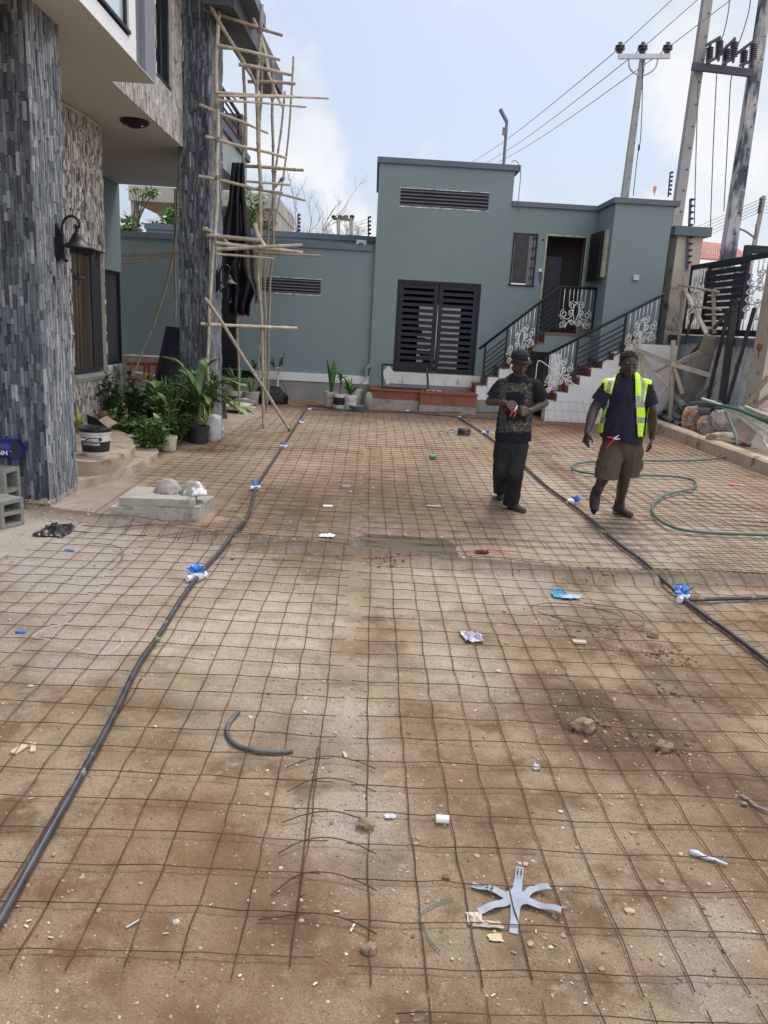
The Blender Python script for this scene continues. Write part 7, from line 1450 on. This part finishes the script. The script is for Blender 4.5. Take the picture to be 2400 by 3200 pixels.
def head(B, c, s, yaw=0, pitch=0):
    """c = centre of the skull, s = head height; looks toward -Y"""
    Rm = (Matrix.Rotation(yaw, 3, 'Z') @ Matrix.Rotation(pitch, 3, 'X')); q = lambda x, y, z: Vector(c)+Rm @ Vector((x*s, y*s, z*s)); rot = Rm
    B.ball(q(0, .06, .12), .37*s, (.94, 1.12, 1), rot); B.ball(q(0, -.03, -.05), .33*s, (.95, 1, 1.05), rot); B.ball(q(0, -.1, -.24), .24*s, (1.0, .95, .8), rot); B.ball(q(0, -.17, -.36), .135*s, (1.15, .9, .85), rot)
    for e in (-1, 1):
        B.ball(q(.22*e, -.16, -.08), .1*s, (1, .9, .8), rot); B.ball(q(.17*e, -.03, -.27), .17*s, (.9, 1, .8), rot)
        B.ball(q(.345*e, .05, -.04), .075*s, (.45, .85, 1.35), rot); B.ball(q(.14*e, -.315, .075), .06*s, (1.7, .6, .5), rot)
    B.ball(q(0, -.32, .075), .06*s, (1.6, .6, .5), rot)
    for k in range(5): B.ball(q(0, -.335-.018*k, .03-.045*k), (.035+.006*k)*s, (1, 1, 1), rot)
    for e in (-1, 1): B.ball(q(.055*e, -.36, -.155), .042*s, (1.1, .9, .8), rot)
    B.ball(q(0, -.345, -.255), .05*s, (1.9, .7, .5), rot); B.ball(q(0, -.335, -.305), .05*s, (1.7, .75, .55), rot)
    return q, Rm
def face_bits(q, Rm, s, par, look=-.01):
    ew = mat('eye_white', (.09, .075, .065), rough=.4); ed = mat('iris', (.01, .007, .005), rough=.2); lp = mat('lips', (.075, .035, .03), rough=.5)
    for e in (-1, 1):
        m = MB(); m.rock(q(.135*e, -.305, -.0), .03*s, (1.5, .6, .5), amp=0); m.build('eye', ew, par, smooth=True); m = MB(); m.rock(q(.135*e, -.327, -.012), .02*s, (1, .5, 1), amp=0); m.build('iris', ed, par, smooth=True)
        m = MB(); m.tube([q(.06*e, -.345, .06), q(.13*e, -.36, .085), q(.22*e, -.3, .06)], .014*s, 5); m.build('eyebrow', hairm, par, smooth=True)
    m = MB(); m.tube(smoothp([q(-.09, -.365, -.28), q(-.03, -.395, -.27), q(0, -.392, -.275), q(.03, -.395, -.27), q(.09, -.365, -.28)], 1), .018*s, 6); m.build('lips', lp, par, smooth=True)
def hand(B, w, d, palmn, s=1., curl=.5, thumb=1, spread=.12, curls=None):
    """wrist w, finger direction d, palm normal; five separate fingers"""
    d = Vector(d).normalized(); n = Vector(palmn); n = (n-d*n.dot(d)).normalized(); x = d.cross(n).normalized()*thumb; w = Vector(w)
    for i in range(5):
        k = i/4
        for j in (-1, -.33, .33, 1): B.ball(w+d*(.018+.075*k)*s+x*(.012+.021*k)*j*s*1.25, .0135*s)
    Ls = (.066, .075, .07, .055); 
    for i in range(4):
        u = 1-i*.667; base = w+d*(.088-.004*abs(i-1))*s+x*.0315*u*s; cu = (curls[i] if curls else curl)*(1+.15*i); ang = 0; p = base; dd = (d+x*u*spread*.6).normalized(); P = [base-dd*.012*s, base]; rr = [.0092*s, .0092*s]
        for seg, l in enumerate((.45, .32, .23)): ang += cu*(.55 if seg == 0 else .8); q = (dd*math.cos(ang)+n*math.sin(ang)); p = p+q*Ls[i]*l*s; P.append(p); rr.append((.0088-.0009*seg)*s)
        B.chain(P, rr, dens=.35)
    tb = w+d*.028*s+x*.03*s; t1 = tb+(x*.75+d*.65+n*.3).normalized()*.036*s; t2 = t1+(x*.25+d*.9+n*.45).normalized()*.03*s; t3 = t2+(d*.9+n*.55-x*.1).normalized()*.022*s; B.chain([w+d*.015*s+x*.015*s, tb, t1, t2, t3], [.014*s, .0135*s, .0115*s, .0105*s, .009*s], dens=.35)
    return w
P8 = lambda Y: (lambda x, y, dy=0: PY(x, y, Y+dy))
# ---------------------------------------------------------------- man in black, cap, both hands at his chest
Y1 = 8.22; q = P8(Y1); foot = G(1596, 1600); root = thing('person', 'man in black cap, printed black T-shirt and loose black trousers holding red pliers', 'person', (foot.x, Y1, 0))
hs = .262; hc = q(1625, 1131, .0); B = Blob(); hq, hR = head(B, hc, hs, yaw=.16, pitch=.25)
nk = q(1617, 1187, .05); B.chain([hc+Vector((0, .03, -.05)), nk+Vector((0, .0, .01)), nk+Vector((0, .02, -.06))], [.058, .058, .068])
shL, shR = q(1569, 1205, .05), q(1670, 1207, .03); pel = q(1598, 1375, .04)
B.chain([nk+Vector((0, .02, -.05)), pel], [.1, .12], (1.25, .75, 1)); B.chain([shL, nk+Vector((0, .03, -.05)), shR], [.065, .07, .065])
elL, elR = q(1529, 1256, .06), q(1703, 1260, .04); wrL, wrR = q(1580, 1259, -.16), q(1656, 1283, -.17)
B.chain([shL, elL, elL.lerp(wrL, .3), wrL], [.062, .044, .045, .029]); B.chain([shR, elR, elR.lerp(wrR, .3), wrR], [.062, .044, .045, .029])
hand(B, wrL, (.72, -.25, -.35), (.15, .9, -.45), 1.03, .75, 1); hand(B, wrR, (-.75, -.22, -.12), (-.1, .9, -.4), 1.03, .9, -1)
hpL, hpR = q(1572, 1392, .05), q(1622, 1392, .02); knL, knR = q(1567, 1475, .02), q(1607, 1478, -.06)
aL = G(1566, 1556)+Vector((0, .05, .085)); aR = G(1597, 1594)+Vector((0, .03, .085))
B.chain([hpL, knL, knL.lerp(aL, .35), aL], [.085, .056, .056, .036]); B.chain([hpR, knR, knR.lerp(aR, .35), aR], [.085, .056, .056, .036])
def foot_(B, a, tx, ty, s=1): B.chain([a+Vector((0, .03, -.05)), a+Vector((tx*.5, ty*.5, -.045)), a+Vector((tx, ty, -.062))], [.036*s, .036*s, .024*s], (1.05, 1.05, .8)); B.ball(a+Vector((0, .04, -.05)), .036*s)
foot_(B, aL, -.03, -.17); foot_(B, aR, .1, -.13)
for (a, tx, ty) in ((aL, -.03, -.17), (aR, .1, -.13)):
    sx = Vector((-ty, tx, 0)).normalized()
    for i in range(5): B.ball(a+Vector((tx*1.1, ty*1.1, -.07))+sx*(.034*(i/2-1)), .0125-.001*i, (1, 1.4, .9))
body = B.mesh('body', skin1, root, .006, 3); face_bits(hq, hR, hs, body)
shoem = mat('dusty_dark_shoe', (.035, .032, .03), (.06, .055, .05), sc=9, rough=.8)
for (a, tx, ty) in ((aL, -.03, -.17), (aR, .1, -.13)):
    B = Blob(); B.chain([a+Vector((0, .045, -.048)), a+Vector((tx*.5, ty*.5, -.043)), a+Vector((tx*1.12, ty*1.12, -.055))], [.044, .046, .04], (1, 1, .85)); B.mesh('shoe', shoem, root, .006, 2, cuts=[(Vector((0, 0, .004)), (0, 0, -1))])
B = Blob(); B.chain([nk+Vector((0, .015, -.045)), q(1618, 1245, .04), q(1608, 1310, .03), q(1600, 1400, .03)], [.13, .165, .17, .185], (1.14, .78, 1), .2); B.chain([shL+Vector((.0, 0, .0)), nk+Vector((0, .02, -.045)), shR], [.078, .082, .078])
sl1, sl2 = q(1541, 1247, .055), q(1692, 1250, .04); sd1, sd2 = (elL-shL).normalized(), (elR-shR).normalized(); B.chain([shL, sl1+sd1*.06], [.085, .09], dens=.2); B.chain([shR, sl2+sd2*.06], [.085, .092], dens=.2)
grey_print = mat('faded_print', (.10, .095, .075), (.03, .03, .032), sc=26, rough=.9, c3=(.16, .15, .12), sc3=22, th3=.55); blk = mat('black_cotton', (.006, .0075, .011), (.011, .013, .018), sc=5, rough=.9)
def pmat(c, n):
    if n.y > -.1: return 0
    x, y = pr(c); u, v = (x-1611)/51, (y-1273)/78; 
    if abs(x-1611-0) < 60 and 1196 < y < 1352:
        w_ = noise.noise(Vector((x*.09, y*.09, 2)))*.16+noise.noise(Vector((x*.3, y*.3, 5)))*.12; d_ = max(abs(u), abs(v))+w_
        if .58 < d_ < 1.0 and noise.noise(Vector((x*.22, y*.22, 9))) > -.22: return 1
    if 1652 < x < 1674 and 1258 < y < 1276 and (int(x/2.6)+int(y/6)) % 2: return 1
    return 0
nfold = dict(folds=.011, fscale=11)
o = B.mesh('t_shirt', blk, root, .006, 4, cuts=[(q(1600, 1376), (0, 0, -1)), (q(1541, 1256, .05), (elL-shL).normalized()), (q(1694, 1257, .04), (elR-shR).normalized())] if False else [(q(1600, 1376), (0, 0, -1))], mats=([blk, grey_print], pmat), keep=lambda c, n: not ((c-sl1).dot(sd1) > 0 and (c-sl1).length < .2 and c.x < sl1.x+.06 or (c-sl2).dot(sd2) > 0 and (c-sl2).length < .2 and c.x > sl2.x-.06), **nfold)
B = Blob(); jeans = mat('dusty_black_denim', (.012, .012, .014), (.022, .021, .022), sc=4, rough=.85, c3=(.035, .033, .03), sc3=5, th3=.62)
B.chain([q(1598, 1362, .04), q(1597, 1395, .04)], [.165, .17], (1.0, .78, 1), .2)
B.chain([q(1577, 1392, .05), knL+Vector((-.0, 0, 0)), aL+Vector((0, .02, .0)), aL+Vector((0, .02, -.1))], [.122, .1, .09, .09], dens=.2); B.chain([q(1618, 1395, .02), knR+Vector((.005, 0, 0)), aR+Vector((0, .02, -.01)), aR+Vector((0, .02, -.1))], [.122, .1, .092, .092], dens=.2)
B.mesh('trousers', jeans, root, .007, 4, cuts=[(Vector((0, 0, .045)), (0, 0, -1))], folds=.016, fscale=8)
B = Blob(); capm = mat('black_cap_cloth', (.008, .008, .009), (.014, .013, .014), sc=30, rough=.8); B.ball(hq(0, .05, .2), .4*hs, (.97, 1.12, .85), hR)
B.mesh('cap', capm, root, .006, 2, cuts=[(hq(0, 0, .14), tuple(hR @ Vector((0, -.15, -1))))])
m = MB(); n_ = 14; vs = []
for i in range(n_+1):
    a = -1.15+2.3*i/n_
    for k, (r0, dz) in enumerate(((.36, .15), (.62, .10))): vs.append(hq(r0*math.sin(a)*(.98 if k == 0 else .72), .03-r0*(1.0 if k == 0 else 1.12)*math.cos(a), dz+(.02 if k == 0 else -.0)-.05*abs(math.sin(a))*k))
m.add(vs, [(2*i, 2*i+2, 2*i+3, 2*i+1) for i in range(n_)]); o = m.build('cap_brim', capm, root, smooth=True); md = o.modifiers.new('t', 'SOLIDIFY'); md.thickness = .006
m = MB(); m.add([hq(.2+.045*math.cos(a)*1.1, -.315, .25+.04*math.sin(a)) for a in np.linspace(0, 6, 9)], [tuple(range(9))]); m.build('cap_badge', whitep, root)
pc = q(1610, 1283, -.3); redp = mat('red_handle', (.3, .02, .035), rough=.45)
t_ = thing('pliers', 'red handled pliers held in the hands of the man in black', 'pliers', tuple(pc+Vector((0, 0, -.08)))); 
for a, b in (((1603,1286),(1592,1303)), ((1613,1288),(1604,1309))): m = MB(); m.tube([q(*a, -.3), q((a[0]+b[0])/2-1, (a[1]+b[1])/2, -.31), q(*b, -.31)], [.009, .011, .009], 8); m.build('handle', redp, t_, smooth=True)
m = MB(); m.tube([q(1607, 1287, -.29), q(1613, 1275, -.27), q(1617, 1266, -.26)], [.014, .014, .006], 8); m.build('jaw', steel, t_, smooth=True)
# ---------------------------------------------------------------- man in the hi-vis vest, walking
Y2 = 8.2; q = P8(Y2); foot = G(1945, 1618); root = thing('person', 'broad man walking in a yellow reflective vest, navy T-shirt and brown shorts', 'person', (foot.x, Y2, 0))
hs = .275; hc = q(1965, 1137, -.02); B = Blob(); hq, hR = head(B, hc, hs, yaw=-.02, pitch=.2)
nk = q(1962, 1192, .06); B.chain([hc+Vector((0, .03, -.05)), nk, nk+Vector((0, .02, -.06))], [.072, .076, .09])
shL, shR = q(1903, 1212, .04), q(2016, 1214, .04); pel = q(1942, 1385, .04)
B.chain([nk+Vector((0, .02, -.05)), pel], [.12, .15], (1.25, .8, 1)); B.chain([shL, nk+Vector((0, .03, -.05)), shR], [.08, .09, .08])
elL, elR = q(1857, 1277, .05), q(2038, 1283, .03); wrL, wrR = q(1835, 1350, -.12), q(2037, 1368, .1)
B.chain([shL, elL, elL.lerp(wrL, .3), wrL], [.078, .056, .058, .034]); B.chain([shR, elR, elR.lerp(wrR, .3), wrR], [.078, .056, .058, .034])
hand(B, wrL, (-.08, -.15, -1), (.85, .35, 0), 1.08, .45, 1); hand(B, wrR, (-.03, -.1, -1), (-.85, .25, 0), 1.08, .45, -1)
hpL, hpR = q(1917, 1400, .03), q(1968, 1400, .05); knL, knR = q(1893, 1478, -.2), q(1951, 1492, .0)
aR = G(1937, 1610)+Vector((0, .06, .1)); aL = q(1866, 1533, -.12)
B.chain([hpL, knL, knL.lerp(aL, .35), aL], [.1, .066, .066, .042]); B.chain([hpR, knR, knR.lerp(aR, .35), aR], [.1, .066, .066, .042])
body = B.mesh('body', skin2, root, .006, 3); face_bits(hq, hR, hs, body)
B = Blob(); B.ball(hq(0, .07, .135), .375*hs, (.96, 1.13, 1.0), hR); B.mesh('hair', hairm, root, .005, 2, cuts=[(hq(0, -.3, .36), tuple(hR @ Vector((0, -1.3, -1))))])
navy = mat('navy_cotton', (.012, .010, .024), (.02, .017, .036), sc=4, rough=.9, c3=(.04, .04, .05), sc3=12, th3=.7)
TOR = [nk+Vector((0, .01, -.05)), q(1960, 1250, .04), q(1950, 1310, .02), q(1943, 1350, .02), q(1941, 1395, .02)]
B = Blob(); B.chain(TOR, [.15, .195, .2, .215, .205], (1.12, .82, 1), .2); B.chain([shL, nk+Vector((0, .02, -.05)), shR], [.088, .095, .088]); sl1, sl2 = q(1870, 1257, .05), q(2032, 1266, .03); sd1, sd2 = (elL-shL).normalized(), (elR-shR).normalized(); B.chain([shL, sl1+sd1*.06], [.092, .095], dens=.2); B.chain([shR, sl2+sd2*.06], [.09, .094], dens=.2)
B.mesh('t_shirt', navy, root, .006, 4, cuts=[(q(1940, 1376), (-.12, 0, -1))], folds=.012, fscale=10, keep=lambda c, n: not ((c-sl1).dot(sd1) > 0 and (c-sl1).length < .2 and c.x < sl1.x+.06 or (c-sl2).dot(sd2) > 0 and (c-sl2).length < .2 and c.x > sl2.x-.06))
B = Blob(); B.chain(TOR, [.168, .212, .217, .232, .222], (1.12, .82, 1), .2); B.chain([shL, nk+Vector((0, .02, -.05)), shR], [.104, .11, .104])
cr2 = lambda x, y: (1780+x*.2532, 1080+y*.2532)
def lerp_tab(T, y):
    for (y0_, x0_), (y1_, x1_) in zip(T[:-1], T[1:]):
        if y <= y1_: return x0_+(x1_-x0_)*max(0, (y-y0_)/(y1_-y0_))
    return T[-1][1]
LI = [(330, 600), (400, 575), (700, 492), (900, 440), (1075, 418)]; LO = [(340, 455), (700, 420), (1075, 380)]; RI = [(330, 795), (400, 800), (600, 806), (900, 822), (1120, 836)]; RO = [(330, 970), (420, 965), (720, 905), (860, 920), (1090, 890)]
def vkeep(c, n):
    x, y = pr(c); x, y = (x-1780)/.2532, (y-1080)/.2532
    if y > 1125 or (y > 1075 and x < 600): return False
    lo, hi = lerp_tab(LO, y)-12, lerp_tab(RO, y)+12
    if n.y > .15: return 450 < x < 960 or y > 640
    if abs(n.x) > .86 and y > 620: return True
    if x < 650: return lo-(40 if n.z > .6 else 0) < x < lerp_tab(LI, y)
    return lerp_tab(RI, y) < x < hi+(40 if n.z > .6 else 0)
hv = mat('hi_vis_yellow', (.52, .82, .02), (.44, .74, .015), sc=5, rough=.6); rfl = mat('reflective_tape', (.2, .21, .19), (.27, .28, .25), sc=14, rough=.35, spec=.6); edge = mat('vest_edge', (.012, .012, .012), rough=.8)
def vmat(c, n):
    x, y = pr(c); x, y = (x-1780)/.2532, (y-1080)/.2532
    if 695 < y < 765 or 885 < y < 955: return 1
    if n.y > .15: return 0
    if x < 650:
        if y < 700 and lerp_tab([(340, 495), (700, 427)], y) < x < lerp_tab([(340, 560), (700, 455)], y): return 1
        if x > lerp_tab(LI, y)-9: return 2
    else:
        if y < 720 and lerp_tab([(330, 855), (480, 882), (720, 875)], y) < x < lerp_tab([(330, 905), (480, 935), (720, 905)], y): return 1
        if 620 < y < 720 and 812 < x < 872: return 1
        if x < lerp_tab(RI, y)+7: return 2
    return 0
B.mesh('reflective_vest', hv, root, .006, 4, folds=.006, fscale=9, keep=vkeep, mats=([hv, rfl, edge], vmat), solid=.004)
B = Blob(); short = mat('brown_cargo_cloth', (.052, .042, .026), (.075, .06, .038), sc=5, rough=.9, bump=.2, bsc=60)
B.chain([q(1941, 1366, .03), q(1941, 1402, .03)], [.2, .2], (1.02, .8, 1), .2); B.chain([q(1914, 1408, .02), q(1897, 1470, -.16), q(1893, 1515, -.22)], [.14, .13, .126], dens=.2); B.chain([q(1970, 1408, .04), q(1962, 1475, .02), q(1959, 1520, .02)], [.145, .13, .126], dens=.2)
B.ball(q(1872, 1450, -.08), .055, (.7, 1.1, 1.5)); B.ball(q(1998, 1455, .05), .055, (.75, 1.1, 1.5))
B.mesh('shorts', short, root, .007, 4, cuts=[(q(1930, 1491, -.1), (0, 0, -1))], folds=.013, fscale=9)
bootm = mat('dusty_black_boot', (.025, .024, .022), (.05, .046, .04), sc=9, rough=.75, c3=(.085, .075, .06), sc3=10, th3=.6)
def boot(a, toe_dir, up, label=None):
    B = Blob(); d = Vector(toe_dir).normalized(); u = Vector(up).normalized(); B.chain([a+u*.055, a, a-u*.035], [.056, .06, .056]); B.chain([a-u*.045-d*.04, a-u*.045+d*.08, a-u*.062+d*.17], [.05, .05, .042], (1, 1, .9)); B.ball(a-u*.06+d*.185, .047, (1, 1, .85))
    o = B.mesh('boot', bootm, root, .006, 3, cuts=[(a-u*.1, tuple(-u))]); m = MB(); s = d.cross(u).normalized(); n_ = 20
    P = [a-u*.1+d*(.065+.165*math.cos(t))+s*.054*math.sin(t) for t in np.linspace(0, 6.28, n_, endpoint=False)]; m.prism(P, tuple(-u*.018)); m.build('sole', black, o)
    m = MB()
    for k in range(4): c_ = a+u*(.03-.028*k)+d*(.05+.025*k); m.tube([c_-s*.03, c_+d*.01+u*.006, c_+s*.03], .0035, 4)
    m.build('laces', pot_b, o); return o
boot(aR, (.35, -.93, 0), (0, 0, 1)); boot(aL, (-.12, -.62, -.78), (-.05, -.76, .62))
t_ = thing('pliers', 'open red handled pliers tucked into the waist of the brown shorts', 'pliers', tuple(q(1918, 1372, -.2)))
for P in (((1897, 1366), (1907, 1368), (1916, 1368)), ((1892, 1404), (1905, 1388), (1917, 1374))): m = MB(); m.tube(smoothp([q(x, y, -.21) for x, y in P], 1), .0115, 8); m.build('handle', redp, t_, smooth=True)
m = MB(); m.tube([q(1915, 1369, -.21), q(1924, 1373, -.21), q(1938, 1372, -.21)], [.012, .011, .005], 6); m.tube([q(1916, 1374, -.21), q(1922, 1369, -.21), q(1934, 1360, -.21)], [.012, .011, .005], 6); m.build('jaw', steel, t_, smooth=True)
